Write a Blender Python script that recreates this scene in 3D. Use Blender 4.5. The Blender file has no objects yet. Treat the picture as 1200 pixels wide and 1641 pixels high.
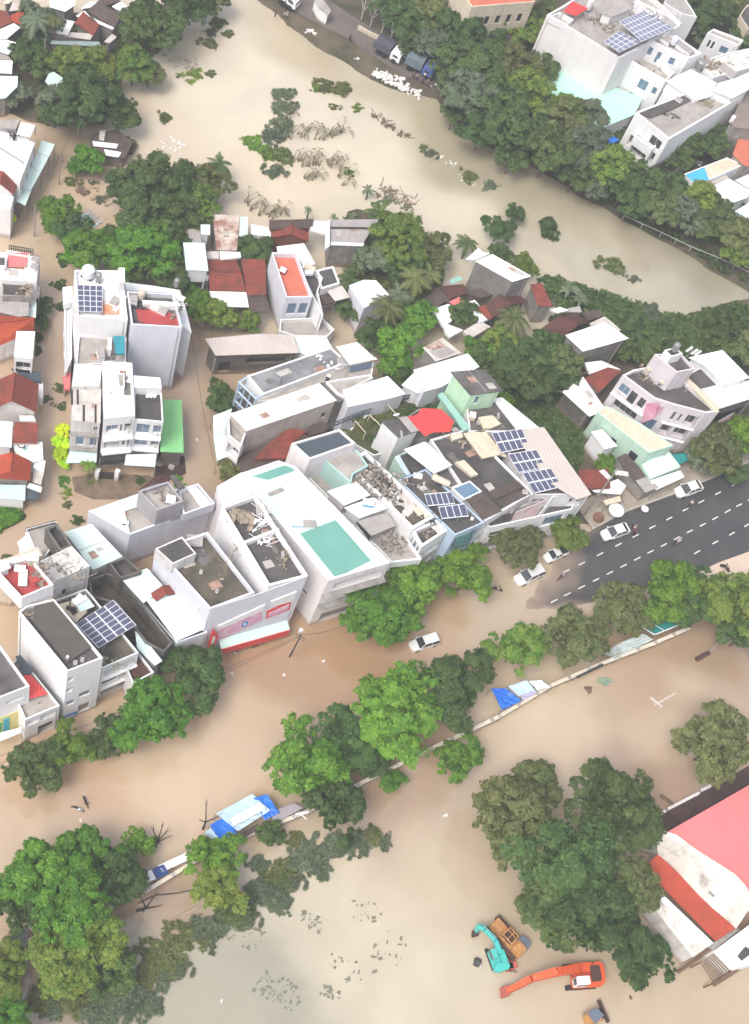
import bpy, math, random
from mathutils import Vector, Matrix
import numpy as np
random.seed(7)
SC = bpy.context.scene
COL = SC.collection
# ---------------- camera ----------------
CX, CY = 600.0, 820.5
VX, VY, FPX, CAMH = 0.0, 2120.0, 2400.0, 190.0
_d = np.array([VX-CX, VY-CY, FPX]); _d /= np.linalg.norm(_d)
_Z = -_d
_a = np.array([0, 0, 1.0]); _Y = _a-_a.dot(_Z)*_Z; _Y /= np.linalg.norm(_Y)
_X = np.cross(_Y, _Z)
RC = np.array([_X, _Y, _Z])            # world = RC @ cam(x right, y down, z forward)
cam = bpy.data.cameras.new('camera'); camo = bpy.data.objects.new('camera', cam); COL.objects.link(camo)
cam.sensor_fit = 'HORIZONTAL'; cam.sensor_width = 36; cam.lens = 36*FPX/1200
cam.clip_start = 1; cam.clip_end = 6000
xw, yw, zw = RC @ np.array([1, 0, 0]), RC @ np.array([0, -1, 0]), RC @ np.array([0, 0, -1])
camo.matrix_world = Matrix(((xw[0], yw[0], zw[0], 0), (xw[1], yw[1], zw[1], 0), (xw[2], yw[2], zw[2], CAMH), (0, 0, 0, 1)))
SC.camera = camo
# ---------------- light ----------------
SUN_EL, SUN_ROT = math.radians(60), math.radians(205)
w = bpy.data.worlds.new('World'); SC.world = w; w.use_nodes = True
nt = w.node_tree; bg = nt.nodes['Background']
sky = nt.nodes.new('ShaderNodeTexSky'); sky.sky_type = 'NISHITA'; sky.sun_disc = False
sky.sun_elevation = SUN_EL; sky.sun_rotation = SUN_ROT; sky.air_density = 1.0; sky.dust_density = 5.0; sky.ozone_density = 0.6
hs_ = nt.nodes.new('ShaderNodeHueSaturation'); hs_.inputs['Saturation'].default_value = .55; nt.links.new(sky.outputs[0], hs_.inputs['Color']); nt.links.new(hs_.outputs[0], bg.inputs[0]); bg.inputs[1].default_value = 0.15
sl = bpy.data.lights.new('sun', 'SUN'); sl.energy = 1.4; sl.angle = math.radians(20); sl.color = (1, .95, .88)
so = bpy.data.objects.new('sun', sl); COL.objects.link(so)
_sd = Vector((math.sin(SUN_ROT)*math.cos(SUN_EL), math.cos(SUN_ROT)*math.cos(SUN_EL), math.sin(SUN_EL)))
so.rotation_euler = _sd.to_track_quat('Z', 'Y').to_euler()
SC.view_settings.view_transform = 'Standard'; SC.view_settings.look = 'None'
SC.view_settings.exposure = 0.7; SC.view_settings.gamma = 1
SC.cycles.max_bounces = 5; SC.cycles.diffuse_bounces = 3; SC.cycles.glossy_bounces = 2; SC.cycles.transmission_bounces = 2; SC.cycles.volume_bounces = 0
try: SC.cycles.use_adaptive_sampling = True
except Exception: pass

# ---------------- coordinates ----------------
FR = dict(z01=(0, 0, 220), z02=(0, 180, 200), z03=(0, 380, 200), z04=(0, 560, 240), z05=(90, 400, 240), z06=(1000, 100, 200),
 z07=(1000, 0, 200), z08=(1000, 230, 200), y1=(670, 390, 200), y2=(830, 430, 200), y3=(280, 330, 200), y4=(460, 320, 200),
 y5=(320, 500, 240), y6=(520, 520, 200), y7=(560, 680, 200), y8=(740, 640, 220), x1=(340, 720, 200), x2=(120, 750, 240),
 x3=(0, 820, 200), x4=(0, 1020, 200), x5=(320, 920, 200), x6=(900, 720, 300), x7=(400, 0, 320), x8=(740, 1450, 260),
 a=(0, 960, 200), b=(100, 580, 200), c=(400, 380, 200), d=(940, 540, 260), e=(840, 0, 240), f=(460, 860, 200), g=(640, 600, 200),
 h=(980, 1240, 263.3), A=(0, 0, 400), B=(400, 0, 400), C=(800, 0, 400), D=(0, 400, 400), E=(300, 300, 400), G=(300, 600, 400),
 H=(600, 560, 400), I=(800, 400, 400), J=(0, 800, 400), K=(0, 1241, 400), L=(400, 1000, 400), M=(800, 900, 400), N=(700, 1241, 500), P=(0, 0, 1200))
_cf = [0, 0, 1.0]
def fr(k):
    o = FR[k]; _cf[0], _cf[1], _cf[2] = o[0], o[1], o[2]/1200.0
def px(p): return (_cf[0]+p[0]*_cf[2], _cf[1]+p[1]*_cf[2])
def atp(x, y, z=0.0):
    v = RC @ np.array([x-CX, y-CY, FPX]); t = (z-CAMH)/v[2]
    return Vector((v[0]*t, v[1]*t, z))
def at(p, z=0.0):                      # point of the current zoom frame, at height z
    x, y = px(p); return atp(x, y, z)
def proj(v):
    p = RC.T @ np.array([v[0], v[1], v[2]-CAMH]); return CX+FPX*p[0]/p[2], CY+FPX*p[1]/p[2]
def mpp(x, y, z=0):                    # metres per photo pixel near a spot
    p = RC.T @ np.array(atp(x, y, z)-Vector((0, 0, CAMH))); return p[2]/FPX
def hb(top, base):                     # height that puts `top` over `base`
    t, b = px(top), px(base); g = atp(*b)
    best = min(((atp(t[0], t[1], h*.1)-g).xy.length, h*.1) for h in range(5, 300))
    return best[1]
# ---------------- materials ----------------
def lin(c):
    return tuple((x/12.92 if x <= .04045 else ((x+.055)/1.055)**2.4) for x in [v/255. for v in c])
MATS = {}
def mat(name, col, col2=None, rough=.8, scale=.6, amt=.5, bump=0, streak=0, stripes=None, spec=.3, metal=0, tint=0, detail=6, bscale=None, ramp=(.35, .65)):
    """col/col2: linear albedo mixed by noise; streak: vertical dirt runs; stripes=(period m, strength) along uv.x"""
    if name in MATS: return MATS[name]
    m = bpy.data.materials.new(name); m.use_nodes = True; MATS[name] = m
    T = m.node_tree; N = T.nodes; Lk = T.links; bs = N['Principled BSDF']
    bs.inputs['Roughness'].default_value = rough; bs.inputs['Specular IOR Level'].default_value = spec; bs.inputs['Metallic'].default_value = metal
    col2 = col2 or tuple(c*.75 for c in col)
    tc = N.new('ShaderNodeTexCoord'); g = N.new('ShaderNodeNewGeometry')
    no = N.new('ShaderNodeTexNoise'); no.inputs['Scale'].default_value = scale; no.inputs['Detail'].default_value = detail; no.inputs['Roughness'].default_value = .65
    Lk.new(g.outputs['Position'], no.inputs['Vector'])
    rp = N.new('ShaderNodeMapRange'); rp.inputs[1].default_value = ramp[0]; rp.inputs[2].default_value = ramp[1]; rp.inputs[4].default_value = amt
    Lk.new(no.outputs[0], rp.inputs[0])
    mx = N.new('ShaderNodeMix'); mx.data_type = 'RGBA'; mx.inputs[6].default_value = (*col, 1); mx.inputs[7].default_value = (*col2, 1)
    Lk.new(rp.outputs[0], mx.inputs[0]); out = mx.outputs[2]
    if streak:
        mp = N.new('ShaderNodeMapping'); mp.inputs['Scale'].default_value = (1.6, 1.6, .12); Lk.new(g.outputs['Position'], mp.inputs[0])
        n2 = N.new('ShaderNodeTexNoise'); n2.inputs['Scale'].default_value = 1.0; n2.inputs['Detail'].default_value = 5; Lk.new(mp.outputs[0], n2.inputs['Vector'])
        r2 = N.new('ShaderNodeMapRange'); r2.inputs[1].default_value = .5; r2.inputs[2].default_value = .8; r2.inputs[4].default_value = streak; Lk.new(n2.outputs[0], r2.inputs[0])
        m2 = N.new('ShaderNodeMix'); m2.data_type = 'RGBA'; m2.inputs[7].default_value = (.16, .15, .13, 1)
        Lk.new(r2.outputs[0], m2.inputs[0]); Lk.new(out, m2.inputs[6]); out = m2.outputs[2]
        sz = N.new('ShaderNodeSeparateXYZ'); Lk.new(g.outputs['Position'], sz.inputs[0]); a5 = N.new('ShaderNodeMath'); a5.operation = 'ADD'; Lk.new(sz.outputs[2], a5.inputs[0]); Lk.new(no.outputs[0], a5.inputs[1])
        r6 = N.new('ShaderNodeMapRange'); r6.inputs[1].default_value = 1.9; r6.inputs[2].default_value = 1.2; r6.inputs[4].default_value = .6; Lk.new(a5.outputs[0], r6.inputs[0])
        m6 = N.new('ShaderNodeMix'); m6.data_type = 'RGBA'; m6.inputs[7].default_value = (.30, .21, .14, 1); Lk.new(r6.outputs[0], m6.inputs[0]); Lk.new(out, m6.inputs[6]); out = m6.outputs[2]
    if tint:
        oi = N.new('ShaderNodeObjectInfo'); hs = N.new('ShaderNodeHueSaturation'); r3 = N.new('ShaderNodeMapRange')
        r3.inputs[3].default_value = 1-tint; r3.inputs[4].default_value = 1+tint*.5; Lk.new(oi.outputs['Random'], r3.inputs[0]); Lk.new(r3.outputs[0], hs.inputs['Value'])
        Lk.new(out, hs.inputs['Color']); out = hs.outputs[0]
    hgt = None
    if stripes:
        uv = N.new('ShaderNodeSeparateXYZ'); Lk.new(tc.outputs['UV'], uv.inputs[0])
        ax = 0 if stripes[0] > 0 else 1
        mu = N.new('ShaderNodeMath'); mu.operation = 'MULTIPLY'; mu.inputs[1].default_value = 6.2832/abs(stripes[0]); Lk.new(uv.outputs[ax], mu.inputs[0])
        sn = N.new('ShaderNodeMath'); sn.operation = 'SINE'; Lk.new(mu.outputs[0], sn.inputs[0]); hgt = sn.outputs[0]
        r4 = N.new('ShaderNodeMapRange'); r4.inputs[1].default_value = -1; r4.inputs[3].default_value = 1-stripes[1]; r4.inputs[4].default_value = 1; Lk.new(sn.outputs[0], r4.inputs[0])
        h4 = N.new('ShaderNodeHueSaturation'); Lk.new(r4.outputs[0], h4.inputs['Value']); Lk.new(out, h4.inputs['Color']); out = h4.outputs[0]
    Lk.new(out, bs.inputs['Base Color'])
    if bump or stripes:
        bp = N.new('ShaderNodeBump'); bp.inputs['Strength'].default_value = bump or .4; bp.inputs['Distance'].default_value = .05
        if hgt is None:
            n5 = N.new('ShaderNodeTexNoise'); n5.inputs['Scale'].default_value = bscale or 6; n5.inputs['Detail'].default_value = 4; Lk.new(g.outputs['Position'], n5.inputs['Vector']); hgt = n5.outputs[0]
        Lk.new(hgt, bp.inputs['Height']); Lk.new(bp.outputs[0], bs.inputs['Normal'])
    return m
W = mat('white_paint', (.83, .83, .84), (.72, .72, .72), streak=.14, amt=.35, scale=.35)
WD = mat('weathered_white_paint', (.76, .74, .73), (.52, .50, .48), streak=.4, amt=.7, scale=.45)
WL = mat('lilac_white_paint', (.72, .73, .80), (.60, .61, .68), streak=.15, amt=.5, scale=.3)
WP = mat('pink_white_paint', (.83, .79, .80), (.70, .66, .67), streak=.2, amt=.5)
WB = mat('pale_blue_paint', (.46, .58, .72), (.38, .47, .6), streak=.2, amt=.5)
WG = mat('pale_mint_paint', (.50, .70, .58), (.42, .58, .48), streak=.25, amt=.5)
CRM = mat('cream_paint', (.66, .58, .45), (.5, .43, .34), streak=.35, amt=.5)
GW = mat('raw_render', (.36, .34, .32), (.16, .15, .14), streak=.5, amt=.8, scale=.7)
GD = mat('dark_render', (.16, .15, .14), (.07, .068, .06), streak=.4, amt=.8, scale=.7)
RW = mat('white_sheet', (.86, .87, .87), (.76, .77, .76), stripes=(.35, .12), bump=.25, amt=.8, scale=.5, rough=.5, ramp=(.45, .7))
RWD = mat('stained_white_sheet', (.66, .63, .60), (.44, .38, .34), stripes=(.35, .14), bump=.3, amt=.75, rough=.6)
RM = mat('mint_sheet', (.52, .73, .66), (.60, .76, .71), stripes=(.35, .10), bump=.25, amt=.8, scale=.15, rough=.5)
RMW = mat('pale_mint_sheet', (.66, .80, .78), (.58, .74, .70), stripes=(.35, .08), bump=.25, amt=.6, scale=.2, rough=.5)
RT = mat('teal_floor_paint', (.13, .33, .28), (.17, .38, .33), amt=.7, scale=.25, rough=.6)
RG = mat('green_sheet', (.22, .55, .22), (.27, .58, .27), stripes=(.35, .10), bump=.25, amt=.6, rough=.5)
RB = mat('blue_sheet', (.10, .28, .55), (.08, .2, .42), stripes=(.35, .10), bump=.25, amt=.6)
RGY = mat('grey_sheet', (.42, .39, .38), (.30, .28, .27), stripes=(.35, .12), bump=.3, amt=.7)
RTN = mat('beige_sheet', (.56, .50, .46), (.46, .41, .38), stripes=(.5, .08), bump=.25, amt=.6, scale=.2)
RDK = mat('dark_membrane', (.055, .075, .095), (.08, .10, .12), amt=.7, rough=.6)
RBR = mat('brown_cement_sheet', (.13, .095, .085), (.075, .06, .055), stripes=(.3, .25), bump=.4, amt=.8, scale=.5)
RUS = mat('rusty_sheet', (.60, .52, .46), (.30, .14, .10), stripes=(.35, .12), bump=.3, amt=1, scale=.35, ramp=(.42, .58))
CR = mat('stained_concrete', (.13, .122, .118), (.055, .052, .05), amt=.9, scale=.35, bump=.2, tint=.25)
CRB = mat('mossy_concrete', (.135, .115, .085), (.05, .047, .04), amt=.95, scale=.4, bump=.2)
CRL = mat('light_concrete', (.42, .39, .36), (.24, .22, .21), amt=.8, scale=.5, bump=.1)
CRW = mat('white_cracked_coating', (.66, .63, .58), (.2, .19, .17), amt=.9, scale=.9, ramp=(.52, .66))
TR = mat('red_roof_tile', (.33, .075, .05), (.16, .055, .045), stripes=(-.33, .35), bump=.5, amt=.9, scale=.6, detail=8)
TO = mat('orange_roof_tile', (.52, .09, .04), (.30, .06, .035), stripes=(-.33, .28), bump=.5, amt=.8, scale=.5, detail=8)
TB = mat('brown_roof_tile', (.15, .058, .045), (.08, .045, .04), stripes=(-.33, .35), bump=.5, amt=.9, scale=.5)
TL = mat('terracotta_terrace_tile', (.56, .17, .11), (.46, .13, .085), amt=.8, scale=.4, bump=.1)
TRD = mat('red_terrace_tile', (.42, .07, .07), (.32, .05, .05), amt=.8, scale=.5)
RED = mat('red_sheet', (.66, .07, .07), (.60, .055, .055), stripes=(.4, .08), bump=.2, amt=.6, rough=.45)
PNK = mat('coral_sheet', (.68, .20, .20), (.66, .155, .155), stripes=(.5, .06), bump=.2, amt=.7, scale=.08, rough=.45)
PNK2 = mat('pink_sign_panel', (.68, .25, .46), (.76, .58, .66), amt=1, scale=.5)
SGR = mat('red_sign_paint', (.68, .05, .05), (.6, .04, .04), amt=.4, rough=.4)
SBL = mat('blue_sign_paint', (.04, .24, .62), (.03, .2, .55), amt=.4, rough=.4)
SYL = mat('yellow_sign_panel', (.72, .70, .34), (.74, .66, .22), amt=.7)
SCY = mat('cyan_sign_panel', (.08, .45, .6), (.1, .5, .66), amt=.5)
GLS = mat('dark_glass', (.03, .035, .045), (.05, .06, .07), rough=.12, spec=.6, amt=.6)
GLB = mat('blue_glass', (.12, .2, .3), (.16, .26, .36), rough=.15, spec=.6, amt=.6)
FRM = mat('window_frame_paint', (.6, .6, .6), (.5, .5, .5))
DKM = mat('dark_metal', (.05, .05, .052), (.035, .035, .035), rough=.5)
STL = mat('grey_steel', (.34, .34, .35), (.24, .23, .23), rough=.4, metal=.4)
WOD = mat('weathered_wood', (.20, .13, .085), (.10, .065, .045), amt=.8, scale=1.5)
SLR = mat('solar_cell', (.085, .09, .15), (.11, .115, .17), rough=.15, spec=.6, amt=.4)
SLF = mat('panel_frame', (.72, .74, .78), (.6, .62, .66), rough=.4)
BLK = mat('black_rubber', (.02, .02, .02), (.03, .03, .03), rough=.7)
BTR = mat('blue_tarpaulin', (.015, .13, .60), (.02, .20, .70), rough=.4, amt=.7, scale=.5, bump=.6, bscale=1.2)
LTR = mat('pale_blue_tarpaulin', (.42, .58, .70), (.56, .68, .76), rough=.45, amt=.8, scale=.4, bump=.6, bscale=1.2)
SKY_B = mat('pool_blue_paint', (.06, .38, .62), (.1, .5, .7), amt=.5)
TEA = mat('teal_glass_roof', (.02, .26, .25), (.03, .2, .2), rough=.3, amt=.5)
# ---------------- mesh helpers ----------------
OFF = {}
def root(name, label, cat, loc, group=None):
    o = bpy.data.objects.new(name, None); COL.objects.link(o); o.location = loc; o.empty_display_size = .5
    o['label'] = label; o['category'] = cat
    if group: o['group'] = group
    OFF[o.name] = Vector(loc); return o
def tag(o, label=None, cat=None, group=None, kind=None):
    if label: o['label'] = label
    if cat: o['category'] = cat
    if group: o['group'] = group
    if kind: o['kind'] = kind
    return o
class MB:
    def __init__(s): s.v = []; s.f = []; s.uv = []
    def face(s, pts, uvs=None):
        n = len(s.v); s.v += [tuple(p) for p in pts]; s.f.append(tuple(range(n, n+len(pts))))
        if uvs is None:
            a, b = Vector(pts[0]), Vector(pts[1]); u = (b-a)
            if u.length < 1e-6: u = Vector((1, 0, 0))
            u.normalize(); nn = Vector((0, 0, 0))
            for i in range(1, len(pts)-1): nn += (Vector(pts[i])-a).cross(Vector(pts[i+1])-a)
            if nn.length < 1e-9: nn = Vector((0, 0, 1))
            vv = nn.normalized().cross(u)
            uvs = [((Vector(p)-a).dot(u), (Vector(p)-a).dot(vv)) for p in pts]
        s.uv += uvs
    def box(s, c, sz, rot=0, tilt=None):
        c = Vector(c); x, y, z = sz[0]/2, sz[1]/2, sz[2]/2
        R = tilt if tilt is not None else Matrix.Rotation(rot, 3, 'Z')
        P = [c+R@Vector((i*x, j*y, k*z)) for i in (-1, 1) for j in (-1, 1) for k in (-1, 1)]
        for q in ((0, 1, 3, 2), (4, 6, 7, 5), (0, 4, 5, 1), (2, 3, 7, 6), (0, 2, 6, 4), (1, 5, 7, 3)): s.face([P[i] for i in q])
    def prism(s, pts, z0, z1):       # pts list of xy vectors, z may be list
        n = len(pts); a = [Vector((p[0], p[1], z0 if not isinstance(z0, list) else z0[i])) for i, p in enumerate(pts)]
        b = [Vector((p[0], p[1], z1 if not isinstance(z1, list) else z1[i])) for i, p in enumerate(pts)]
        s.face(b); s.face(a[::-1])
        for i in range(n): j = (i+1) % n; s.face([a[i], a[j], b[j], b[i]])
    def bar(s, a, b, r, n=5, r2=None):
        a, b = Vector(a), Vector(b); d = b-a
        if d.length < 1e-6: return
        q = d.to_track_quat('Z', 'Y'); r2 = r if r2 is None else r2
        A = [a+q@Vector((r*math.cos(t), r*math.sin(t), 0)) for t in [6.2832*i/n for i in range(n)]]
        B = [b+q@Vector((r2*math.cos(t), r2*math.sin(t), 0)) for t in [6.2832*i/n for i in range(n)]]
        for i in range(n): j = (i+1) % n; s.face([A[i], A[j], B[j], B[i]])
        s.face(B); s.face(A[::-1])
    def lathe(s, c, prof, n=12, q=None):   # prof list of (r,z)
        c = Vector(c); q = q or Matrix.Identity(3)
        R = [[c+q@Vector((r*math.cos(6.2832*i/n), r*math.sin(6.2832*i/n), z)) for i in range(n)] for r, z in prof]
        for k in range(len(R)-1):
            for i in range(n): j = (i+1) % n; s.face([R[k][i], R[k][j], R[k+1][j], R[k+1][i]])
    def build(s, name, m, parent=None, smooth=False, merge=False):
        me = bpy.data.meshes.new(name); off = OFF[parent.name] if parent else Vector((0, 0, 0))
        me.from_pydata([tuple(Vector(v)-off) for v in s.v], [], s.f)
        if s.uv:
            l = me.uv_layers.new(name='UVMap'); l.data.foreach_set('uv', np.array(s.uv, dtype=np.float32).ravel())
        me.materials.append(m)
        if merge or smooth:
            import bmesh
            b = bmesh.new(); b.from_mesh(me); bmesh.ops.remove_doubles(b, verts=b.verts, dist=1e-4); bmesh.ops.recalc_face_normals(b, faces=b.faces); b.to_mesh(me); b.free()
        if smooth: me.polygons.foreach_set('use_smooth', [True]*len(me.polygons))
        o = bpy.data.objects.new(name, me); COL.objects.link(o)
        if parent: o.parent = parent; OFF[o.name] = off
        else: OFF[o.name] = Vector((0, 0, 0))
        return o
def recenter(o):                      # put a single-mesh thing's origin at its base
    me = o.data; n = len(me.vertices); a = np.empty(n*3, dtype=np.float32); me.vertices.foreach_get('co', a); a = a.reshape(-1, 3)
    c = np.array([(a[:, 0].min()+a[:, 0].max())/2, (a[:, 1].min()+a[:, 1].max())/2, a[:, 2].min()]); a -= c
    me.vertices.foreach_set('co', a.ravel()); o.location = Vector(c)+o.location; me.update(); OFF[o.name] = Vector(o.location); return o
def inset(P, t):                      # inward offset of a polygon (list of xy)
    n = len(P); A = sum(P[i][0]*P[(i+1) % n][1]-P[(i+1) % n][0]*P[i][1] for i in range(n)); s = 1 if A > 0 else -1
    out = []
    for i in range(n):
        p0, p1, p2 = Vector(P[i-1][:2]), Vector(P[i][:2]), Vector(P[(i+1) % n][:2])
        d1, d2 = (p1-p0).normalized(), (p2-p1).normalized()
        n1, n2 = Vector((-d1.y, d1.x))*s, Vector((-d2.y, d2.x))*s
        b = n1+n2; L = b.length
        b = b/L if L > 1e-5 else n1
        out.append(p1+b*min(t/max(b.dot(n1), .35), t*2.5))
    return out
def wallface(mb, p0, p1, z0, h0, h1, holes, depth=.16, nrm=None):
    """one wall, with real openings cut in it; holes (u0,u1,za,zb,...)"""
    U = sorted({0., 1.}|{h[0] for h in holes}|{h[1] for h in holes}); hm = min(h0, h1)
    Zs = sorted({z0, hm}|{h[2] for h in holes}|{h[3] for h in holes})
    pt = lambda u, z, d=0: Vector((p0[0]+(p1[0]-p0[0])*u+nrm[0]*d, p0[1]+(p1[1]-p0[1])*u+nrm[1]*d, z))
    if not holes:
        mb.face([pt(0, z0), pt(1, z0), pt(1, h1), pt(0, h0)]); return
    for i in range(len(U)-1):
        for j in range(len(Zs)-1):
            um, zm = (U[i]+U[i+1])/2, (Zs[j]+Zs[j+1])/2
            if any(h[0] < um < h[1] and h[2] < zm < h[3] for h in holes): continue
            mb.face([pt(U[i], Zs[j]), pt(U[i+1], Zs[j]), pt(U[i+1], Zs[j+1]), pt(U[i], Zs[j+1])])
    if abs(h0-h1) > .02: mb.face([pt(0, hm), pt(1, hm), pt(1, h1), pt(0, h0)])
    for h in holes:
        a, b, c, d = h[0], h[1], h[2], h[3]; dd = -(h[5] if len(h) > 5 else depth)
        for (q, r) in (((a, c), (b, c)), ((b, c), (b, d)), ((b, d), (a, d)), ((a, d), (a, c))):
            mb.face([pt(*q), pt(*r), pt(*r, dd), pt(*q, dd)])
WPART = {'w': ('window', FRM, GLS), 'd': ('door', DKM, GLS), 'g': ('window', FRM, GLB), 'b': ('balcony', FRM, GLS), 's': ('shutter', STL, STL), 'k': ('opening', DKM, DKM), 'v': ('vent', DKM, DKM)}
def winparts(rt, p0, p1, holes, nrm):
    L = math.hypot(p1[0]-p0[0], p1[1]-p0[1])
    for h in holes:
        a, b, c, d = h[:4]; st = h[4] if len(h) > 4 else 'w'; dep = h[5] if len(h) > 5 else .16
        nm, fm, pm = WPART[st]
        pt = lambda u, z, dd=0: Vector((p0[0]+(p1[0]-p0[0])*u+nrm[0]*dd, p0[1]+(p1[1]-p0[1])*u+nrm[1]*dd, z))
        m = MB(); fw = .06; du = fw/max(L, .5)
        dd0 = -dep+.045
        if st in 'ksv':
            m.face([pt(a, c, -dep+.01), pt(b, c, -dep+.01), pt(b, d, -dep+.01), pt(a, d, -dep+.01)])
            if st == 's':
                k = c+.3
                while k < d-.1: m.face([pt(a, k, -dep+.04), pt(b, k, -dep+.04), pt(b, k+.08, -dep+.02), pt(a, k+.08, -dep+.02)]); k += .3
            m.build(nm, pm if st != 's' else fm, rt); continue
        for (u0, u1, z0, z1) in ((a, b, c, c+fw), (a, b, d-fw, d), (a, a+du, c+fw, d-fw), (b-du, b, c+fw, d-fw)):
            m.face([pt(u0, z0, dd0), pt(u1, z0, dd0), pt(u1, z1, dd0), pt(u0, z1, dd0)])
        nm_m = max(1, int(round((b-a)*L/1.1)))
        for k in range(1, nm_m):
            u = a+(b-a)*k/nm_m; m.face([pt(u-du/2, c+fw, dd0), pt(u+du/2, c+fw, dd0), pt(u+du/2, d-fw, dd0), pt(u-du/2, d-fw, dd0)])
        if st == 'b':
            rh = c+.95
            m.face([pt(a, rh, -.02), pt(b, rh, -.02), pt(b, rh, -.08), pt(a, rh, -.08)]); m.face([pt(a, rh, -.02), pt(b, rh, -.02), pt(b, rh-.06, -.02), pt(a, rh-.06, -.02)])
            n = max(3, int((b-a)*L/.35))
            for k in range(n+1):
                u = a+(b-a)*k/n; m.face([pt(u-du*.3, c, -.03), pt(u+du*.3, c, -.03), pt(u+du*.3, rh, -.03), pt(u-du*.3, rh, -.03)])
        f = m.build(nm, fm, rt)
        g = MB(); g.face([pt(a, c, -dep+.02), pt(b, c, -dep+.02), pt(b, d, -dep+.02), pt(a, d, -dep+.02)]); g.build('pane', pm, f)
def grid(n, rows, frac=.5, u0=.06, u1=.94, st='w', dep=.16):
    out = []; wd = (u1-u0)/n
    for (a, b) in rows:
        for k in range(n):
            c = u0+wd*(k+.5); out.append((c-wd*frac/2, c+wd*frac/2, a, b, st, dep))
    return out
def floors(h, n, base=1.0, frac=.5):   # window rows for n floors
    fh = (h-.5)/n; return [(fh*i+fh*(.5-frac/2)+(.25 if i == 0 else .1), fh*i+fh*(.5+frac/2)+.1) for i in range(n)]
def vol(rt, pts, h, wall=W, roof=CR, par=.6, t=.18, base=-1.3, wins=None, over=.25, thick=.12, wn='wall', rn='roof', rim=None, pts_h=None):
    """one walled volume; h number or list per corner; par>0 flat roof behind a parapet, else an overhanging sheet"""
    n = len(pts); hs = list(h) if isinstance(h, (list, tuple)) else [h]*n
    P = [at(p, hs[i]) for i, p in enumerate(pts)]; P2 = [Vector(p.xy) for p in P]
    A = sum(P2[i].x*P2[(i+1) % n].y-P2[(i+1) % n].x*P2[i].y for i in range(n)); s = 1 if A > 0 else -1
    wins = wins or {}
    wm = MB()
    if par <= 0: P2w = inset(P2, over)
    else: P2w = P2
    wh = [x-(thick if par <= 0 else 0) for x in hs]
    for i in range(n):
        j = (i+1) % n; p0, p1 = P2w[i], P2w[j]; d = (p1-p0)
        if d.length < 1e-4: continue
        d.normalize(); nr = Vector((d.y, -d.x))*s
        hl = [q for q in wins.get(i, []) if q[3] < min(wh[i], wh[j])-.02 and q[2] > base]
        wallface(wm, p0, p1, base, wh[i], wh[j], hl, nrm=nr)
        winparts(rt, p0, p1, hl, nr)
    if par > 0:
        I = inset(P2, t)
        for i in range(n):
            j = (i+1) % n
            wm.face([(*P2[i], hs[i]), (*P2[j], hs[j]), (*I[j], hs[j]), (*I[i], hs[i])])
            wm.face([(*I[i], hs[i]), (*I[j], hs[j]), (*I[j], hs[j]-par), (*I[i], hs[i]-par)])
        wo = wm.build(wn, wall, rt)
        rm = MB(); rm.face([(*I[i], hs[i]-par) for i in range(n)]); ro = rm.build(rn, roof, rt)
    else:
        wo = wm.build(wn, wall, rt)
        rm = MB(); rm.prism(P2, [x-thick for x in hs], hs); ro = rm.build(rn, roof, rt)
    if not any(k in ro.data.materials[0].name for k in ('tile', 'green', 'floor', 'membrane', 'glass')): deco(rt, P2, hs, par, P2w, wh, s, base, wall)
    return wo, ro
PAT = [mat('roof_patch_dark', (.20, .19, .18), (.1, .1, .095), amt=.9, scale=1), mat('roof_patch_pale', (.52, .50, .47), (.36, .33, .30), amt=.9, scale=1), mat('roof_patch_rust', (.42, .30, .24), (.25, .14, .1), amt=1, scale=1)]
def deco(rt, P2, hs, par, P2w, wh, s, base, wall):
    r = random.Random(int(P2[0].x*7+P2[0].y*3)); n = len(P2); L01, L12 = (P2[1]-P2[0]).length, (P2[2]-P2[1]).length
    if n > 4 or L01*L12 < 22: pass
    else:
        z = lambda u, v: (hs[0]*(1-u)+hs[1]*u)*(1-v)+(hs[3]*(1-u)+hs[2]*u)*v-(par if par > 0 else 0) if n == 4 else hs[0]-max(par, 0)
        q = lambda u, v, d=.0: (*P2[0].lerp(P2[1], u).lerp(P2[3].lerp(P2[2], u), v), z(u, v)+d)
        for k in range(3 if par > 0 else 2):
            u, v = r.uniform(.12, .7), r.uniform(.12, .7); du, dv = min(.22, r.uniform(.6, 2.2)/L01), min(.25, r.uniform(.6, 2.6)/L12); b = MB(); d = .012+.004*k
            b.face([q(u, v, d), q(u+du, v+r.uniform(-.02, .02), d), q(u+du, v+dv, d), q(u+r.uniform(-.02, .02), v+dv, d)]); b.build('roof_patch', PAT[(k+int(L01)) % 3] if par > 0 else PAT[1 if k else 2], rt)
        if par <= 0:
            b = MB(); m_ = int(max(L01, L12)/4)
            for k in range(1, m_+1): t = k/(m_+1); b.bar(q(t, .01, .02) if L01 > L12 else q(.01, t, .02), q(t, .99, .02) if L01 > L12 else q(.99, t, .02), .045, 4)
            if m_: b.build('seam', RGY, rt)
        else:
            for k in range(2): c = Vector(q(r.uniform(.15, .85), r.uniform(.15, .85))); b = MB(); b.bar(c, c+Vector((0, 0, .7)), .09, 6); b.build('vent_pipe', STL, rt)
    for i in range(n):
        j = (i+1) % n; d = P2w[j]-P2w[i]
        if d.length < 3 or wh[i]-base < 6: continue
        d.normalize(); nr = Vector((d.y, -d.x))*s
        if nr.dot(-P2w[i]) < 0: continue
        p = P2w[i]+d*.5+nr*.09; b = MB(); b.bar((p.x, p.y, base), (p.x, p.y, wh[i]-.6), .055, 5); b.build('drain_pipe', PAT[1], rt); break
def cen(pts, z=0):
    v = Vector((0, 0, 0))
    for p in pts: v += at(p, z)
    v /= len(pts); v.z = 0; return v
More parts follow.
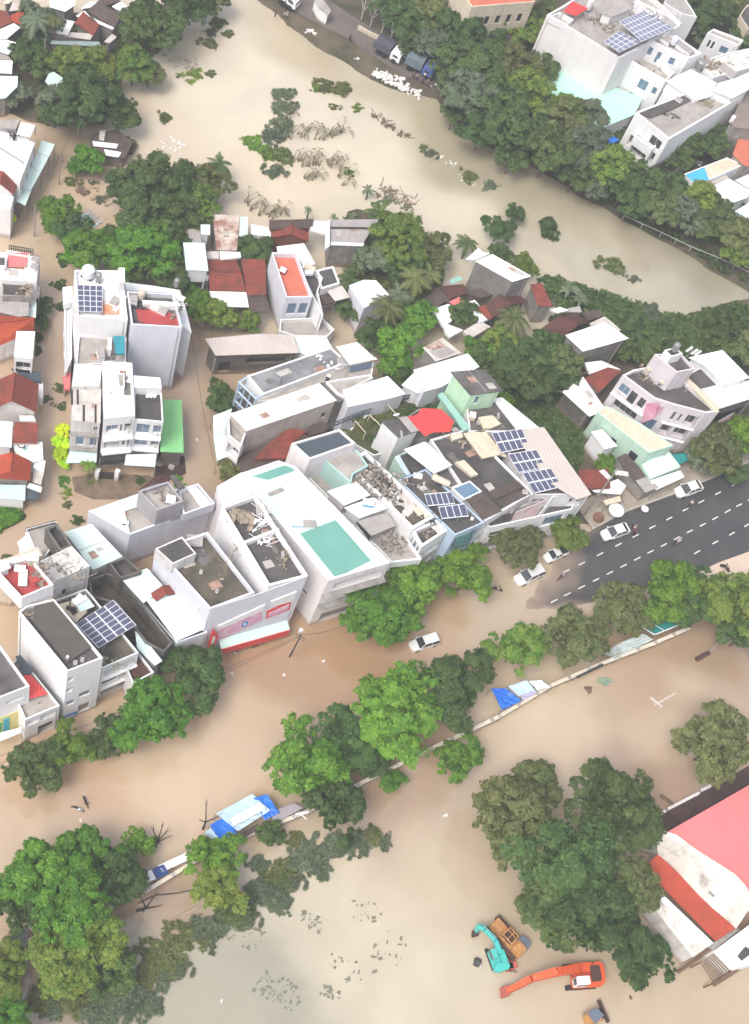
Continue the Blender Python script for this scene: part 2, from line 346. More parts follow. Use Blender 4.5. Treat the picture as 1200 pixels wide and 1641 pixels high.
def house(label, pts, h, wall=W, roof=CR, name='town_house', cat='house', group=None, **k):
    hh = max(h) if isinstance(h, (list, tuple)) else h
    rt = root(name, label, cat, cen(pts, hh), group); vol(rt, pts, h, wall, roof, **k); return rt
def gvol(rt, pts, he, hr, wall=W, roof=TR, hip=0, over=.35, base=-1.3, rn='roof', wn='wall', thick=.12, wins=None):
    """gable / hip roof: eaves 0-1 and 3-2, ridge from mid(3,0) to mid(1,2)"""
    P = [at(p, he) for p in pts]; P2 = [Vector(p.xy) for p in P]; I = inset(P2, over)
    A = sum(P2[i].x*P2[(i+1) % 4].y-P2[(i+1) % 4].x*P2[i].y for i in range(4)); s = 1 if A > 0 else -1
    r0, r1 = (P2[3]+P2[0])/2, (P2[1]+P2[2])/2; d = (r1-r0)
    r0, r1 = r0+d*hip, r1-d*hip
    wm = MB(); wins = wins or {}
    for i in range(4):
        j = (i+1) % 4; dd = (I[j]-I[i]).normalized(); nr = Vector((dd.y, -dd.x))*s; hl = wins.get(i, [])
        wallface(wm, I[i], I[j], base, he-thick, he-thick, hl, nrm=nr); winparts(rt, I[i], I[j], hl, nr)
    if hip == 0:
        hh = (hr-he)*(1-over*2/max((P2[0]-P2[3]).length, 1))+he-thick
        for (a, b) in ((3, 0), (1, 2)): m = (I[a]+I[b])/2; wm.face([(*I[a], he-thick), (*I[b], he-thick), (*m, hh)])
    wm.build(wn, wall, rt)
    rm = MB(); R0, R1 = (*r0, hr), (*r1, hr); e = [(*p, he) for p in P2]; dn = lambda q: (q[0], q[1], q[2]-thick)
    fs = [[e[0], e[1], R1, R0], [e[2], e[3], R0, R1]]
    if hip > 0: fs += [[e[3], e[0], R0], [e[1], e[2], R1]]
    for F in fs:
        rm.face(F); rm.face([dn(q) for q in F][::-1])
        for i in range(len(F)): j = (i+1) % len(F); rm.face([dn(F[i]), dn(F[j]), F[j], F[i]])
    rm.bar(R0, R1, .12, 5)
    return rm.build(rn, roof, rt)
def gable(label, pts, he, hr, wall=GW, roof=TR, name='gabled_house', cat='house', group=None, **k):
    rt = root(name, label, cat, cen(pts, he), group); gvol(rt, pts, he, hr, wall, roof, **k); return rt
def slab(rt, name, pts, h, m, thick=.1, posts=None, pm=None, base=0):
    hs = list(h) if isinstance(h, (list, tuple)) else [h]*len(pts)
    P = [at(p, hs[i]) for i, p in enumerate(pts)]
    b = MB(); b.prism([p.xy for p in P], [x-thick for x in hs], hs); o = b.build(name, m, rt)
    if posts is not None:
        for i in posts:
            q = MB(); q.bar((P[i].x, P[i].y, base), (P[i].x, P[i].y, hs[i]-thick), .06, 5); q.build('post', pm or STL, rt)
    return o
def sheet(label, pts, h, m, name='roof_sheet', cat='roof', thick=.1, posts=None, base=0, group=None):
    hh = max(h) if isinstance(h, (list, tuple)) else h
    rt = root(name, label, cat, cen(pts, hh), group); slab(rt, 'sheet', pts, h, m, thick, posts, base=base); return rt
def text_part(s, p, z, size, m, parent, rot, tilt=None, name='lettering'):
    cu = bpy.data.curves.new(name, 'FONT'); cu.body = s; cu.size = size; cu.extrude = .02; cu.align_x = 'CENTER'; cu.align_y = 'CENTER'
    o = bpy.data.objects.new(name, cu); COL.objects.link(o)
    bpy.context.view_layer.update(); dg = bpy.context.evaluated_depsgraph_get()
    me = bpy.data.meshes.new_from_object(o.evaluated_get(dg)); bpy.data.objects.remove(o)
    me.materials.clear(); me.materials.append(m)
    o = bpy.data.objects.new(name, me); COL.objects.link(o); v = Vector(p) if z is None else at(p, z)
    if parent: o.parent = parent; v = v-OFF[parent.name]
    M = tilt.to_4x4() if tilt is not None else Matrix.Rotation(rot, 4, 'Z')
    o.matrix_local = Matrix.Translation(v) @ M
    return o
def copy_thing(o, loc, rz=None, sc=None, label=None, group=None):
    c = o.copy(); COL.objects.link(c); c.location = loc
    if rz is not None: c.rotation_euler = (0, 0, rz)
    if sc is not None: c.scale = sc if hasattr(sc, '__len__') else (sc, sc, sc)
    if label: c['label'] = label
    if group: c['group'] = group
    for ch in list(o.children):
        d = ch.copy(); COL.objects.link(d); d.parent = c
        for g in list(ch.children):
            e = g.copy(); COL.objects.link(e); e.parent = d
    return c
# ================= SETTING =================
fr('P')
def sdist(P, X, Y):                    # signed distance (inside positive) to polygon, arrays
    n = len(P); D = np.full(X.shape, 1e9); ins = np.zeros(X.shape, bool)
    for i in range(n):
        ax, ay = P[i]; bx, by = P[(i+1) % n]; dx, dy = bx-ax, by-ay
        t = np.clip(((X-ax)*dx+(Y-ay)*dy)/(dx*dx+dy*dy+1e-9), 0, 1); D = np.minimum(D, np.hypot(X-ax-t*dx, Y-ay-t*dy))
        c = ((ay > Y) != (by > Y)) & (X < (bx-ax)*(Y-ay)/(by-ay+1e-12)+ax); ins ^= c
    return np.where(ins, D, -D)
def wp(pts, z=0): return [tuple(atp(x, y, z).xy) for x, y in pts]
LAND = [  # (polygon in photo px at water level, height above water, bank width m)
 ([(330, -60), (400, -8), (452, 34), (530, 84), (590, 122), (606, 134), (700, 158), (760, 232), (850, 268), (930, 312), (1000, 357), (1080, 392), (1130, 428), (1200, 470), (1330, 540), (1600, 500), (1500, -300), (300, -300)], .7, 3.5),
 ([(940, 600), (1000, 552), (1100, 500), (1200, 480), (1330, 520), (1400, 700), (1200, 741), (1085, 788), (1010, 812), (968, 832), (930, 850), (905, 800), (860, 740), (790, 650), (800, 570), (900, 560)], .35, 2.0),
 ([(865, 440), (930, 455), (1000, 480), (1010, 520), (960, 545), (900, 500)], .3, 2.0),
 ([(-60, 800), (0, 796), (38, 806), (40, 830), (0, 852), (-60, 860)], .3, 1.5),
 ([(560, 330), (620, 350), (720, 400), (700, 470), (620, 480), (560, 420)], .15, 3),
 ([(40, 20), (300, 0), (290, 60), (180, 110), (60, 200), (-40, 170), (-60, 0)], .1, 3),
 ([(1128, 930), (1160, 905), (1200, 888), (1400, 800), (1400, 960), (1200, 985), (1130, 975)], .22, 2),
]
rs = np.random.RandomState(3)
gx = np.concatenate([[-3000, -800, -300], np.arange(-150, 171, 1.6), [320, 800, 3000]]); gy = np.concatenate([[-800, -100], np.arange(10, 361, 1.6), [500, 900, 3500]])
X, Y = np.meshgrid(gx, gy)
def vnoise(X, Y, s, seed):
    r = np.random.RandomState(seed); G = r.rand(256, 256); x = X/s+100; y = Y/s+100; xi = np.floor(x).astype(int); yi = np.floor(y).astype(int); fx = x-xi; fy = y-yi
    fx = fx*fx*(3-2*fx); fy = fy*fy*(3-2*fy); g = lambda i, j: G[(xi+i) % 256, (yi+j) % 256]
    return g(0, 0)*(1-fx)*(1-fy)+g(1, 0)*fx*(1-fy)+g(0, 1)*(1-fx)*fy+g(1, 1)*fx*fy-.5
NZ = vnoise(X, Y, 9, 1)*3+vnoise(X, Y, 3.5, 2)*1.6
Zt = np.full(X.shape, -1.4)
for P, h, bw in LAND:
    D = sdist(wp(P), X, Y)+NZ*.5
    Zt = np.maximum(Zt, np.clip(D/bw, -1.5, 1)*h+np.where(D > bw, vnoise(X, Y, 5, 4)*.15, 0))
def gridmesh(name, X, Y, Z):
    ny, nx = X.shape; v = np.stack([X.ravel(), Y.ravel(), Z.ravel()], 1).astype(np.float32)
    i = np.arange((ny-1)*(nx-1)); r = i//(nx-1); c = i % (nx-1); a = r*nx+c
    f = np.stack([a, a+1, a+1+nx, a+nx], 1).astype(np.int32)
    me = bpy.data.meshes.new(name); me.vertices.add(len(v)); me.vertices.foreach_set('co', v.ravel())
    me.loops.add(f.size); me.loops.foreach_set('vertex_index', f.ravel()); me.polygons.add(len(f)); me.polygons.foreach_set('loop_start', np.arange(len(f))*4)
    me.polygons.foreach_set('loop_total', np.full(len(f), 4)); me.update(calc_edges=True); me.polygons.foreach_set('use_smooth', [True]*len(f))
    o = bpy.data.objects.new(name, me); COL.objects.link(o); return o
g = gridmesh('ground', X, Y, Zt); g.data.materials.append(mat('muddy_ground', (.13, .10, .07), (.045, .05, .028), amt=1, scale=.22, bump=.5, bscale=3, rough=.9)); tag(g, kind='structure')
# water: sediment colours vary by place, with river-bank reflections and brown shadow painted in
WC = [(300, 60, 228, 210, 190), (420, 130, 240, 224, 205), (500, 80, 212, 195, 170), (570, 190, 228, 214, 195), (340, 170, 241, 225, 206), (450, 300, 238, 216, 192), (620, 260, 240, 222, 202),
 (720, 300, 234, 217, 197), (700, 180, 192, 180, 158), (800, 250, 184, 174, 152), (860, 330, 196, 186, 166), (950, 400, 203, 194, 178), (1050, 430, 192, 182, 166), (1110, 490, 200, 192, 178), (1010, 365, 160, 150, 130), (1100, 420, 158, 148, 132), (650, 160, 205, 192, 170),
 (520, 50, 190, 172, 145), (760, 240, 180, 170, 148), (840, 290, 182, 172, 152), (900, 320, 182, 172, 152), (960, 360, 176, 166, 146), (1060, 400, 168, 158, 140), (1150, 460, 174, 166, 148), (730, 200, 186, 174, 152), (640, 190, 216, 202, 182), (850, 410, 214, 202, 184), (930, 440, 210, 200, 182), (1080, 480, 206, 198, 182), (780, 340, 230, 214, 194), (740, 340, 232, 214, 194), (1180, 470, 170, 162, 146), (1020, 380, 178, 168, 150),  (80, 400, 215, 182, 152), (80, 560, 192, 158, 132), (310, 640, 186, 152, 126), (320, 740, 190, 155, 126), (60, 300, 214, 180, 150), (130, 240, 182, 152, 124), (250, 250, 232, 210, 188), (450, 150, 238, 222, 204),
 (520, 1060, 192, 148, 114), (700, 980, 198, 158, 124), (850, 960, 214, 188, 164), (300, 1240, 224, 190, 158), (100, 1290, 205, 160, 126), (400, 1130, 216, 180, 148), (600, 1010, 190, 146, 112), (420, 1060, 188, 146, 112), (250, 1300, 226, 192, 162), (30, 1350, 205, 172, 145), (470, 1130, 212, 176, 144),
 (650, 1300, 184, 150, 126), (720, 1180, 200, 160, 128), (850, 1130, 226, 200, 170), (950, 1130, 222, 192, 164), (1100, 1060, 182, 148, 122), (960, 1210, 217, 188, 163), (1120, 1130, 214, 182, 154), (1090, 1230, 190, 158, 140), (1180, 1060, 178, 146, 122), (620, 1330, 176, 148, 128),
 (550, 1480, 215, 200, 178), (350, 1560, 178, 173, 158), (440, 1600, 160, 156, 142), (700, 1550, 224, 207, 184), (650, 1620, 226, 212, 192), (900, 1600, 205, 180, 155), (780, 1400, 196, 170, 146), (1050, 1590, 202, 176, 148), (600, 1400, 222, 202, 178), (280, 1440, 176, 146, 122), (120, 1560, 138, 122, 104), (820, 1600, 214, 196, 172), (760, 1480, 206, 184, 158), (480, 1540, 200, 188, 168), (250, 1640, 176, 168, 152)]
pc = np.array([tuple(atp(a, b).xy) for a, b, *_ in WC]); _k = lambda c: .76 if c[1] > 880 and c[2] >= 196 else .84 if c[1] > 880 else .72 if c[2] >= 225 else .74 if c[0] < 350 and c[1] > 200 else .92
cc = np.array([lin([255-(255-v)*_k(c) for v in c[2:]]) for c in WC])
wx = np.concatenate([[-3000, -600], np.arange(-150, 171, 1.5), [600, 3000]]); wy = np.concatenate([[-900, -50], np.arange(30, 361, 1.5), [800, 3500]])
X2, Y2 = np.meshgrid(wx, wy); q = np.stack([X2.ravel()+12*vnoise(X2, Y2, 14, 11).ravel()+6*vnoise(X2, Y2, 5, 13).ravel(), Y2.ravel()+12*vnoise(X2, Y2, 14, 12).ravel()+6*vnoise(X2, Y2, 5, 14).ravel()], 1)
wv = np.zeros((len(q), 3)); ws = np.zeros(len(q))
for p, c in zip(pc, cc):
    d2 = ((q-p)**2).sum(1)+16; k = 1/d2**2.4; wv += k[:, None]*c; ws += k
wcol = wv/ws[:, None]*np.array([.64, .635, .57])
wo = gridmesh('water', X2, Y2, np.zeros_like(X2)); at_ = wo.data.color_attributes.new('silt_and_reflection', 'FLOAT_COLOR', 'POINT')
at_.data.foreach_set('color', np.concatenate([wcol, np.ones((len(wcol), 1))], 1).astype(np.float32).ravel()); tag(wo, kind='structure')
m = bpy.data.materials.new('muddy_water'); m.use_nodes = True; T = m.node_tree; N = T.nodes; Lk = T.links; bs = N['Principled BSDF']
bs.inputs['Roughness'].default_value = .08; bs.inputs['IOR'].default_value = 1.55; bs.inputs['Specular IOR Level'].default_value = .9
va = N.new('ShaderNodeVertexColor'); va.layer_name = 'silt_and_reflection'; g_ = N.new('ShaderNodeNewGeometry')
n1 = N.new('ShaderNodeTexNoise'); n1.inputs['Scale'].default_value = .07; n1.inputs['Detail'].default_value = 9; n1.inputs['Roughness'].default_value = .6; n1.inputs['Distortion'].default_value = 1.2; Lk.new(g_.outputs['Position'], n1.inputs['Vector'])
r1 = N.new('ShaderNodeMapRange'); r1.inputs[1].default_value = .3; r1.inputs[2].default_value = .7; r1.inputs[3].default_value = .92; r1.inputs[4].default_value = 1.08; Lk.new(n1.outputs[0], r1.inputs[0])
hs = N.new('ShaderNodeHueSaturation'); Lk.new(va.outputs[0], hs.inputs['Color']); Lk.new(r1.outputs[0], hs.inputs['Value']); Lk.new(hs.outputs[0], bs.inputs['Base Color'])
n2 = N.new('ShaderNodeTexNoise'); n2.inputs['Scale'].default_value = .9; n2.inputs['Detail'].default_value = 6; Lk.new(g_.outputs['Position'], n2.inputs['Vector'])
n3 = N.new('ShaderNodeTexNoise'); n3.inputs['Scale'].default_value = .16; n3.inputs['Detail'].default_value = 8; n3.inputs['Roughness'].default_value = .7; n3.inputs['Distortion'].default_value = 3.0
mp_ = N.new('ShaderNodeMapping'); mp_.inputs['Rotation'].default_value = (0, 0, -.55); mp_.inputs['Scale'].default_value = (.45, 1.5, 1); Lk.new(g_.outputs['Position'], mp_.inputs[0]); Lk.new(mp_.outputs[0], n3.inputs['Vector'])
r5 = N.new('ShaderNodeMapRange'); r5.inputs[1].default_value = .35; r5.inputs[2].default_value = .68; r5.inputs[3].default_value = .985; r5.inputs[4].default_value = 1.015; Lk.new(n3.outputs[0], r5.inputs[0])
mm_ = N.new('ShaderNodeMath'); mm_.operation = 'MULTIPLY'; Lk.new(r1.outputs[0], mm_.inputs[0]); Lk.new(r5.outputs[0], mm_.inputs[1]); Lk.new(mm_.outputs[0], hs.inputs['Value'])
ad_ = N.new('ShaderNodeMath'); ad_.operation = 'ADD'; Lk.new(n2.outputs[0], ad_.inputs[0]); Lk.new(n3.outputs[0], ad_.inputs[1])
b1 = N.new('ShaderNodeBump'); b1.inputs['Strength'].default_value = .1; b1.inputs['Distance'].default_value = .1; Lk.new(ad_.outputs[0], b1.inputs['Height']); Lk.new(b1.outputs[0], bs.inputs['Normal'])
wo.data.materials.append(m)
# main street, rising out of the flood to the right
ASP = mat('wet_asphalt', (.052, .052, .055), (.076, .074, .074), amt=1, scale=.18, rough=.45, bump=.15, bscale=12, spec=.4)
up = [atp(*p) for p in ((1480, 628), (1200, 742), (1085, 791), (1000, 822), (948, 850), (900, 880), (840, 905), (760, 945), (640, 1000))]
dn = [atp(*p) for p in ((1480, 772), (1200, 888), (1110, 922), (1040, 942), (985, 958), (925, 970), (850, 990), (790, 1020), (690, 1075))]
def polyline(P, n):
    L = [0]
    for i in range(1, len(P)): L.append(L[-1]+(P[i]-P[i-1]).length)
    out = []
    for k in range(n):
        s = L[-1]*k/(n-1); i = max(j for j in range(len(L)-1) if L[j] <= s+1e-6); t = (s-L[i])/(L[i+1]-L[i]); out.append(P[i].lerp(P[i+1], t))
    return out
NU, NV = 160, 36; A_, B_ = polyline(up, NU), polyline(dn, NU); RX = np.zeros((NV, NU)); RY = RX.copy()
for i in range(NU):
    for j in range(NV): p = A_[i].lerp(B_[i], j/(NV-1)); RX[j, i], RY[j, i] = p.x, p.y
edge = [atp(888, 890), atp(845, 978)]; e0 = edge[0]; ed = (edge[1]-edge[0]).normalized(); nrm_ = Vector((ed.y, -ed.x))
if (atp(1100, 850)-e0).xy.dot(nrm_) < 0: nrm_ = -nrm_
SDD = (RX-e0.x)*nrm_.x+(RY-e0.y)*nrm_.y
vv = np.linspace(0, 1, NV)[:, None]
RZ = np.minimum(.30, SDD*.028)+vnoise(RX, RY, 4, 9)*.08+vnoise(RX, RY, 1.3, 19)*.05-np.clip(vv-.86, 0, 1)*1.2*np.clip(1-SDD/30, 0, 1)
def roadz(x, y):
    k = np.argmin((RX-x)**2+(RY-y)**2); return float(RZ.ravel()[k])
ro = gridmesh('road', RX, RY, RZ); ro.data.materials.append(ASP)
_T = ASP.node_tree; _g = _T.nodes.new('ShaderNodeNewGeometry'); _s = _T.nodes.new('ShaderNodeSeparateXYZ'); _T.links.new(_g.outputs['Position'], _s.inputs[0]); _r = _T.nodes.new('ShaderNodeMapRange'); _r.inputs[1].default_value = .13; _r.inputs[2].default_value = -.01; _T.links.new(_s.outputs[2], _r.inputs[0])
_m = _T.nodes.new('ShaderNodeMix'); _m.data_type = 'RGBA'; _m.inputs[7].default_value = (.34, .26, .20, 1); _b = _T.nodes['Principled BSDF']; _T.links.new(_b.inputs['Base Color'].links[0].from_socket, _m.inputs[6]); _T.links.new(_r.outputs[0], _m.inputs[0]); _T.links.new(_m.outputs[2], _b.inputs['Base Color']); tag(ro, kind='structure')
# lane dashes
RMK = mat('road_marking_paint', (.72, .72, .70), (.5, .5, .48), amt=.7, scale=2)
fr('x6'); mk = MB()
rows = [[(25, 783), (125, 735), (242, 676), (358, 617), (468, 560), (575, 505), (683, 450), (787, 393), (888, 342), (995, 288), (1100, 233)],
 [(-52, 975), (32, 932), (125, 886), (215, 841), (303, 797), (390, 753), (478, 708), (563, 663), (648, 620), (732, 576), (815, 532), (898, 490), (978, 447), (1057, 403), (1131, 364), (1205, 326)],
 [(756, 722), (862, 665), (978, 603), (1085, 547), (1182, 492)]]
for R_ in rows:
    for i, p in enumerate(R_):
        a = at(p); b = at(R_[i+1] if i+1 < len(R_) else R_[i-1]); d = (b-a).normalized()*(1 if i+1 < len(R_) else -1); n_ = Vector((-d.y, d.x, 0))
        z = roadz(a.x, a.y)+.02; L_ = .62; w_ = .09
        if z < 0: continue
        c = [a+d*(L_*s1)+n_*(w_*s2) for s1, s2 in ((-1, -1), (1, -1), (1, 1), (-1, 1))]; mk.face([(q.x, q.y, roadz(q.x, q.y)+.025) for q in c])
tag(mk.build('road_markings', RMK), kind='structure')
# pavement, kerb on the building side, sandy verge on the other
KRB = mat('kerb_concrete', (.46, .43, .38), (.34, .30, .26), amt=.8, scale=.8)
PAV = mat('pavement', (.40, .35, .29), (.26, .22, .18), amt=.9, scale=.4, bump=.2)
fr('P'); kb = MB(); pv = MB()
K_ = polyline(up[:5], 40)
for i in range(39):
    a, b = K_[i], K_[i+1]; d = (b-a).normalized(); n_ = Vector((-d.y, d.x, 0)); n_ = n_ if n_.y > 0 else -n_
    kb.prism([(a-n_*.05).xy, (b-n_*.05).xy, (b+n_*.2).xy, (a+n_*.2).xy], -.2, .44)
    pv.face([(*(a+n_*.2).xy, .43), (*(b+n_*.2).xy, .43), (*(b+n_*4.6).xy, .46), (*(a+n_*4.6).xy, .46)])
tag(kb.build('kerb', KRB), kind='structure'); tag(pv.build('pavement', PAV), kind='structure')
SND = mat('sand_verge', (.62, .50, .40), (.50, .40, .32), amt=.8, scale=.3, bump=.2)
sv = MB(); sv.face([(*atp(x, y).xy, .335) for x, y in ((1106, 924), (1150, 903), (1200, 885), (1260, 862), (1260, 930), (1190, 945), (1130, 942), (1112, 938))]); tag(sv.build('sand', SND), kind='structure')
# river-bank road with mud
bk = [(330, -70), (430, -8), (480, 22), (560, 62), (640, 118), (700, 140), (790, 205), (860, 238), (940, 285), (1010, 330), (1100, 372), (1200, 428), (1330, 500)]
bu = [(380, -100), (500, -20), (560, 22), (640, 72), (700, 108), (760, 130), (830, 180), (890, 205), (960, 250), (1040, 300), (1120, 345), (1220, 400), (1350, 470)]
A_, B_ = polyline([atp(*p, .74) for p in bk], 90), polyline([atp(*p, .74) for p in bu], 90); BX = np.zeros((8, 90)); BY = BX.copy()
for i in range(90):
    for j in range(8): p = A_[i].lerp(B_[i], j/7); BX[j, i], BY[j, i] = p.x, p.y
br = gridmesh('bank_road', BX, BY, .80+vnoise(BX, BY, 4, 6)*.06); br.data.materials.append(mat('muddy_asphalt', (.115, .100, .10), (.17, .14, .12), amt=1, scale=.25, rough=.6, bump=.3, bscale=3)); tag(br, kind='structure')
# thin aerial haze
HZ = MB(); HZ.box((0, 150, 95), (520, 560, 196)); ho = HZ.build('haze', bpy.data.materials.new('haze')); tag(ho, kind='stuff')
hm_ = ho.data.materials[0]; hm_.use_nodes = True; T = hm_.node_tree; T.nodes.remove(T.nodes['Principled BSDF']); pvn = T.nodes.new('ShaderNodeVolumePrincipled')
pvn.inputs['Color'].default_value = (.95, .96, 1, 1); pvn.inputs['Density'].default_value = .0006; pvn.inputs['Anisotropy'].default_value = .2
T.links.new(pvn.outputs[0], T.nodes['Material Output'].inputs['Volume'])
HAZE = ho

# ================= PLANTS =================
def leafmat(name, c1, c2, c3):
    m = bpy.data.materials.new(name); m.use_nodes = True; T = m.node_tree; N = T.nodes; Lk = T.links; bs = N['Principled BSDF']; bs.inputs['Roughness'].default_value = .55; bs.inputs['Specular IOR Level'].default_value = .25
    g = N.new('ShaderNodeNewGeometry'); oi = N.new('ShaderNodeObjectInfo')
    tc = N.new('ShaderNodeTexCoord'); no = N.new('ShaderNodeTexNoise'); no.inputs['Scale'].default_value = .55; no.inputs['Detail'].default_value = 3; Lk.new(g.outputs['Position'], no.inputs['Vector'])
    r = N.new('ShaderNodeMapRange'); r.inputs[1].default_value = .38; r.inputs[2].default_value = .62; Lk.new(no.outputs[0], r.inputs[0])
    m1 = N.new('ShaderNodeMix'); m1.data_type = 'RGBA'; m1.inputs[6].default_value = (*c1, 1); m1.inputs[7].default_value = (*c2, 1); Lk.new(r.outputs[0], m1.inputs[0])
    m2 = N.new('ShaderNodeMix'); m2.data_type = 'RGBA'; m2.inputs[7].default_value = (*c3, 1); Lk.new(m1.outputs[2], m2.inputs[6])
    r2 = N.new('ShaderNodeMapRange'); r2.inputs[1].default_value = .55; r2.inputs[2].default_value = 1; r2.inputs[4].default_value = .8; Lk.new(g.outputs['Random Per Island'], r2.inputs[0]); Lk.new(r2.outputs[0], m2.inputs[0])
    hs = N.new('ShaderNodeHueSaturation'); wn = N.new('ShaderNodeTexWhiteNoise'); wn.noise_dimensions = '1D'; Lk.new(oi.outputs['Random'], wn.inputs['W']); r8 = N.new('ShaderNodeMapRange'); r8.inputs[3].default_value = .475; r8.inputs[4].default_value = .515; Lk.new(wn.outputs['Value'], r8.inputs[0]); Lk.new(r8.outputs[0], hs.inputs['Hue']); r3 = N.new('ShaderNodeMapRange'); r3.inputs[3].default_value = 1.05; r3.inputs[4].default_value = 1.55; Lk.new(oi.outputs['Random'], r3.inputs[0]); Lk.new(r3.outputs[0], hs.inputs['Value'])
    Lk.new(m2.outputs[2], hs.inputs['Color']); Lk.new(hs.outputs[0], bs.inputs['Base Color'])
    tr = N.new('ShaderNodeBsdfTranslucent'); Lk.new(hs.outputs[0], tr.inputs[0]); ms = N.new('ShaderNodeMixShader'); ms.inputs[0].default_value = .38
    Lk.new(bs.outputs[0], ms.inputs[1]); Lk.new(tr.outputs[0], ms.inputs[2]); Lk.new(ms.outputs[0], N['Material Output'].inputs[0]); return m
LF = dict(bright=leafmat('lush_leaves', (.055, .155, .02), (.105, .24, .025), (.19, .33, .04)), dark=leafmat('dark_leaves', (.042, .088, .026), (.070, .125, .034), (.12, .175, .052)),
 olive=leafmat('olive_leaves', (.08, .115, .035), (.13, .16, .055), (.21, .22, .09)), lime=leafmat('lime_leaves', (.42, .62, .02), (.55, .75, .03), (.65, .8, .05)),
 yel=leafmat('yellowing_leaves', (.08, .17, .03), (.15, .22, .04), (.24, .27, .05)), grey=leafmat('dusty_leaves', (.09, .13, .075), (.13, .17, .10), (.19, .22, .15)))
BRK = mat('bark', (.17, .13, .10), (.09, .07, .055), amt=.8, scale=2); DBR = mat('dark_bark', (.05, .038, .03), (.03, .025, .02), scale=2)
def leafcards(C, Nn, sz, rs, asp=1.5):
    """C centres, Nn normals -> quads"""
    n = len(C); r = rs.randn(n, 3); Nn = Nn/np.linalg.norm(Nn, axis=1)[:, None]
    U = np.cross(Nn, r); U /= np.linalg.norm(U, axis=1)[:, None]; V = np.cross(Nn, U)
    s = (sz*(.6+.8*rs.rand(n)))[:, None]; U = U*s*asp*.5; V = V*s*.5
    v = np.stack([C-U, C+V*.9, C+U, C-V*.9], 1).reshape(-1, 3); return v
def quadmesh(name, v, m):
    n = len(v)//4; me = bpy.data.meshes.new(name); me.vertices.add(len(v)); me.vertices.foreach_set('co', v.astype(np.float32).ravel())
    me.loops.add(len(v)); me.loops.foreach_set('vertex_index', np.arange(len(v), dtype=np.int32)); me.polygons.add(n); me.polygons.foreach_set('loop_start', np.arange(n)*4)
    me.polygons.foreach_set('loop_total', np.full(n, 4)); me.update(calc_edges=True); me.materials.append(m); return me
def crownmesh(seed, n=6500, nl=26, leaf=.085, flat=.62, sparse=1.0):
    rs = np.random.RandomState(seed); V = []; L = []
    ph = rs.rand(3)*6.283; am = .10+.12*rs.rand(3)
    for k in range(nl):
        th = rs.rand()*6.283; rim = 1+am[0]*math.sin(2*th+ph[0])+am[1]*math.sin(3*th+ph[1])+am[2]*.7*math.sin(5*th+ph[2]); u = (k+.5)/nl; z = 1-1.35*u
        rr = .74*rim*math.sqrt(max(0, 1-min(1, abs(z))**2)+.03); L.append((np.array([math.cos(th)*rr, math.sin(th)*rr, z*(.34+.26*rs.rand())]), .15+.17*rs.rand()))
    for c, r in L:
        m_ = int(n/nl*sparse*(r/.25)**2*.9); nt_ = max(4, int(9*r/.2)); td = rs.randn(nt_, 3); td /= np.linalg.norm(td, axis=1)[:, None]; td[:, 2] = np.where(td[:, 2] < -.2, -td[:, 2]*.5, td[:, 2])
        tc_ = c+td*r*.85*np.array([1, 1, .8]); k = rs.randint(0, nt_, m_); d = rs.randn(m_, 3); d /= np.linalg.norm(d, axis=1)[:, None]
        P = tc_[k]+d*(r*.42*rs.rand(m_)**.5)[:, None]*np.array([1, 1, .6]); Nn = td[k]*.7+d*.4+rs.randn(m_, 3)*.35+np.array([0, 0, .5]); V.append(leafcards(P, Nn, leaf, rs, 1.7))
    d = rs.randn(n//7, 3); d /= np.linalg.norm(d, axis=1)[:, None]; P = d*(rs.rand(n//7)**.5*.6)[:, None]*np.array([1, 1, .5]); V.append(leafcards(P, rs.randn(n//7, 3)+np.array([0, 0, .8]), leaf*1.4, rs))
    v = np.concatenate(V); return v, L
def trunkmb(h, r, L, seed, flat=.62, R=1):   # h trunk height to crown centre, crown radius 1
    rs = random.Random(seed); b = MB(); top = Vector((rs.uniform(-.08, .08), rs.uniform(-.08, .08), h-.35)); b.bar((0, 0, -.25), top, r, 7, r*.7)
    for c, rr in rs.sample(L, min(8, len(L))):
        e = Vector((c[0]*.9, c[1]*.9, h+c[2]*.8)); m_ = top.lerp(e, .5)+Vector((0, 0, .06)); b.bar(top, m_, r*.5, 5, r*.3); b.bar(m_, e, r*.3, 4, r*.1)
    return b
PROTO = {}
def tree_proto(kind, variant, h):      # unit-radius crown; h = height of the crown centre in crown radii
    key = (kind, variant)
    if key in PROTO: return PROTO[key]
    sp = .55 if variant >= 4 else 1
    v, L = crownmesh(100+variant*7+sum(map(ord, kind)), sparse=sp, nl=34 if variant < 4 else 20, leaf=.056 if variant < 4 else .066, n=14000)
    v[:, 2] += h
    me = quadmesh('crown', v, LF[kind]); tb = trunkmb(h, .045, L, variant); OFF['__t'] = Vector((0, 0, 0))
    t = tb.build('trunk', BRK); tm = t.data; bpy.data.objects.remove(t); PROTO[key] = (me, tm, h); return PROTO[key]
def tree(x, y, r, kind='dark', label='', cat='tree', group=None, variant=None, hk=1.15, name='tree', sq=1.0, zb=0):
    """crown centred at photo pixel x,y with radius r photo px"""
    i = int(abs(x*7+y*13)); variant = i % 4 if variant is None else variant
    me, tm, h = tree_proto(kind, variant, hk_base); R = r*1.03*mpp(x, y, 3); hz = R*h*sq
    p = atp(x, y, hz+zb)
    t = bpy.data.objects.new(name, None); COL.objects.link(t); t.location = (p.x, p.y, zb); t.rotation_euler = (0, 0, (i % 63)*.1); t.scale = (R, R, R*sq)
    t['label'] = label; t['category'] = cat
    if group: t['group'] = group
    for nm, d in (('crown', me), ('trunk', tm)):
        c = bpy.data.objects.new(nm, d); COL.objects.link(c); c.parent = t
    return t
hk_base = 1.25
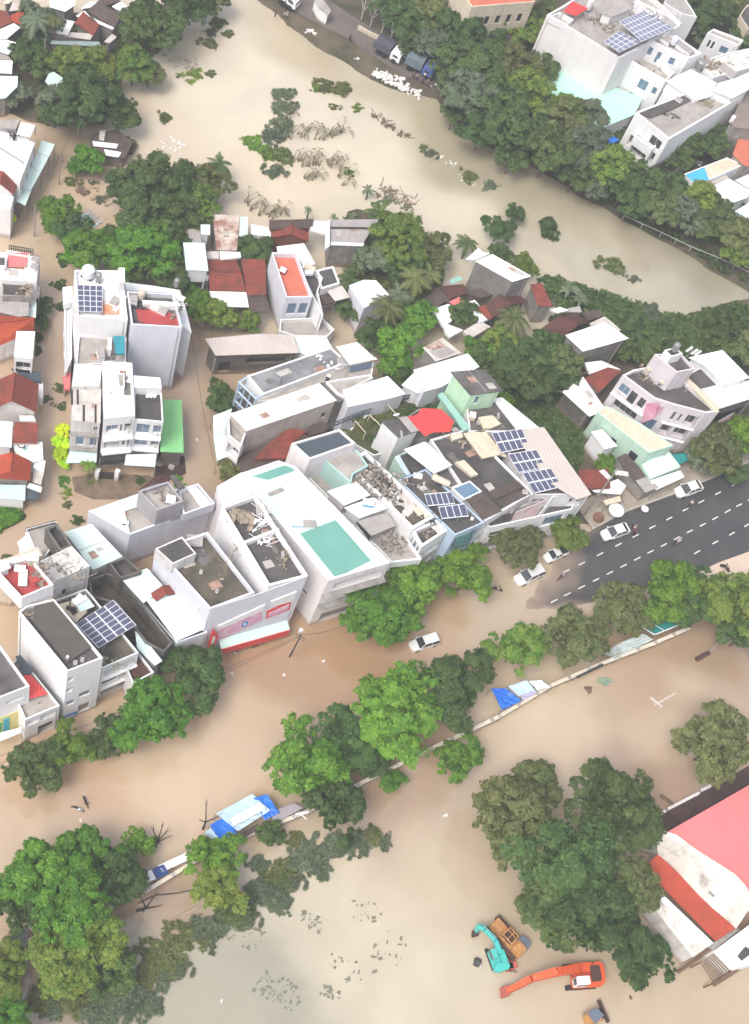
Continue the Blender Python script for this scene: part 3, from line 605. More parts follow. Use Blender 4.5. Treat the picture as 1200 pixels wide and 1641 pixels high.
# low bush: one mesh thing resting on the ground
BUSH = {}
def bush(x, y, r, kind='dark', label='', group=None, name='bush', cat='bush', flat=.5, zb=0, n=2200, sx=1.0, rot=0):
    if kind == 'dark' and (y < 300 or y > 1330): kind = 'olive'
    key = (kind, int(abs(x+y)) % 3)
    if key not in BUSH:
        rs = np.random.RandomState(sum(map(ord, kind))+key[1]); V = []; am = rs.rand(3)*.35; ph = rs.rand(3)*6.3
        for k in range(34):
            a = rs.rand()*6.283; rim = .75+am[0]*math.sin(2*a+ph[0])+am[1]*math.sin(3*a+ph[1])+am[2]*math.sin(5*a+ph[2]); q = rs.rand()**.6*rim; c = np.array([math.cos(a)*q, math.sin(a)*q, .05+.42*max(0, 1-q)*rs.rand()]); m_ = int(n/34*(1.2-.6*q)); rr = .10+.16*rs.rand()
            d = rs.randn(m_, 3); d[:, 2] = abs(d[:, 2])*.8; d /= np.linalg.norm(d, axis=1)[:, None]
            V.append(leafcards(c+d*(rr*rs.rand(m_)**.5)[:, None], np.cross(d, rs.randn(m_, 3))+np.array([0, 0, 1.3]), .085, rs, 2.8))
        BUSH[key] = quadmesh('bush', np.concatenate(V), LF[kind])
    R = r*mpp(x, y); p = atp(x, y, zb+R*flat*.4); o = bpy.data.objects.new(name, BUSH[key]); COL.objects.link(o); o.location = (p.x, p.y, zb-.1); o.scale = (R*sx, R/sx if sx != 1 else R, R*flat*1.6); o.rotation_euler = (0, 0, rot or (x+y) % 6)
    return tag(o, label, cat, group)
# palms / bananas
def frond(b, base, az, L, droop, wdt, n=6, fold=.25, up=.55):
    d = Vector((math.cos(az), math.sin(az), 0)); s = Vector((-d.y, d.x, 0)); P = []
    for k in range(n+1):
        t = k/n; P.append(base+d*(L*t)+Vector((0, 0, L*(up*t-droop*t*t))))
    for k in range(n):
        w0 = wdt*math.sin(math.pi*min(1, (k/n)*.9+.1))**.6; w1 = wdt*math.sin(math.pi*min(1, ((k+1)/n)*.9+.1))**.6 if k < n-1 else 0.02
        for sg in (1, -1):
            dz = Vector((0, 0, -fold))
            b.face([P[k], P[k+1], P[k+1]+s*sg*w1+dz*w1, P[k]+s*sg*w0+dz*w0])
def leaflets(b, base, az, L, droop, wdt, rs, up=.5, n=16):
    d = Vector((math.cos(az), math.sin(az), 0)); s = Vector((-d.y, d.x, 0)); pv = base
    for k in range(1, n+1):
        t = k/n; P = base+d*(L*t)+Vector((0, 0, L*(up*t-droop*t*t))); w = wdt*math.sin(math.pi*min(1, t*.85+.12))
        for sg in (1, -1):
            tip = P+s*sg*w+d*w*.45+Vector((0, 0, -w*.45)); b.face([pv, P, tip])
        b.face([pv+Vector((0, 0, .02)), P+Vector((0, 0, .02)), P+s*.05, pv+s*.05]); pv = P
PALM = {}
def palm(x, y, r, label, kind='olive', h=7, group=None, name='palm_tree', cat='palm tree', nf=16, zb=0, banana=False, seed=0):
    key = (kind, banana, seed % 3)
    if key not in PALM:
        rs = random.Random(seed*5+banana); b = MB()
        for k in range(nf if not banana else 9):
            az = k*2.399+rs.uniform(-.3, .3); q = k/nf
            if banana: frond(b, Vector((0, 0, 0)), az, rs.uniform(.7, 1.0), .75, .16, up=rs.uniform(.4, 1.0))
            else: leaflets(b, Vector((0, 0, 0)), az, rs.uniform(.8, 1.0), rs.uniform(.5, 1.0), .24, rs, up=.75-.8*q)
        OFF['__t'] = Vector((0, 0, 0)); o = b.build('fronds', LF[kind]); PALM[key] = o.data; bpy.data.objects.remove(o)
    R = r*mpp(x, y, h); p = atp(x, y, zb+h); rt = root(name, label, cat, (p.x, p.y, zb), group)
    f = bpy.data.objects.new('fronds', PALM[key]); COL.objects.link(f); f.parent = rt; f.location = (0, 0, h); f.scale = (R, R, R); f.rotation_euler = (0, 0, x % 6)
    t = MB(); t.bar((p.x+.3, p.y-.2, zb-1), (p.x+.1, p.y, zb+h*.5), .2 if not banana else .14, 7, .16); t.bar((p.x+.1, p.y, zb+h*.5), (p.x, p.y, zb+h), .16 if not banana else .12, 7, .12); t.build('trunk', BRK, rt)
    return rt
# ================= BUILDINGS: the row along the flooded street =================
def ray_wall(p, A, B, off=0.0):        # point of the wall plane through world pts A,B seen at frame pixel p
    x, y = px(p); v = Vector(RC @ np.array([x-CX, y-CY, FPX])); o = Vector((0, 0, CAMH)); d = (B-A); d.z = 0; d.normalize(); n = Vector((d.y, -d.x, 0))
    if n.dot(o-A) < 0: n = -n
    t = (A+n*off-o).dot(n)/v.dot(n); return o+v*t, n
def panel(rt, name, pts, A, B, m, off=.06, thick=.06):
    P = [ray_wall(p, A, B, off)[0] for p in pts]; n = ray_wall(pts[0], A, B, off)[1]; b = MB(); Q = [q-n*thick for q in P]
    b.face(P); b.face(Q[::-1])
    for i in range(len(P)): j = (i+1) % len(P); b.face([P[i], P[j], Q[j], Q[i]])
    return b.build(name, m, rt)
ledges = lambda rt, A, B, zs, m=W, d=.35, t=.14, name='ledge': [_ledge(rt, A, B, z, m, d, t, name) for z in zs]
def _ledge(rt, A, B, z, m, d, t, name):
    A = Vector((A.x, A.y, 0)); B = Vector((B.x, B.y, 0)); n = Vector(((B-A).y, -(B-A).x, 0)).normalized()
    if n.dot(-A) < 0: n = -n
    b = MB(); b.prism([(A+n*.003).xy, (B+n*.003).xy, (B+n*d).xy, (A+n*d).xy], z, z+t); return b.build(name, m, rt)
# --- leftmost shop with banner
fr('x4')
pS = [(285, 478), (0, 85), (-210, 170), (-130, 640)]
r = house('Dark-roofed white shop at the left edge with a yellow and cyan banner', pS, 13, W, CR, name='shop_house', cat='shop', par=.9, wins={3: [(.45, .85, 9.6, 10.6, 'k', .5), (.1, .3, 9.4, 10.7, 'k', .4)]})
A, B = at(pS[0], 13), at(pS[3], 13)
panel(r, 'banner', [(0, 790), (215, 700), (195, 865), (0, 925)], A, B, SYL); panel(r, 'banner', [(35, 800), (90, 785), (92, 900), (30, 915)], A, B, SCY, .12); panel(r, 'banner', [(-40, 850), (20, 835), (12, 920), (-60, 945)], A, B, mat('green_sign_panel', (.1, .5, .2)), .12)
slab(r, 'awning', [(-120, 960), (215, 870), (200, 930), (0, 1010), (-120, 1050)], [5, 5, 4.4, 4.4, 4.4], RW)
panel(r, 'shutter', [(-60, 1040), (165, 985), (150, 1090), (-60, 1170)], A, B, RGY)
# --- low house with red sheet
pS = [(190, 185), (575, 665), (240, 805), (40, 330)]
r = house('Low narrow house squeezed under the tall white wall with a red roof sheet', pS, 8, W, CRL, par=.7, wins={1: [(.08, .55, 5.0, 7.0, 'b', 1.0), (.6, .95, 5.2, 6.9, 'k', .8), (.1, .6, .2, 3.4, 'k', .8)]})
slab(r, 'roof_sheet', [(225, 370), (300, 375), (460, 555), (285, 600)], 8.6, RED); slab(r, 'roof_sheet', [(150, 190), (200, 180), (330, 340), (215, 380)], 8.4, RDK)
# --- tall white corner building
fr('a')
pS = [(180, 122), (650, 697), (992, 565), (520, 0), (260, 62)]
tri = lambda u, z: [(u, u+.12, z, z+1.1, 'k', .4)]
r = house('Tall white narrow building with a dark slab roof and small facade openings', pS, 17.5, W, CR, par=.9,
 wins={1: [(.03, .2, 13.6, 15, 'k', .5), (.03, .2, 10, 11.4, 'k', .5), (.06, .3, 5.2, 6.8, 'g', .2), (.42, .75, 6.4, 8, 'w', .2), (.45, .8, .8, 3.6, 's', .3)]})
slab(r, 'roof_slab', [(310, 205), (645, 612), (880, 462), (520, 20), (335, 62)], 17.25, mat('brown_screed', (.10, .09, .08), (.07, .065, .06), amt=.8, scale=.5), .15)
A, B = at(pS[1], 17.5), at(pS[2], 17.5); panel(r, 'sign', [(572, 1150), (740, 1080), (738, 1130), (570, 1210)], A, B, SBL); panel(r, 'sign', [(590, 1165), (725, 1110), (722, 1128), (588, 1185)], A, B, W, .1)
fr('x3')
vol(r, [(-80, 520), (208, 830), (515, 700), (295, 440), (85, 490)], 20, W, TRD, par=1.0, base=16.4, wn='upper_wall', rn='terrace')
vol(r, [(-60, 472), (62, 455), (108, 540), (-10, 585)], 21, W, RW, par=0, base=18.5, wn='stair_tower', rn='tower_roof')
# --- cracked white top box + solar house
pS = [(362, 485), (690, 328), (866, 520), (520, 668)]
r = house('Grey rendered block with a cracked white roof behind the gridded solar array', pS, 15.5, WD, CRW, par=.12, wins={2: [(.62, .74, 9.6, 11.6, 'k', .3)]})
fr('J')
pS = [(250, 490), (492, 814), (668, 738), (415, 430)]
r = house('White three storey house with long balconies carrying the gridded solar array', pS, 11, W, CRB, par=.6, wins={1: [(.05, .93, 7.6, 9.6, 'b', 1.2), (.05, .5, 4.3, 6.5, 'w', .3), (.52, .95, 4.3, 6.5, 'b', 1.2), (.06, .94, .3, 3.2, 's', .5)]})
slab(r, 'terrace_roof', [(282, 505), (355, 485), (420, 540), (365, 595)], 11.6, CRM); slab(r, 'roof_sheet', [(365, 500), (410, 455), (455, 515), (385, 545)], 11.9, RMW)
A, B = at(pS[1], 11), at(pS[2], 11); ledges(r, A, B, [3.7, 7.0])
pS = [(650, 730), (672, 742), (742, 832), (640, 888), (610, 820)]
r = house('Narrow brown-terraced infill house beside the solar house', pS, 7.5, W, TB, par=.7, wins={2: [(.1, .9, 3.6, 5.8, 'w', .5), (.1, .9, .2, 2.8, 's', .3)]})
r = house('Thin lean-to with a pale grey-green sheet roof beside the dark alley walls', [(650, 635), (672, 640), (782, 778), (745, 800), (660, 715)], 8.6, GW, RMW, name='lean_to', cat='lean-to', par=0)
# --- mint sheet roof, tank box, cream strip
fr('x3')
r = house('Pale mint sheet-roofed house between the cracked block and the lilac building', [(622, 195), (882, 115), (1182, 432), (895, 560)], 10, WD, RMW, par=0, over=.2)
r = house('Dark raw concrete roof tank block with an open well', [(432, 165), (548, 108), (700, 330), (578, 382)], 14.2, GD, CR, name='tank_block', cat='roof block', par=1.3, t=.35)
r = house('White house with a black railed roof terrace beside the concrete tank block', [(245, 162), (538, 82), (590, 200), (440, 430), (372, 462)], 10.5, W, CRL, par=.2, wins={0: grid(3, [(6, 7.6), (2.5, 4)])})
p0 = [at(q, 11.4) for q in ((245, 162), (538, 82))]; b = MB(); b.bar(p0[0], p0[1], .05); b.bar(p0[0]-Vector((0, 0, .8)), p0[1]-Vector((0, 0, .8)), .05)
for k in range(15): q = p0[0].lerp(p0[1], k/14); b.bar(q, q-Vector((0, 0, .9)), .035)
b.build('railing', DKM, r)
r = house('Cream-topped rear wall block next to the red terrace', [(-30, 480), (85, 440), (368, 340), (412, 420), (105, 505)], 13.2, CRM, CRW, name='rear_block', cat='house', par=.1)
r = house('Small white annex on the flooded lane corner below the black railing', [(165, 292), (268, 212), (340, 345), (208, 395)], 6.5, W, RW, name='annex', cat='annex', par=0)
# --- dark mossy shell
fr('J')
r = house('Roofless dark mossy concrete shell between the solar house and mint roofs', [(425, 385), (515, 352), (590, 385), (832, 690), (790, 735), (700, 690), (560, 500), (440, 470)], 9, GD, CRB, name='concrete_shell', cat='house', par=3.5, t=.25)
r = house('Small dark open shaft block behind the pale blue roof sheet', [(525, 305), (602, 278), (682, 348), (580, 380)], 11, GD, CR, name='shaft_block', cat='house', par=1.6, t=.2)
r = house('Shop extension under two pale mint sheets with a scrap of red tile', [(580, 385), (718, 338), (1000, 640), (848, 692)], 8, WL, CR, par=.3, wins={2: [(.1, .9, 1, 3, 'k', .5)]})
slab(r, 'roof_sheet', [(580, 380), (708, 332), (792, 425), (690, 500)], [10, 10, 9.6, 9.6], RMW); slab(r, 'roof_sheet', [(700, 480), (855, 458), (988, 622), (850, 683)], [9.4, 9.4, 8.6, 8.6], RMW)
gvol(r, [(722, 455), (752, 492), (842, 458), (830, 410)], 9.6, 10.6, W, TR, base=8)
# --- pink sign shop (two volumes, one facade)
fr('P')
pS = [(250, 880), (333, 852), (409, 950), (337, 977)]
r = house('Grey-lilac shop building with pink and red signboards over the flooded street', pS, 15, WL, CRB, name='shop_building', cat='shop', par=.9, t=.3)
vol(r, [(249, 879), (292, 860), (315, 887), (277, 904)], 16.8, WD, CR, par=.1, base=14, wn='stair_tower', rn='tower_roof')
fr('G'); vol(r, [(165, 637), (330, 577), (583, 968), (393, 1018)], 17.2, W, CR, par=1.1, t=.3, wn='tall_wall', rn='terrace')
b = MB(); a_, b_ = at((280, 806), 17.1), at((442, 742), 17.1); d = (b_-a_).normalized(); n_ = Vector((-d.y, d.x, 0))*.18
b.prism([(a_-n_).xy, (b_-n_).xy, (b_+n_).xy, (a_+n_).xy], 15.5, 17.15); b.build('partition_wall', W, r)
fr('x5'); A = at((100, 340), 15); B = at((1035, 22), 17.2); B.z = 15
panel(r, 'facade', [(100, 335), (600, 182), (1040, 20), (858, 400), (845, 480), (100, 790), (80, 560)], A, B, WL, .12, .1)
panel(r, 'sign', [(178, 505), (635, 296), (620, 350), (180, 540)], A, B, W, .3, .15)
panel(r, 'sign', [(165, 565), (200, 535), (590, 362), (600, 448), (165, 655)], A, B, PNK2, .22)
panel(r, 'logo', [(410, 480), (440, 455), (468, 458), (462, 490), (430, 515), (405, 505)], A, B, SBL, .28, .04); panel(r, 'logo', [(425, 482), (445, 472), (448, 488), (430, 496)], A, B, W, .32, .04)
panel(r, 'sign', [(690, 268), (935, 172), (905, 262), (688, 320)], A, B, W, .3, .15); panel(r, 'sign', [(648, 362), (885, 258), (868, 342), (640, 432)], A, B, SGR, .24)
panel(r, 'sign', [(668, 378), (790, 325), (868, 290), (850, 335), (720, 395), (660, 412)], A, B, PNK2, .3, .05)
panel(r, 'lightbox', [(140, 550), (178, 600), (130, 750), (88, 720)], A, B, SGR, .9, .5); panel(r, 'lightbox', [(135, 600), (155, 610), (135, 680), (112, 670)], A, B, W, .95, .05)
q = [ray_wall(p, A, B, .15)[0] for p in ((160, 705), (850, 430))]; n_ = ray_wall((160, 705), A, B)[1]
b = MB(); z = max(q[0].z, 3.6); b.prism([q[0].xy, q[1].xy, (q[1]+n_*1.3).xy, (q[0]+n_*1.3).xy], [z]*2+[z-.5]*2, [z+.1]*2+[z-.4]*2); b.build('awning', RM, r)
b = MB(); b.prism([(q[0]+n_*1.3).xy, (q[1]+n_*1.3).xy, (q[1]+n_*1.4).xy, (q[0]+n_*1.4).xy], z-2.2, z-.3); b.build('fascia', SGR, r)
panel(r, 'shop_front', [(120, 800), (840, 525), (835, 560), (180, 840)], A, B, GLS, .16)
# --- back terrace + big mint/teal roof
fr('G')
r = house('White back building with a plain pinkish wall behind the two dark terraces', [(145, 537), (262, 470), (335, 572), (170, 632)], 13, WP, W, par=.3)
fr('f'); hF = hb((385, 430), (180, 860))
fr('G')
pS = [(250, 478), (440, 413), (520, 440), (975, 905), (680, 992)]
r = house('Large white building with a pale mint roof and two teal painted terraces', pS, hF, WP, RMW, par=.35, t=.3, wins={3: [(.04, .85, hF-4, hF-1.6, 'b', 1.3), (.04, .62, hF-7.2, hF-5, 'b', 1.3), (.04, .85, .3, 3.4, 's', .5)], 4: [(.12, .18, 6, 7, 'k', .3), (.3, .34, 7, 8, 'k', .3)]})
slab(r, 'teal_terrace', [(545, 765), (715, 700), (885, 895), (715, 978)], hF-.25, RT, .04); slab(r, 'teal_terrace', [(315, 490), (488, 430), (520, 462), (390, 506)], hF-.25, RT, .04)
slab(r, 'skylight', [(388, 570), (455, 542), (468, 556), (400, 584)], hF-.1, CRL, .2); A, B = at(pS[3], hF), at(pS[4], hF); ledges(r, A, B, [hF-4.4, hF-7.7], GW, .9, .15)
# --- dark membrane
pS = [(503, 330), (735, 262), (812, 330), (590, 408)]
r = house('Pinkish-walled house with a dark slate blue membrane roof', pS, hF+.6, WP, RDK, par=.35, t=.25)
# --- mixed terrace building right of the teal roof
pS = [(530, 442), (800, 400), (1125, 888), (980, 905)]
r = house('White terrace building with a beige courtyard between teal and rubble roofs', pS, 9.5, W, CRL, par=.6, t=.25, wins={2: [(.05, .95, 5.6, 7.8, 'b', 1.1), (.05, .95, .3, 3.2, 's', .5)]})
vol(r, [(640, 393), (778, 343), (826, 370), (872, 438), (800, 478), (790, 520)], 13.4, mat('teal_wall_paint', (.38, .62, .58), (.5, .66, .62), streak=.2), CRL, par=.25, base=9, wn='upper_wall', rn='upper_roof')
vol(r, [(675, 562), (812, 512), (884, 580), (757, 630)], 12.6, WD, RW, par=0, base=9, wn='upper_wall', rn='roof_sheet')
vol(r, [(755, 640), (895, 590), (962, 642), (832, 692)], 12.2, W, RW, par=0, base=9, wn='upper_wall', rn='roof_sheet')
slab(r, 'awning', [(820, 705), (958, 664), (1002, 726), (886, 776)], [12, 12, 11.2, 11.2], RGY, .1, posts=[0, 1, 2, 3], base=9)
slab(r, 'panel', [(815, 712), (822, 706), (886, 776), (878, 800)], [11.9, 11.9, 11.1, 9.6], DKM, .05)
# --- rubble roof
fr('y7')
pS = [(60, 300), (158, 255), (815, 888), (602, 1012), (70, 480)]
r = house('Long cream-edged building with a rubble and scrap covered roof', pS, 12.6, W, CRB, par=.5, t=.45, wins={3: []})
pS = [(598, 1018), (838, 912), (955, 1005), (690, 1180)]
vol(r, pS, 11.6, W, CRB, par=1.4, t=.35, wn='loggia_wall', rn='loggia_floor', wins={3: [(.12, .3, 9.2, 10.8, 'g', .2), (.38, .6, 8.6, 10.8, 'g', .2), (.7, .82, 8.8, 10.6, 'g', .2)], 2: [(.1, .62, 6.6, 8.6, 'b', 1.2), (.68, .93, 6.8, 8.4, 'k', .6), (.1, .9, 2.8, 5, 'b', 1.2)]})
slab(r, 'roof_slab', [(780, 985), (850, 958), (905, 1020), (840, 1045)], 11.3, CRW, .1); slab(r, 'cover', [(600, 800), (690, 770), (800, 880), (760, 925), (650, 885)], 12.35, CRM, .1)
# --- dark roof with the two little arrays
fr('H')
pS = [(112, 628), (245, 573), (527, 832), (386, 893)]
r = house('Pale blue-walled house with a dark flat roof carrying two small solar arrays', pS, 12.2, WB, CR, par=.3, t=.2, wins={2: [(.06, .92, 5.6, 10.9, 'b', 1.6), (.1, .9, .5, 4.2, 'g', .6)]})
A, B = at(pS[2], 12.2), at(pS[3], 12.2)
panel(r, 'mural', [(392, 905), (462, 880), (452, 940), (380, 960)], A, B, mat('leafy_mural', (.2, .38, .25), (.05, .2, .3), amt=1, scale=1.5), .05)
# --- white sheet + blue skylight house
pS = [(95, 515), (250, 445), (525, 690), (440, 735), (285, 605), (160, 608)]
r = house('Mint-walled house with a bright white sheet and a blue glass skylight', pS, 10.4, WG, CR, par=.5)
slab(r, 'roof_sheet', [(138, 480), (240, 443), (372, 555), (284, 597)], 13.4, RW, .12, posts=[0, 3]); vol(r, [(285, 592), (372, 556), (442, 640), (362, 667)], 11.6, WD, CR, par=.2, base=9.8, wn='upper_wall', rn='upper_roof')
vol(r, [(368, 667), (456, 630), (516, 682), (430, 722)], 12.2, W, GLB, par=.1, base=9.8, wn='skylight_wall', rn='skylight'); slab(r, 'blue_canopy', [(95, 522), (118, 510), (172, 600), (150, 606)], 11.4, WB)
fr('y6')
r = house('Stained grey sloping roof house with a plain white end wall above the planted terrace', [(540, 930), (735, 882), (902, 1022), (705, 1088)], [13.6, 13.6, 12.8, 12.8], W, CR, par=0, over=.1)
slab(r, 'flashing', [(705, 892), (785, 880), (905, 1020), (830, 1038)], [13.8, 13.8, 13, 13], RGY, .1)
# --- red sheet
fr('g')
r = house('House under a bright red sheet roof beside the grey complex', [(60, 412), (180, 330), (395, 332), (522, 455), (482, 552), (300, 560)], 12, GW, CR, par=.4)
slab(r, 'roof_sheet', [(62, 410), (165, 386), (205, 322), (398, 332), (523, 450), (482, 550), (310, 558), (245, 596), (188, 540)], 13, RED, .1)
slab(r, 'stair', [(480, 520), (540, 505), (570, 535), (520, 545)], 12.6, RGY, .3)
# --- grey complex with the three big arrays
fr('H')
pS = [(265, 432), (452, 378), (762, 690), (530, 826)]
r = house('Long grey stained concrete roof building with brown cement sheets at its front', pS, 12, W, CR, par=.35, t=.3, wins={2: [(.3, .9, 8, 10.6, 'k', .6), (.25, .95, 4, 7, 'w', .5)]})
slab(r, 'cement_sheet', [(440, 722), (520, 688), (612, 775), (520, 818)], 12.3, RBR, .15); slab(r, 'cement_sheet', [(545, 685), (682, 630), (748, 692), (622, 755)], 12.35, RBR, .15)
slab(r, 'cream_slab', [(425, 402), (525, 386), (640, 520), (600, 505), (516, 524)], 12.3, CRM, .3); slab(r, 'cream_slab', [(386, 542), (428, 530), (497, 600), (468, 608)], 12.4, CRM, .6); slab(r, 'cream_slab', [(362, 412), (418, 400), (425, 420), (372, 436)], 12.4, CRM, .6)
for (p, q) in (((545, 690), (622, 760)), ((615, 655), (690, 722)), ((585, 722), (715, 662))):
    b = MB(); b.bar(at(p, 12.45), at(q, 12.45), .12, 4); b.build('batten', DKM, r)
pS = [(440, 272), (578, 240), (700, 395), (455, 395)]
r = house('Grey terrace with a cream cover below the mint green tower', pS, 12.3, W, CR, par=.3, t=.2); slab(r, 'cover', [(498, 325), (565, 315), (606, 357), (560, 376), (525, 376)], 12.9, CRM, .5)
pS = [(575, 405), (705, 385), (860, 690), (762, 692), (452, 430)]
r = house('White building with the pink mural front under the big beige sheet roof', [(640, 480), (812, 374), (1036, 695), (760, 700)], 11.8, W, CR, par=.3, wins={2: [(.05, .3, 8.2, 10.6, 'k', .8), (.75, .95, 8, 10.5, 'k', .8)]})
slab(r, 'roof_sheet', [(660, 392), (812, 372), (1042, 697), (972, 722), (840, 640)], 13, RTN, .14)
fr('y8'); A = at((200, 1092), 10.5); B = at((1000, 880), 10.5)
vol(r, [(205, 1085), (350, 985), (900, 790), (1000, 885), (960, 960), (240, 1120)], 9, W, CR, par=.9, wn='front_wall', rn='front_terrace', t=.2, wins={3: [(.1, .9, 5.2, 7.2, 'k', .8)], 4: [(.05, .3, 5, 8, 'g', .3), (.62, .95, 5, 7, 'b', .9), (.4, .95, 1, 3.6, 's', .4)]})
panel(r, 'mural', [(470, 985), (740, 880), (640, 1020), (420, 1080)], A, B, mat('pink_mural_paint', (.70, .42, .44), (.78, .7, .7), amt=1, scale=.5), .06)
panel(r, 'brace', [(800, 850), (830, 850), (640, 1080), (600, 1100)], A, B, W, .3, .2)
panel(r, 'mint_panel', [(640, 1085), (700, 1065), (680, 1130), (630, 1140)], A, B, RM, .2)
fr('H')
r = house('House under a long bright white sheet behind the green plot', [(563, 235), (612, 230), (792, 376), (660, 388)], 11.8, W, RW, par=0, over=.1)
r = house('Mint green tower house with a dark flat roof', [(365, 106), (532, 93), (617, 198), (460, 218)], 16.8, mat('mint_green_paint', (.50, .74, .52), (.42, .62, .46), streak=.15), CR, name='tower_house', par=0, over=.25, thick=.2, wins={2: [(.6, .75, 13.6, 15.6, 'g', .2)]})
sheet('Narrow teal gutter roof running down from the mint green tower', [(303, 216), (326, 204), (462, 380), (428, 390)], 12.4, mat('teal_sheet', (.28, .5, .44), (.36, .56, .5), stripes=(.35, .1)), thick=.5, name='gutter_roof')
r = house('White house with a long bright roof joined to the mint green tower', [(185, 97), (447, 18), (503, 82), (318, 180), (236, 202)], 11.5, WL, RW, par=0, over=.15, wins={})
vol(r, [(128, 170), (190, 108), (238, 200), (205, 210)], 10, W, RW, par=0, wn='side_wall', rn='side_roof')
fr('y1'); r = house('Patched white and brown sheet roof above the long bright roof', [(40, 1000), (232, 906), (412, 1052), (165, 1135)], 8.5, GW, RWD, par=0)
slab(r, 'patch', [(110, 1035), (265, 985), (350, 1040), (210, 1100)], 8.65, RGY, .05); slab(r, 'patch', [(60, 985), (205, 930), (260, 985), (130, 1020)], 8.65, RUS, .05)
fr('y6')
r = house('White house with a lilac end wall and smooth white roof over the planted terrace', [(178, 628), (602, 494), (776, 664), (640, 706), (230, 792)], 10.6, WL, RW, par=0, over=.1, wins={4: []})
vol(r, [(20, 545), (440, 478), (472, 512), (200, 640), (240, 716), (130, 660)], 10.2, W, CRL, par=.5, wn='terrace_wall', rn='terrace')
b = MB(); P_ = [at(p, 8.4) for p in ((60, 960), (330, 850), (500, 790), (760, 690), (860, 665), (1095, 662))]
for i in range(len(P_)-1):
    for dz in (0, -.9): b.bar(P_[i]+Vector((0, 0, dz)), P_[i+1]+Vector((0, 0, dz)), .12, 4)
    n = max(2, int((P_[i]-P_[i+1]).length/.8))
    for k in range(n): q = P_[i].lerp(P_[i+1], k/n); b.bar(q, q-Vector((0, 0, 1.4)), .06, 4)
rr = root('terrace_railing', 'Dark slatted railing curving above the planted roof terrace', 'railing', P_[2].xy.to_3d()); b.build('rails', mat('slate_paint', (.09, .11, .14), (.06, .075, .1)), rr)
fr('E')
r = house('Narrow white house with a raised white sheet and glazed gable over the garden', [(325, 1030), (560, 930), (780, 852), (900, 842), (886, 925), (720, 950), (640, 1000)], 8.6, W, CRL, par=.3)
slab(r, 'roof_sheet', [(718, 766), (820, 744), (911, 826), (784, 852)], 11, RW, .12, posts=[1, 2, 3], base=8)
b = MB(); A, B = at((790, 862), 10.6), at((892, 838), 10.6); b.face([A, B, B-Vector((0, 0, 1.6)), A-Vector((0, 0, 1.6))]); b.build('glazing', GLB, r)
fr('y5')
pS = [(385, 508), (1055, 280), (1192, 402), (512, 660)]
r = house('Long white-walled house with a slate grey stained flat roof and pale blue balcony frame', pS, 9.6, W, mat('slate_grey_concrete', (.15, .155, .165), (.26, .265, .28), amt=1, scale=.25, ramp=(.45, .62)), par=.15, t=.25)
pB = [(322, 558), (388, 512), (512, 660), (455, 690)]; Q = [at(p, 9.2) for p in pB]
b = MB()
for z in (1.5, 4.2, 6.8, 9.1):
    for i in range(4): b.bar((Q[i].x, Q[i].y, z), (Q[(i+1) % 4].x, Q[(i+1) % 4].y, z), .16, 4)
for k in Q: b.bar((k.x, k.y, -1), (k.x, k.y, 9.2), .2, 4)
for t in (.33, .66): q = Q[0].lerp(Q[3], t); b.bar((q.x, q.y, -1), (q.x, q.y, 9.2), .12, 4)
b.build('balcony_frame', WB, r)
for z in (4.0, 6.6): m_ = MB(); m_.prism([q.xy for q in Q], z-.15, z); m_.build('balcony_floor', CR, r)
pS = [(248, 815), (962, 568), (1102, 706), (378, 952)]
r = house('Long house with a brilliant white roof sheet and stained cream side wall', pS, 10, mat('stained_cream_wall', (.60, .55, .50), (.42, .38, .35), streak=.45, amt=.9, scale=.25), RW, par=0, over=.1, wins={2: [(.06, .12, 5.6, 7.2, 'k', .3)]})
vol(r, [(225, 850), (262, 800), (378, 955), (335, 1075), (232, 990)], 8.8, W, CRL, par=1.4, t=.25, wn='curved_balcony', rn='balcony_floor', wins={3: [(.1, .9, 4.4, 7.2, 'b', 1.2)], 4: [(.1, .9, 4.4, 7.2, 'b', 1.2)]})
slab(r, 'canopy', [(110, 830), (262, 772), (215, 930), (112, 1000)], 4.2, RMW, .12, posts=[0]); slab(r, 'canopy', [(112, 1002), (215, 935), (260, 1040), (352, 1108), (140, 1192)], 4.0, RMW, .12, posts=[4])
r = house('Small dark lean-to block set between the two long white roofs', [(962, 566), (1042, 556), (1200, 694), (1104, 722)], 9.6, GD, CR, name='roof_block', cat='house', par=0, over=.05)
sheet('Mossy red tiled low roof tucked under the stained cream wall', [(440, 1180), (560, 1050), (720, 925), (862, 955), (760, 1030), (700, 1170)], [4.5, 5, 6, 6, 5, 4.4], TR, name='tiled_roof', thick=.5)
sheet('Dark brown low roof left of the mossy red tiles', [(230, 1180), (560, 1045), (660, 1180), (600, 1300), (350, 1300)], [3.6, 4.2, 4.2, 3.4, 3.4], RBR, name='tiled_roof', thick=.5)
sheet('Weathered brown shed roof behind the dark membrane', [(830, 960), (950, 868), (1045, 905), (1000, 960), (880, 990)], 4.6, RBR, name='shed_roof', thick=.4)
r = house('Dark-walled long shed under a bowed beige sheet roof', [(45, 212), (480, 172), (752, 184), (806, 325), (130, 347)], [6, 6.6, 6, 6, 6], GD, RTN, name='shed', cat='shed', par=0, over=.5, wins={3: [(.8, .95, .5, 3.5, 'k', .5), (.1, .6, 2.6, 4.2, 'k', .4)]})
r = house('Pale mint sheet-roofed porch joined to the beige shed', [(760, 194), (1015, 190), (1062, 280), (862, 352), (806, 322)], 5.4, W, RMW, name='porch', cat='porch', par=0)
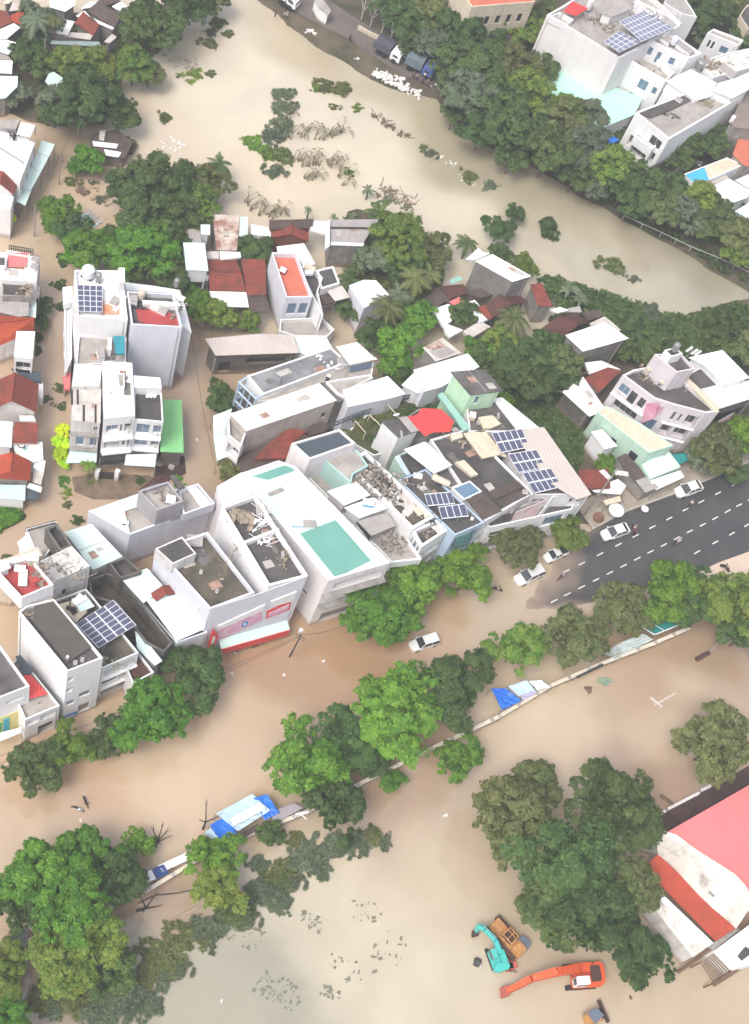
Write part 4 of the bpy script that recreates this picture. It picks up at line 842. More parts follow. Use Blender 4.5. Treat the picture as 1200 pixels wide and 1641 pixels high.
# --- orange terrace house and its neighbours
fr('c')
hO = hb((355, 575), (275, 890)); pS = [(215, 143), (455, 150), (606, 572), (356, 577)]
r = house('White three storey house with an orange tiled roof terrace', pS, hO, WL, TL, par=1.0, t=.2, wins={2: [(.08, .4, hO-4.4, hO-1.6, 'g', .2), (.5, .85, hO-4.4, hO-1.6, 'g', .2), (.1, .9, hO-9, hO-6.2, 'g', .6)]})
vol(r, [(470, 275), (622, 290), (708, 388), (660, 520), (712, 748), (612, 572)], hO-1.6, W, CR, par=1.1, t=.2, wn='side_wall', rn='side_terrace', wins={3: [(.4, .75, hO-6, hO-3.4, 'w', .2)]})
slab(r, 'tank_cover', [(535, 312), (615, 312), (618, 345), (538, 348)], hO-.6, W, .6)
vol(r, [(300, 785), (700, 770), (820, 885), (750, 955), (440, 950), (290, 900)], 3.4, W, CRL, par=.8, wn='porch_wall', rn='porch_roof', wins={})
r = house('Low house with a pleated white sheet behind the orange terrace', [(262, 88), (525, 55), (636, 255), (520, 290), (450, 150), (272, 145)], 6, GW, RW, par=0)
r = house('Brown membrane-roofed house outlined by a white rim', [(652, 312), (808, 275), (872, 440), (690, 496)], 6.6, W, CR, par=.25, t=.25)
sheet('Dark brown lean-to under the square cream sheet', [(670, 512), (762, 498), (832, 622), (700, 650)], 4.8, RBR, name='lean_to', thick=.3)
sheet('Square cream sheet on posts beside the brown membrane roof', [(748, 514), (892, 464), (972, 576), (826, 612)], 6.2, RWD, name='canopy', cat='canopy', posts=[0, 1, 2, 3])
fr('y4')
r = house('White box-like house half hidden by palms', [(600, 822), (738, 768), (850, 772), (980, 915), (742, 1042)], 7, WL, RW, par=0, over=.1)
r = house('House with a two-tone grey-beige sheet roof facing the broad brown water', [(418, 190), (880, 184), (720, 442), (425, 432)], 6, GW, RGY, par=0)
slab(r, 'ridge_cap', [(420, 256), (850, 262), (846, 276), (420, 270)], 6.25, DKM, .15); slab(r, 'parapet', [(382, 200), (416, 196), (412, 440), (372, 470)], 6.8, W, .9); slab(r, 'gutter', [(426, 402), (745, 415), (735, 440), (425, 430)], 6.3, W, .2)
sheet('White roof sheet between the brick gable and the grey-beige roof', [(228, 195), (382, 208), (376, 332), (230, 292)], 5.6, RW, thick=.3)
fr('y3')
BRI = mat('brick_wall', (.30, .12, .085), (.22, .085, .06), stripes=(.5, .2), amt=.8)
r = gable('Small brick house with a brown gabled roof at the water edge', [(908, 225), (1330, 205), (1320, 125), (905, 130)], 5.5, 6.5, BRI, RBR)
r = gable('Brick-red roofed house with a little white dormer front', [(925, 300), (935, 190), (1290, 255), (1290, 345)], 4.6, 6, BRI, TR)
r = house('Rusty pink and cream striped sheet-roofed shed', [(365, 75), (628, 90), (602, 425), (405, 420)], 5, GW, RUS, name='shed', cat='shed', par=0)
sheet('Pale green strip roof next to the rusty sheet', [(630, 100), (707, 102), (702, 275), (622, 285)], 4.8, RM, thick=.5)
sheet('White sheet roof right of the pale green strip', [(735, 172), (926, 208), (926, 292), (740, 272)], 4.5, RW, thick=.5)
r = house('White-roofed house with a carved balcony rail at the grove edge', [(82, 348), (290, 350), (326, 622), (112, 612)], 7, W, RMW, par=0, over=.2, wins={2: [(.05, .95, 1, 3.8, 'k', 1)]})
slab(r, 'balcony', [(28, 650), (332, 660), (328, 692), (25, 688)], 4.6, W, .7, posts=[0, 2, 3])
sheet('Grey sheet roof under the grove behind the carved balcony house', [(70, 215), (250, 220), (262, 345), (82, 346)], 5, RGY, thick=.5)
r = house('Tiny pale green roofed hut beside the rusty shed', [(250, 175), (342, 175), (342, 275), (255, 270)], 5.8, W, RMW, name='hut', cat='hut', par=0)
r = house('Low house with two red tiled slopes behind the white sheet porch', [(325, 520), (592, 520), (688, 812), (338, 808)], 3.9, GW, CR, par=0, over=.3)
slab(r, 'roof', [(318, 515), (592, 515), (640, 635), (330, 635)], [4.3, 4.3, 5.5, 5.5], TR, .15); slab(r, 'roof', [(330, 638), (641, 638), (692, 815), (338, 812)], [5.5, 5.5, 4.1, 4.1], TR, .15)
slab(r, 'porch_sheet', [(330, 817), (690, 826), (716, 972), (372, 962)], 4.0, RW, .1, posts=[1, 2, 3])
sheet('Small pinkish-white sheet above the red slopes', [(310, 437), (432, 430), (432, 500), (316, 505)], 4.6, RWD, thick=.4); sheet('Pair of bright white sheets next to the pinkish one', [(437, 430), (632, 440), (642, 490), (440, 513)], 4.6, RW, thick=.4)
r = house('House with a vivid blotchy red tiled roof left of the orange terrace house', [(640, 510), (872, 510), (884, 850), (700, 852)], 4.6, GW, TO if False else TR, par=0)
sheet('Dark brown sheet porch below the blotchy red roof', [(700, 860), (884, 858), (906, 1020), (730, 1012)], 3.8, RBR, name='porch', posts=[2, 3])
# --- east cluster
fr('y1')
r = house('Tall grey concrete house with a clean white sheet roof near the river', [(545, 166), (712, 100), (1086, 312), (905, 367)], 9.5, mat('raw_concrete_wall', (.27, .25, .235), (.15, .14, .135), streak=.5, amt=.8), RW, par=0, over=.1, wins={0: []})
sheet('Crumpled white sheets at the water edge left of the tall grey house', [(450, 152), (575, 40), (620, 80), (690, 95), (540, 160)], 4.6, RW, thick=.4)
r = gable('Long brown tiled house under the tall grey wall', [(560, 640), (720, 705), (1050, 560), (930, 455)], 4.2, 5.6, GD, TB)
r = house('Red-brown tiled house right of the tall grey house', [(1072, 392), (1185, 380), (1290, 600), (1150, 600)], 5, GW, TR, par=0)
sheet('Dark grey sheet roof on the water side', [(20, 560), (190, 410), (332, 562), (160, 622)], 4, RBR, thick=.5, name='shed_roof')
sheet('Brown roof with a reddish patch at the bank', [(190, 410), (430, 388), (484, 470), (300, 532)], 4.2, TB, thick=.5, name='shed_roof')
sheet('Small coral red awning by the round dark tree', [(298, 560), (388, 510), (442, 560), (340, 602)], 4.4, PNK, name='awning', cat='awning')
sheet('Teal sheet at the bank edge', [(298, 352), (380, 308), (432, 340), (318, 392)], 4, mat('teal_sheet', (.28, .5, .44)), name='awning', cat='awning')
sheet('White sheet left of the round dark tree', [(135, 640), (262, 556), (330, 612), (320, 740), (240, 800)], 4, RW, thick=.6)
sheet('White sheet below the round dark tree', [(240, 760), (430, 830), (300, 900), (255, 850)], 4.1, RW, thick=.6)
sheet('White sheet strip right of the round dark tree', [(478, 560), (540, 540), (690, 720), (580, 762)], 4, RW, thick=.6)
sheet('Stained white sheet above the bright green trees', [(430, 840), (590, 742), (694, 800), (480, 925)], 3.6, RWD, thick=.6)
sheet('Dark wide sheet roof against the tall grey wall', [(470, 480), (620, 420), (860, 450), (600, 525)], 4.3, RBR, thick=.5)
sheet('Small reddish ridge roof on the white strip', [(572, 610), (635, 585), (712, 715), (680, 722)], 4.8, TR, thick=.4, name='tiled_roof')
fr('y2')
r = gable('Big dark brown tiled house with a patched roof among the trees', [(130, 640), (400, 690), (690, 530), (560, 425)], 4.8, 7, GD, TB)
sheet('Plum brown sheet roof near the river shrubs', [(608, 416), (770, 398), (822, 450), (680, 502)], 5, RBR, thick=.4); sheet('Crumpled grey sheet behind the brown tiled house', [(470, 382), (592, 360), (612, 420), (484, 414)], 4.6, RGY, thick=.4)
sheet('Curved white sheet left of the crumpled grey sheet', [(305, 395), (400, 368), (490, 402), (380, 425)], 4.6, RW, thick=.4); sheet('Narrow beige sheet behind the wide white roof', [(690, 525), (832, 458), (990, 590), (960, 600), (850, 512), (700, 550)], 6, RWD, thick=.4)
r = house('Wide white-roofed grey building standing in the riverside trees', [(452, 640), (835, 512), (1062, 672), (850, 735), (622, 797)], [8, 8, 8.2, 7.7, 8], mat('raw_concrete_wall', (.27, .25, .235)), RW, par=0, over=.25)
r = house('Rust-red roofed low house beside the pink-stained hotel', [(640, 1055), (862, 948), (990, 985), (775, 1192)], 5, GW, TR, par=0)
sheet('Bent white sheets behind the rust-red roof', [(640, 905), (800, 885), (985, 970), (860, 950), (690, 1012)], 5, RW, thick=.5)
fr('I')
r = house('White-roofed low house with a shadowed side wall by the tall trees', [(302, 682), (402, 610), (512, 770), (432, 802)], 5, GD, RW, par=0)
# --- hotel
fr('d')
hH = hb((265, 280), (60, 640)); hH = 12.5
pS = [(262, 280), (345, 240), (475, 215), (720, 320), (982, 548), (880, 562), (640, 500), (500, 455)]
WPK = mat('pale_pink_paint', (.72, .66, .70), (.6, .55, .58), streak=.25)
r = house('Pale three storey hotel with a pink-stained front and stained roof terrace', pS, hH, WPK, CR, name='hotel', cat='hotel', par=.7, t=.3,
 wins={7: [(.12, .3, 8.6, 11, 'w', .2), (.38, .58, 8, 11, 'd', .2), (.12, .8, 4.6, 7, 'b', .9), (.62, .9, 9, 11, 'g', .2)], 6: [(.15, .85, 4.4, 7.4, 'g', .3)], 5: [(.1, .42, 8.2, 11, 'b', .8), (.55, .62, 8.6, 10.8, 'w', .2), (.74, .84, 8.6, 10.8, 'w', .2), (.08, .5, 4.6, 7.2, 'b', .9), (.6, .9, 4.4, 7, 'b', .9)], 0: [(.1, .9, 8, 10.8, 'g', .3), (.1, .9, 4, 7, 'g', .3)]})
A, B = at(pS[7], hH), at(pS[6], hH)
panel(r, 'pink_cladding', [(440, 490), (530, 490), (500, 600), (400, 640), (420, 560)], at(pS[0], hH), at(pS[7], hH), mat('pink_cladding', (.72, .28, .42), (.74, .5, .58), stripes=(.5, .3), amt=.9), .12)
panel(r, 'pink_cladding', [(500, 500), (570, 520), (545, 560), (490, 600)], A, B, mat('pink_cladding', (.72, .28, .42)), .1)
ledges(r, at(pS[0], hH), at(pS[7], hH), [7.6]); ledges(r, at(pS[6], hH), at(pS[5], hH), [7.6, 3.8])
vol(r, [(502, 125), (695, 118), (802, 234), (668, 260)], 17, WPK, CR, par=.5, base=11, wn='roof_tower', rn='tower_roof')
vol(r, [(575, 95), (650, 75), (712, 122), (625, 145)], 18.6, W, CR, par=.2, base=16.3, wn='tank_room', rn='tank_roof')
slab(r, 'ledge_slab', [(715, 305), (745, 295), (985, 520), (960, 560)], hH+.25, CRM, .5)
r = house('Grey flat-roofed block between the hotel and the white sheets', [(722, 290), (850, 215), (1002, 352), (828, 397)], 11.5, W, CR, par=.2)
r = house('Large building under a bright white sheet at the right edge', [(752, 150), (1005, 95), (1205, 300), (1015, 357), (872, 212)], 12.8, W, RW, par=0)
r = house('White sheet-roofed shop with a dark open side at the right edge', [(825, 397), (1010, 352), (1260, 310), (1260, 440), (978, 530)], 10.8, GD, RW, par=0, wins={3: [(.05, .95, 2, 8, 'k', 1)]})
b = MB(); A, B = at((950, 640), 7), at((1090, 562), 9); D_ = Vector((0, 0, 1.5)); b.face([A, B, B-D_, A-D_]); b.face([A+Vector((0, .3, 0)), B+Vector((0, .3, 0)), B+Vector((0, .3, 0))-D_, A+Vector((0, .3, 0))-D_])
rr = root('shop_sign', 'Slanted white sign with red lettering at the hotel corner', 'sign', (A.x, A.y, 0)); b.build('sign_panel', W, rr)
b = MB(); b.bar((A.x, A.y, 0), A, .1); b.bar((B.x, B.y, 0), B, .1); b.build('post', STL, rr)
b = MB()
for k in range(7):
    q = A.lerp(B, (k+.6)/7.4)+Vector((0, -.04, -.3)); e = (B-A)/7.4
    b.face([q, q+e*.6, q+e*.6-Vector((0, 0, .9)), q-Vector((0, 0, .9))])
b.build('lettering', SGR, rr)
r = house('Long mint-walled building with a cream roof in front of the hotel', [(75, 555), (140, 505), (400, 640), (640, 800), (460, 857)], 7.2, WG, CRM, par=.15, wins={3: [(.1, .3, 3.6, 5, 'w', .2), (.5, .6, 3.6, 5, 'w', .2)], 4: [(.1, .25, 3, 5, 'w', .2), (.5, .6, 3.6, 4.6, 'k', .2)]})
r = house('Forecourt shop with a pale mint flat roof facing the asphalt', [(400, 940), (600, 832), (695, 960), (470, 1052)], 4.4, WG, RMW, name='shop', cat='shop', par=.1)
slab(r, 'awning', [(468, 1060), (692, 986), (722, 1036), (512, 1132)], [4.2, 4.2, 3.6, 3.6], RW, .1, posts=[2, 3], base=.4)
r = house('Dark brown sheet-roofed stall left of the mint forecourt shop', [(222, 890), (290, 860), (530, 1110), (430, 1152), (280, 985)], 3.8, GW, RBR, name='stall', cat='stall', par=0); slab(r, 'front_sheet', [(360, 1062), (450, 1030), (532, 1112), (432, 1152)], 3.95, RGY, .08)
r = house('Small white boxy hut beside the long mint building', [(30, 700), (112, 682), (228, 806), (130, 830)], 5, W, RW, name='hut', cat='hut', par=0)
sheet('Teal glass canopy below the hotel front', [(612, 870), (790, 850), (765, 900), (690, 942)], 3.6, TEA, name='canopy', cat='canopy', posts=[0, 1, 3])
sheet('Low red tiled roof beside the trimmed round bush', [(-60, 985), (160, 975), (175, 1112), (-60, 1125)], 3.4, TR, name='tiled_roof', thick=.5)
sheet('Crumpled white tarpaulin over stalls by the red tiled roof', [(20, 1120), (120, 1090), (230, 1050), (292, 1100), (250, 1165), (60, 1150)], 2.8, RW, name='tarpaulin', cat='tarpaulin', posts=[0, 3])
fr('x6'); sheet('Cream stall canopy near the white round parasol', [(262, 328), (372, 298), (382, 332), (285, 358)], 2.8, CRM, name='canopy', cat='canopy', posts=[0, 1, 2, 3])
# ================= BLOCK BETWEEN THE TWO FLOODED LANES =================
fr('z05')
hB = hb((1010, 620), (945, 1130))
pS = [(148, 160), (500, 165), (550, 330), (575, 560), (172, 530)]
r = house('Tall white house with the blue-black solar array on its roof', pS, hB, W, W, par=.8, wins={4: [(.1, .9, 4, 6, 'w', .2), (.3, .6, 8, 10, 'w', .2), (.3, .5, 11.5, 13, 'k', .2)], 0: []})
vol(r, [(500, 142), (550, 142), (552, 255), (510, 265)], hB+2.2, W, W, par=0, over=.02, base=hB-1, wn='chimney_wall', rn='chimney_top')
slab(r, 'orange_mat', [(330, 410), (505, 425), (505, 518), (350, 512)], hB-.6, mat('orange_mat', (.6, .2, .1), (.62, .42, .3), amt=1, scale=1), .05)
pS = [(570, 332), (942, 350), (1012, 620), (608, 598)]
r = house('Tall white house with a plain blank wall and a red roof terrace', pS, hB, WL, CR, par=1.0, wins={})
slab(r, 'red_floor', [(640, 480), (720, 450), (965, 520), (1000, 608), (670, 590)], hB-.95, TRD, .03); vol(r, [(590, 360), (655, 362), (655, 412), (592, 410)], hB+.3, W, RGY, par=0, over=.05, base=hB-1, wn='cabin_wall', rn='cabin_roof')
vol(r, [(690, 402), (905, 415), (995, 428), (995, 450), (700, 432)], hB+.2, W, W, par=0, over=.05, base=hB-1, wn='divider_wall', rn='divider_top')
r = house('White rear wing wrapping round the red terrace house', [(548, 258), (795, 290), (992, 322), (1040, 470), (1088, 665), (1010, 612), (945, 345), (570, 326)], 12.5, W, RW, par=0, over=.05)
r = house('White house with a stained beige roof terrace and a teal roof canopy', [(180, 682), (565, 690), (560, 905), (158, 925)], hB-4.6, W, CRL, par=.5, wins={3: [(.1, .9, 4, 6, 'w', .2), (.2, .8, 7.5, 9.5, 'w', .2)]})
slab(r, 'canopy', [(458, 690), (550, 690), (552, 830), (482, 832)], hB-2.6, mat('teal_canvas', (.03, .22, .28), (.04, .3, .38), amt=.6), .4, posts=[0, 1, 2, 3], base=hB-5)
vol(r, [(415, 700), (445, 700), (445, 800), (418, 800)], hB-3.4, W, W, par=0, over=.02, base=hB-5.2, wn='cabinet', rn='cabinet_top'); vol(r, [(322, 785), (385, 775), (392, 865), (342, 870)], hB-4, W, RGY, par=0, over=.02, base=hB-5.2, wn='box', rn='box_top')
r = house('Low white side annex along the flooded lane', [(65, 450), (125, 438), (128, 860), (78, 985)], 6.5, W, RW, name='annex', cat='annex', par=.6, wins={3: grid(3, [(2, 4)])})
slab(r, 'tank_cover', [(52, 300), (130, 290), (130, 420), (60, 435)], 8, W, 1.2)
fr('z04')
sheet('Small coral awning over the lane beside the grey-boarded roof', [(505, 215), (530, 182), (570, 180), (560, 315), (515, 312)], 5, PNK, name='awning', cat='awning', thick=.6)
hR = 12
pS = [(597, 112), (817, 128), (806, 590), (572, 570)]
r = house('Left terraced house with weathered grey roof boards and dark slots', pS, hR, WD, RWD, par=0, over=.05, wins={2: [(.08, .2, hR-2.2, hR-1.2, 'k', .2), (.05, .3, 5.6, 7.8, 'g', .2), (.52, .8, 5.6, 7.8, 'g', .2), (.12, .5, .6, 2.8, 'k', .4)]})
vol(r, [(598, 110), (818, 128), (802, 292), (574, 296)], hR+1.0, WD, WD, par=0, over=.03, base=hR-.5, wn='upper_wall', rn='upper_roof')
for (a, b2) in (((575, 305), (577, 440)), ((622, 305), (624, 440)), ((672, 445), (672, 575)), ((766, 445), (766, 585))):
    b = MB(); b.bar(at(a, hR+.06), at(b2, hR+.06), .14, 4); b.build('roof_slot', DKM, r)
slab(r, 'awning', [(572, 790), (782, 800), (772, 905), (525, 908)], [4.6, 4.6, 4, 4], RM, .1)
A, B = at(pS[3], hR), at(pS[2], hR); ledges(r, A, B, [hR-3, 5], GW, .6)
pS = [(820, 92), (1060, 105), (1082, 528), (838, 552)]
r = house('Middle terraced house with a gleaming white roof and striped front', pS, hR+1.6, W, W, par=.15, wins={2: [(.05, .3, hR-2.4, hR-.4, 'b', 1), (.36, .44, hR-2.4, hR-.4, 'w', .2), (.5, .9, hR-2.4, hR-.4, 'g', .6), (.05, .14, 5.6, 8, 'w', .2), (.2, .3, 5.6, 8, 'w', .2), (.4, .92, 5.4, 8, 'b', 1), (.04, .96, .2, 4.6, 'd', .6)]})
vol(r, [(935, 190), (998, 190), (1000, 300), (950, 310)], hR+2.3, W, CRL, par=.05, base=hR+1, wn='hatch_wall', rn='hatch'); A, B = at(pS[3], hR+1.6), at(pS[2], hR+1.6); ledges(r, A, B, [4.9, 8.6], W, .9, .3); ledges(r, A, B, [3.0], DKM, 1.3, 1.2, 'canopy')
fr('b')
pS = [(690, 250), (955, 262), (972, 577), (690, 552)]
r = house('Right terraced house with a black flat roof and big framed windows', pS, hR, W, CR, par=.45, wins={2: [(.03, .3, hR-3.3, hR-1.1, 'g', .4), (.42, .88, hR-3.6, hR-1, 'g', .3), (.03, .3, 5.2, 7.4, 'g', .4), (.42, .88, 5, 7.5, 'g', .3), (.05, .95, .2, 3.2, 's', .4)]})
vol(r, [(685, 128), (940, 150), (957, 250), (690, 240)], hR+1.4, W, W, par=.1, base=hR-1, wn='upper_wall', rn='upper_roof'); slab(r, 'awning', [(612, 890), (905, 882), (893, 1008), (598, 990)], [4.6, 4.6, 3.8, 3.8], RMW, .1, posts=[2, 3]); A, B = at(pS[3], hR), at(pS[2], hR); ledges(r, A, B, [hR-4.2, 4.6], W, .7, .2)
r = house('Bright green sheet-roofed shed beside the terraced houses', [(968, 360), (1150, 364), (1168, 872), (940, 862)], 4.5, GD, RG, name='shed', cat='shed', par=0)
rr = root('gate', 'Black metal gate with white pillars before the middle terraced house', 'gate', at((440, 1040), 1)); A, B = at((340, 1055), 2), at((530, 1065), 2)
b = MB(); b.prism([(A+Vector((0, -.05, 0))).xy, (B+Vector((0, -.05, 0))).xy, (B+Vector((0, .05, 0))).xy, (A+Vector((0, .05, 0))).xy], -1, 2); b.build('leaf', DKM, rr)
for q in (A, B): m_ = MB(); m_.box((q.x, q.y, .8), (.6, .6, 3.6)); m_.build('pillar', W, rr)
# --- lilac building south of the block
fr('x2')
r = house('Lilac-grey walled building with a white roof, small tower and open tank', [(108, 342), (985, 125), (1124, 285), (440, 535)], 9.6, WL, CRL, par=.25, t=.25)
slab(r, 'roof_sheet', [(112, 345), (520, 200), (530, 300), (400, 345), (445, 525), (435, 532)], 9.75, RMW, .2)
vol(r, [(512, 182), (750, 106), (872, 266), (662, 338)], 14, mat('grey_lilac_render', (.42, .40, .42), (.3, .28, .29), streak=.4), CRL, par=.9, t=.22, base=9, wn='tower_wall', rn='tower_floor')
vol(r, [(838, 182), (990, 122), (1125, 283), (872, 372)], 11.2, WL, CRL, par=.6, t=.2, base=9, wn='tank_wall', rn='tank_floor'); slab(r, 'white_tray', [(905, 168), (975, 150), (1098, 288), (1010, 310)], 10.9, W, .2)
gvol(r, [(508, 175), (640, 70), (765, 88), (760, 110)], 12.2, 12.9, W, TB, base=9, over=.2); slab(r, 'beige_canopy', [(760, 62), (800, 52), (885, 150), (832, 168)], 12.4, CR, .3)
# ================= LEFT COLUMN =================
fr('z02')
r = house('White flat-roofed house with stepped awnings where the lane bends', [(-120, 140), (130, 160), (335, 290), (190, 672), (-120, 470)], 8, W, W, par=.25, wins={2: grid(3, [(3.5, 5.5)], .4)})
slab(r, 'roof_sheet', [(205, 85), (342, 120), (290, 236), (158, 205)], 9.4, RW, .1, posts=[1, 2, 3], base=7); slab(r, 'stained_slab', [(-60, 70), (190, 66), (152, 160), (-60, 130)], 9, CRL, .6)
for k, q in enumerate([[(400, 265), (527, 305), (472, 422), (360, 385)], [(360, 388), (466, 428), (402, 555), (300, 515)], [(300, 518), (400, 558), (298, 745), (205, 715)], [(200, 722), (300, 750), (242, 892), (158, 850)]]): slab(r, 'awning', q, 4.6-.15*k, RMW, .12, posts=[1, 2])
r = gable('White house with a maroon ridge roof sloping to the lane', [(165, 690), (130, 790), (-120, 680), (-100, 540)], 7, 8.2, W, TR)
r = house('White house with a black gutter behind the lime green tree', [(-60, 772), (132, 808), (102, 932), (-60, 900)], 7.2, W, W, par=.2)
sheet('Small arched dark cover beside the lime green tree', [(140, 900), (160, 862), (205, 860), (220, 900), (175, 1000)], 3.6, RBR, name='cover', cat='cover', thick=.4)
fr('z03')
r = house('White house with a red painted roof square at the lane corner', [(-60, 130), (378, 190), (350, 425), (-60, 400)], 9, W, W, par=.5, wins={1: [(.2, .4, 6, 7.6, 'k', .3), (.6, .8, 6, 7.6, 'k', .3)]}); slab(r, 'red_floor', [(75, 150), (276, 146), (256, 280), (70, 284)], 8.75, PNK, .08)
vol(r, [(-60, 175), (60, 180), (60, 280), (-60, 275)], 9.6, W, CR, par=.2, base=8, wn='upper_wall', rn='upper_roof')
r = house('Black stained flat-roofed house below the red roof square', [(20, 400), (292, 406), (300, 572), (22, 560)], 8.2, GW, CR, par=.3)
slab(r, 'balcony', [(330, 455), (396, 460), (375, 582), (300, 605)], 4.2, RWD, .15, posts=[1, 2])
r = house('House with a dusty lilac sheet roof and pale side strip', [(-60, 560), (288, 575), (272, 752), (180, 765), (-60, 705)], 6.8, GW, RGY, par=0); slab(r, 'side_sheet', [(288, 615), (352, 615), (345, 772), (210, 745)], 5.5, RMW, .12)
r = gable('Bright red gabled house beside the lane shrubs', [(-100, 740), (330, 800), (322, 905), (-60, 1060)], 5.6, 7.6, WD, TO)
r = house('White balcony house cutting into the bright red gable', [(158, 900), (338, 905), (312, 1172), (132, 1150)], 7.4, W, RW, par=0, over=.08, wins={2: [(.08, .92, 3.6, 6.2, 'b', 1)]})
b = MB(); P_ = [at((90, 75), 3), at((318, 115), 3)]
for z in (0, -.7): b.bar(P_[0]+Vector((0, 0, z)), P_[1]+Vector((0, 0, z)), .09, 4)
for k in range(12): q = P_[0].lerp(P_[1], k/11); b.bar(q, q-Vector((0, 0, 4)), .07, 4)
rr = root('fence', 'Black metal fence across the flooded lane corner', 'fence', P_[0].xy.to_3d()); b.build('bars', DKM, rr)
b = MB(); a_, b_ = P_[0]-Vector((.1, .8, 0)), P_[1]-Vector((.1, .8, 0)); b.prism([a_.xy, b_.xy, (b_+Vector((0, .25, 0))).xy, (a_+Vector((0, .25, 0))).xy], -1, 2.4); b.build('wall', W, rr)
fr('z04')
sheet('Blue-grey sheet roof between the two red gables', [(90, 150), (330, 178), (332, 262), (262, 252)], 3.6, RDK, thick=.4)
r = gable('Large faded red tiled gable house with a stained white pediment', [(312, 280), (292, 502), (-110, 500), (-80, 270)], 5.6, 8.6, WD, TR)
slab(r, 'lattice', [(155, 525), (272, 530), (288, 575), (160, 572)], 4.6, WD, .5)
r = house('White sheet-roofed house at the left edge below the stained pediment', [(-60, 565), (102, 580), (92, 785), (-60, 770)], 5.4, W, RW, par=0)
r = house('Square maroon tiled roof house above the white painted yard roof', [(118, 578), (306, 590), (300, 752), (104, 748)], 5.4, WD, TR, par=0)
r = house('Yard shed with a wide white roof bearing a black letter', [(98, 752), (340, 740), (347, 885), (262, 905), (200, 880), (120, 815)], 4.4, W, RW, name='shed', cat='shed', par=0)
_ = text_part('D', (172, 768), 4.46, 1.5, DKM, r, math.radians(-20)); _ = text_part('k', (208, 792), 4.46, 1.3, mat('teal_canvas', (.03, .22, .28)), r, math.radians(-30))
sheet('Small white box roof at the lane edge below the lettered roof', [(278, 868), (366, 890), (350, 988), (264, 942)], 4, RW, thick=1.2, posts=[1, 2]); sheet('Slightly tilted white sheet under the small white box roof', [(270, 955), (352, 990), (328, 1082), (262, 1060)], 3.4, RWD, thick=.3)
sheet('White awning strip beside the dark blue tarpaulin', [(240, 1070), (336, 1100), (330, 1142), (214, 1100)], 3.6, RW, thick=.3); sheet('Thin white wall cap beside the faded red gable', [(300, 265), (346, 265), (346, 392), (325, 386)], 3, W, name='wall_cap', cat='wall', thick=3.5)
r = gable('Vivid orange-red hip roofed house near the lower left lane', [(252, 895), (238, 1048), (-70, 1030), (-60, 860)], 5, 7.2, GW, TO, hip=.05)
r = house('Pale sky blue sheet-roofed shed at the left edge', [(-60, 1082), (206, 1086), (200, 1210), (-60, 1190)], 3.6, W, mat('sky_blue_sheet', (.52, .68, .78), (.6, .72, .8), stripes=(.35, .1)), name='shed', cat='shed', par=0)
sheet('Dark navy tarpaulin roof beside the sky blue shed', [(214, 1090), (312, 1150), (300, 1205), (208, 1200)], 3, RDK, name='tarpaulin', cat='tarpaulin', thick=.3)
# ================= TOP-LEFT VILLAGE =================
fr('z01')
for lab, pts, h, wl, rf in [
 ('Brick-red roof at the top left corner of the village', [(-60, 85), (60, 95), (118, 182), (-60, 265)], 4.5, GW, TR),
 ('Red-orange small roof behind the big drooping willow', [(92, 130), (215, 75), (200, 210), (125, 190)], 4.5, GW, TO),
 ('White sheet roof left of the drooping willow', [(-60, 275), (122, 196), (178, 236), (62, 332), (-60, 345)], 4.2, GW, RW),
 ('White sheet roof under the willow shadow', [(-60, 352), (60, 342), (158, 372), (72, 472), (-60, 425)], 4, GW, RW),
 ('White flat roof above the pale teal one on the left edge', [(-60, 520), (112, 525), (104, 640), (-60, 628)], 4.4, GW, RW),
 ('Wide pale teal sheet roof on the left edge of the village', [(-60, 660), (157, 660), (152, 752), (50, 852), (-60, 862)], 4.6, GW, RMW),
 ('White pentagon-shaped roof at the top of the village', [(430, -30), (665, -30), (652, 42), (570, 97), (436, 56)], 4.4, GW, RW),
 ('White L-shaped roof beside the slim palm', [(440, 186), (545, 160), (652, 182), (592, 302), (414, 272)], 4.2, GW, RW),
 ('Small bright white roof square above the brown gable', [(664, 132), (740, 88), (792, 142), (735, 167)], 4.6, GW, RW),
 ('White slanting roof near the top centre of the village', [(700, 72), (790, 8), (852, 10), (790, 62)], 4.4, GW, RW),
 ('White square roof next to the big round tree', [(978, 50), (1060, 8), (1142, 72), (1082, 112)], 4.8, GW, RW),
 ('Thin white roof strip along the plum ridge roof', [(820, 154), (1002, 238), (985, 254), (862, 202)], 4.2, GW, RW),
 ('Long grey-teal shed roof facing the overgrown lot', [(450, 350), (870, 360), (884, 402), (440, 378)], 3.8, GW, mat('grey_teal_sheet', (.30, .38, .38), (.24, .3, .3), stripes=(.35, .1))),
 ('Pinkish white porch roof before the brown gable', [(590, 275), (820, 290), (792, 342), (560, 312)], 3.8, GW, RWD),
 ('Small leaning white board roof near the big round tree', [(910, 360), (982, 290), (1022, 320), (960, 372)], 3.4, GW, RWD),
 ('Beige roof at the very top left corner', [(20, 30), (80, -30), (130, -20), (80, 25)], 4.6, GW, CRM),
 ('Tan and white roof beside the willow top', [(78, 92), (110, 15), (230, 38), (215, 78)], 4.6, GW, RTN),
 ('Grey-brown shed roof by the willow trunk', [(-60, 435), (40, 440), (100, 520), (-60, 515)], 3.4, GD, RGY),
 ('Plum grey wide roof at the top of the village', [(860, 0), (1000, -40), (1060, 5), (930, 40), (830, 80)], 4.2, GD, RBR)]:
    house(lab, pts, h, wl, rf, name='village_house', par=0, over=.25)
gable('Small house with a grey gable and one red slope', [(650, 195), (820, 308), (900, 262), (790, 150)], 4, 5.8, GW, TR, name='village_house')
gable('Plum grey ridge roofed house at the village edge', [(765, 92), (1000, 240), (1100, 150), (930, 40)], 4.2, 5.6, GW, RBR, name='village_house')
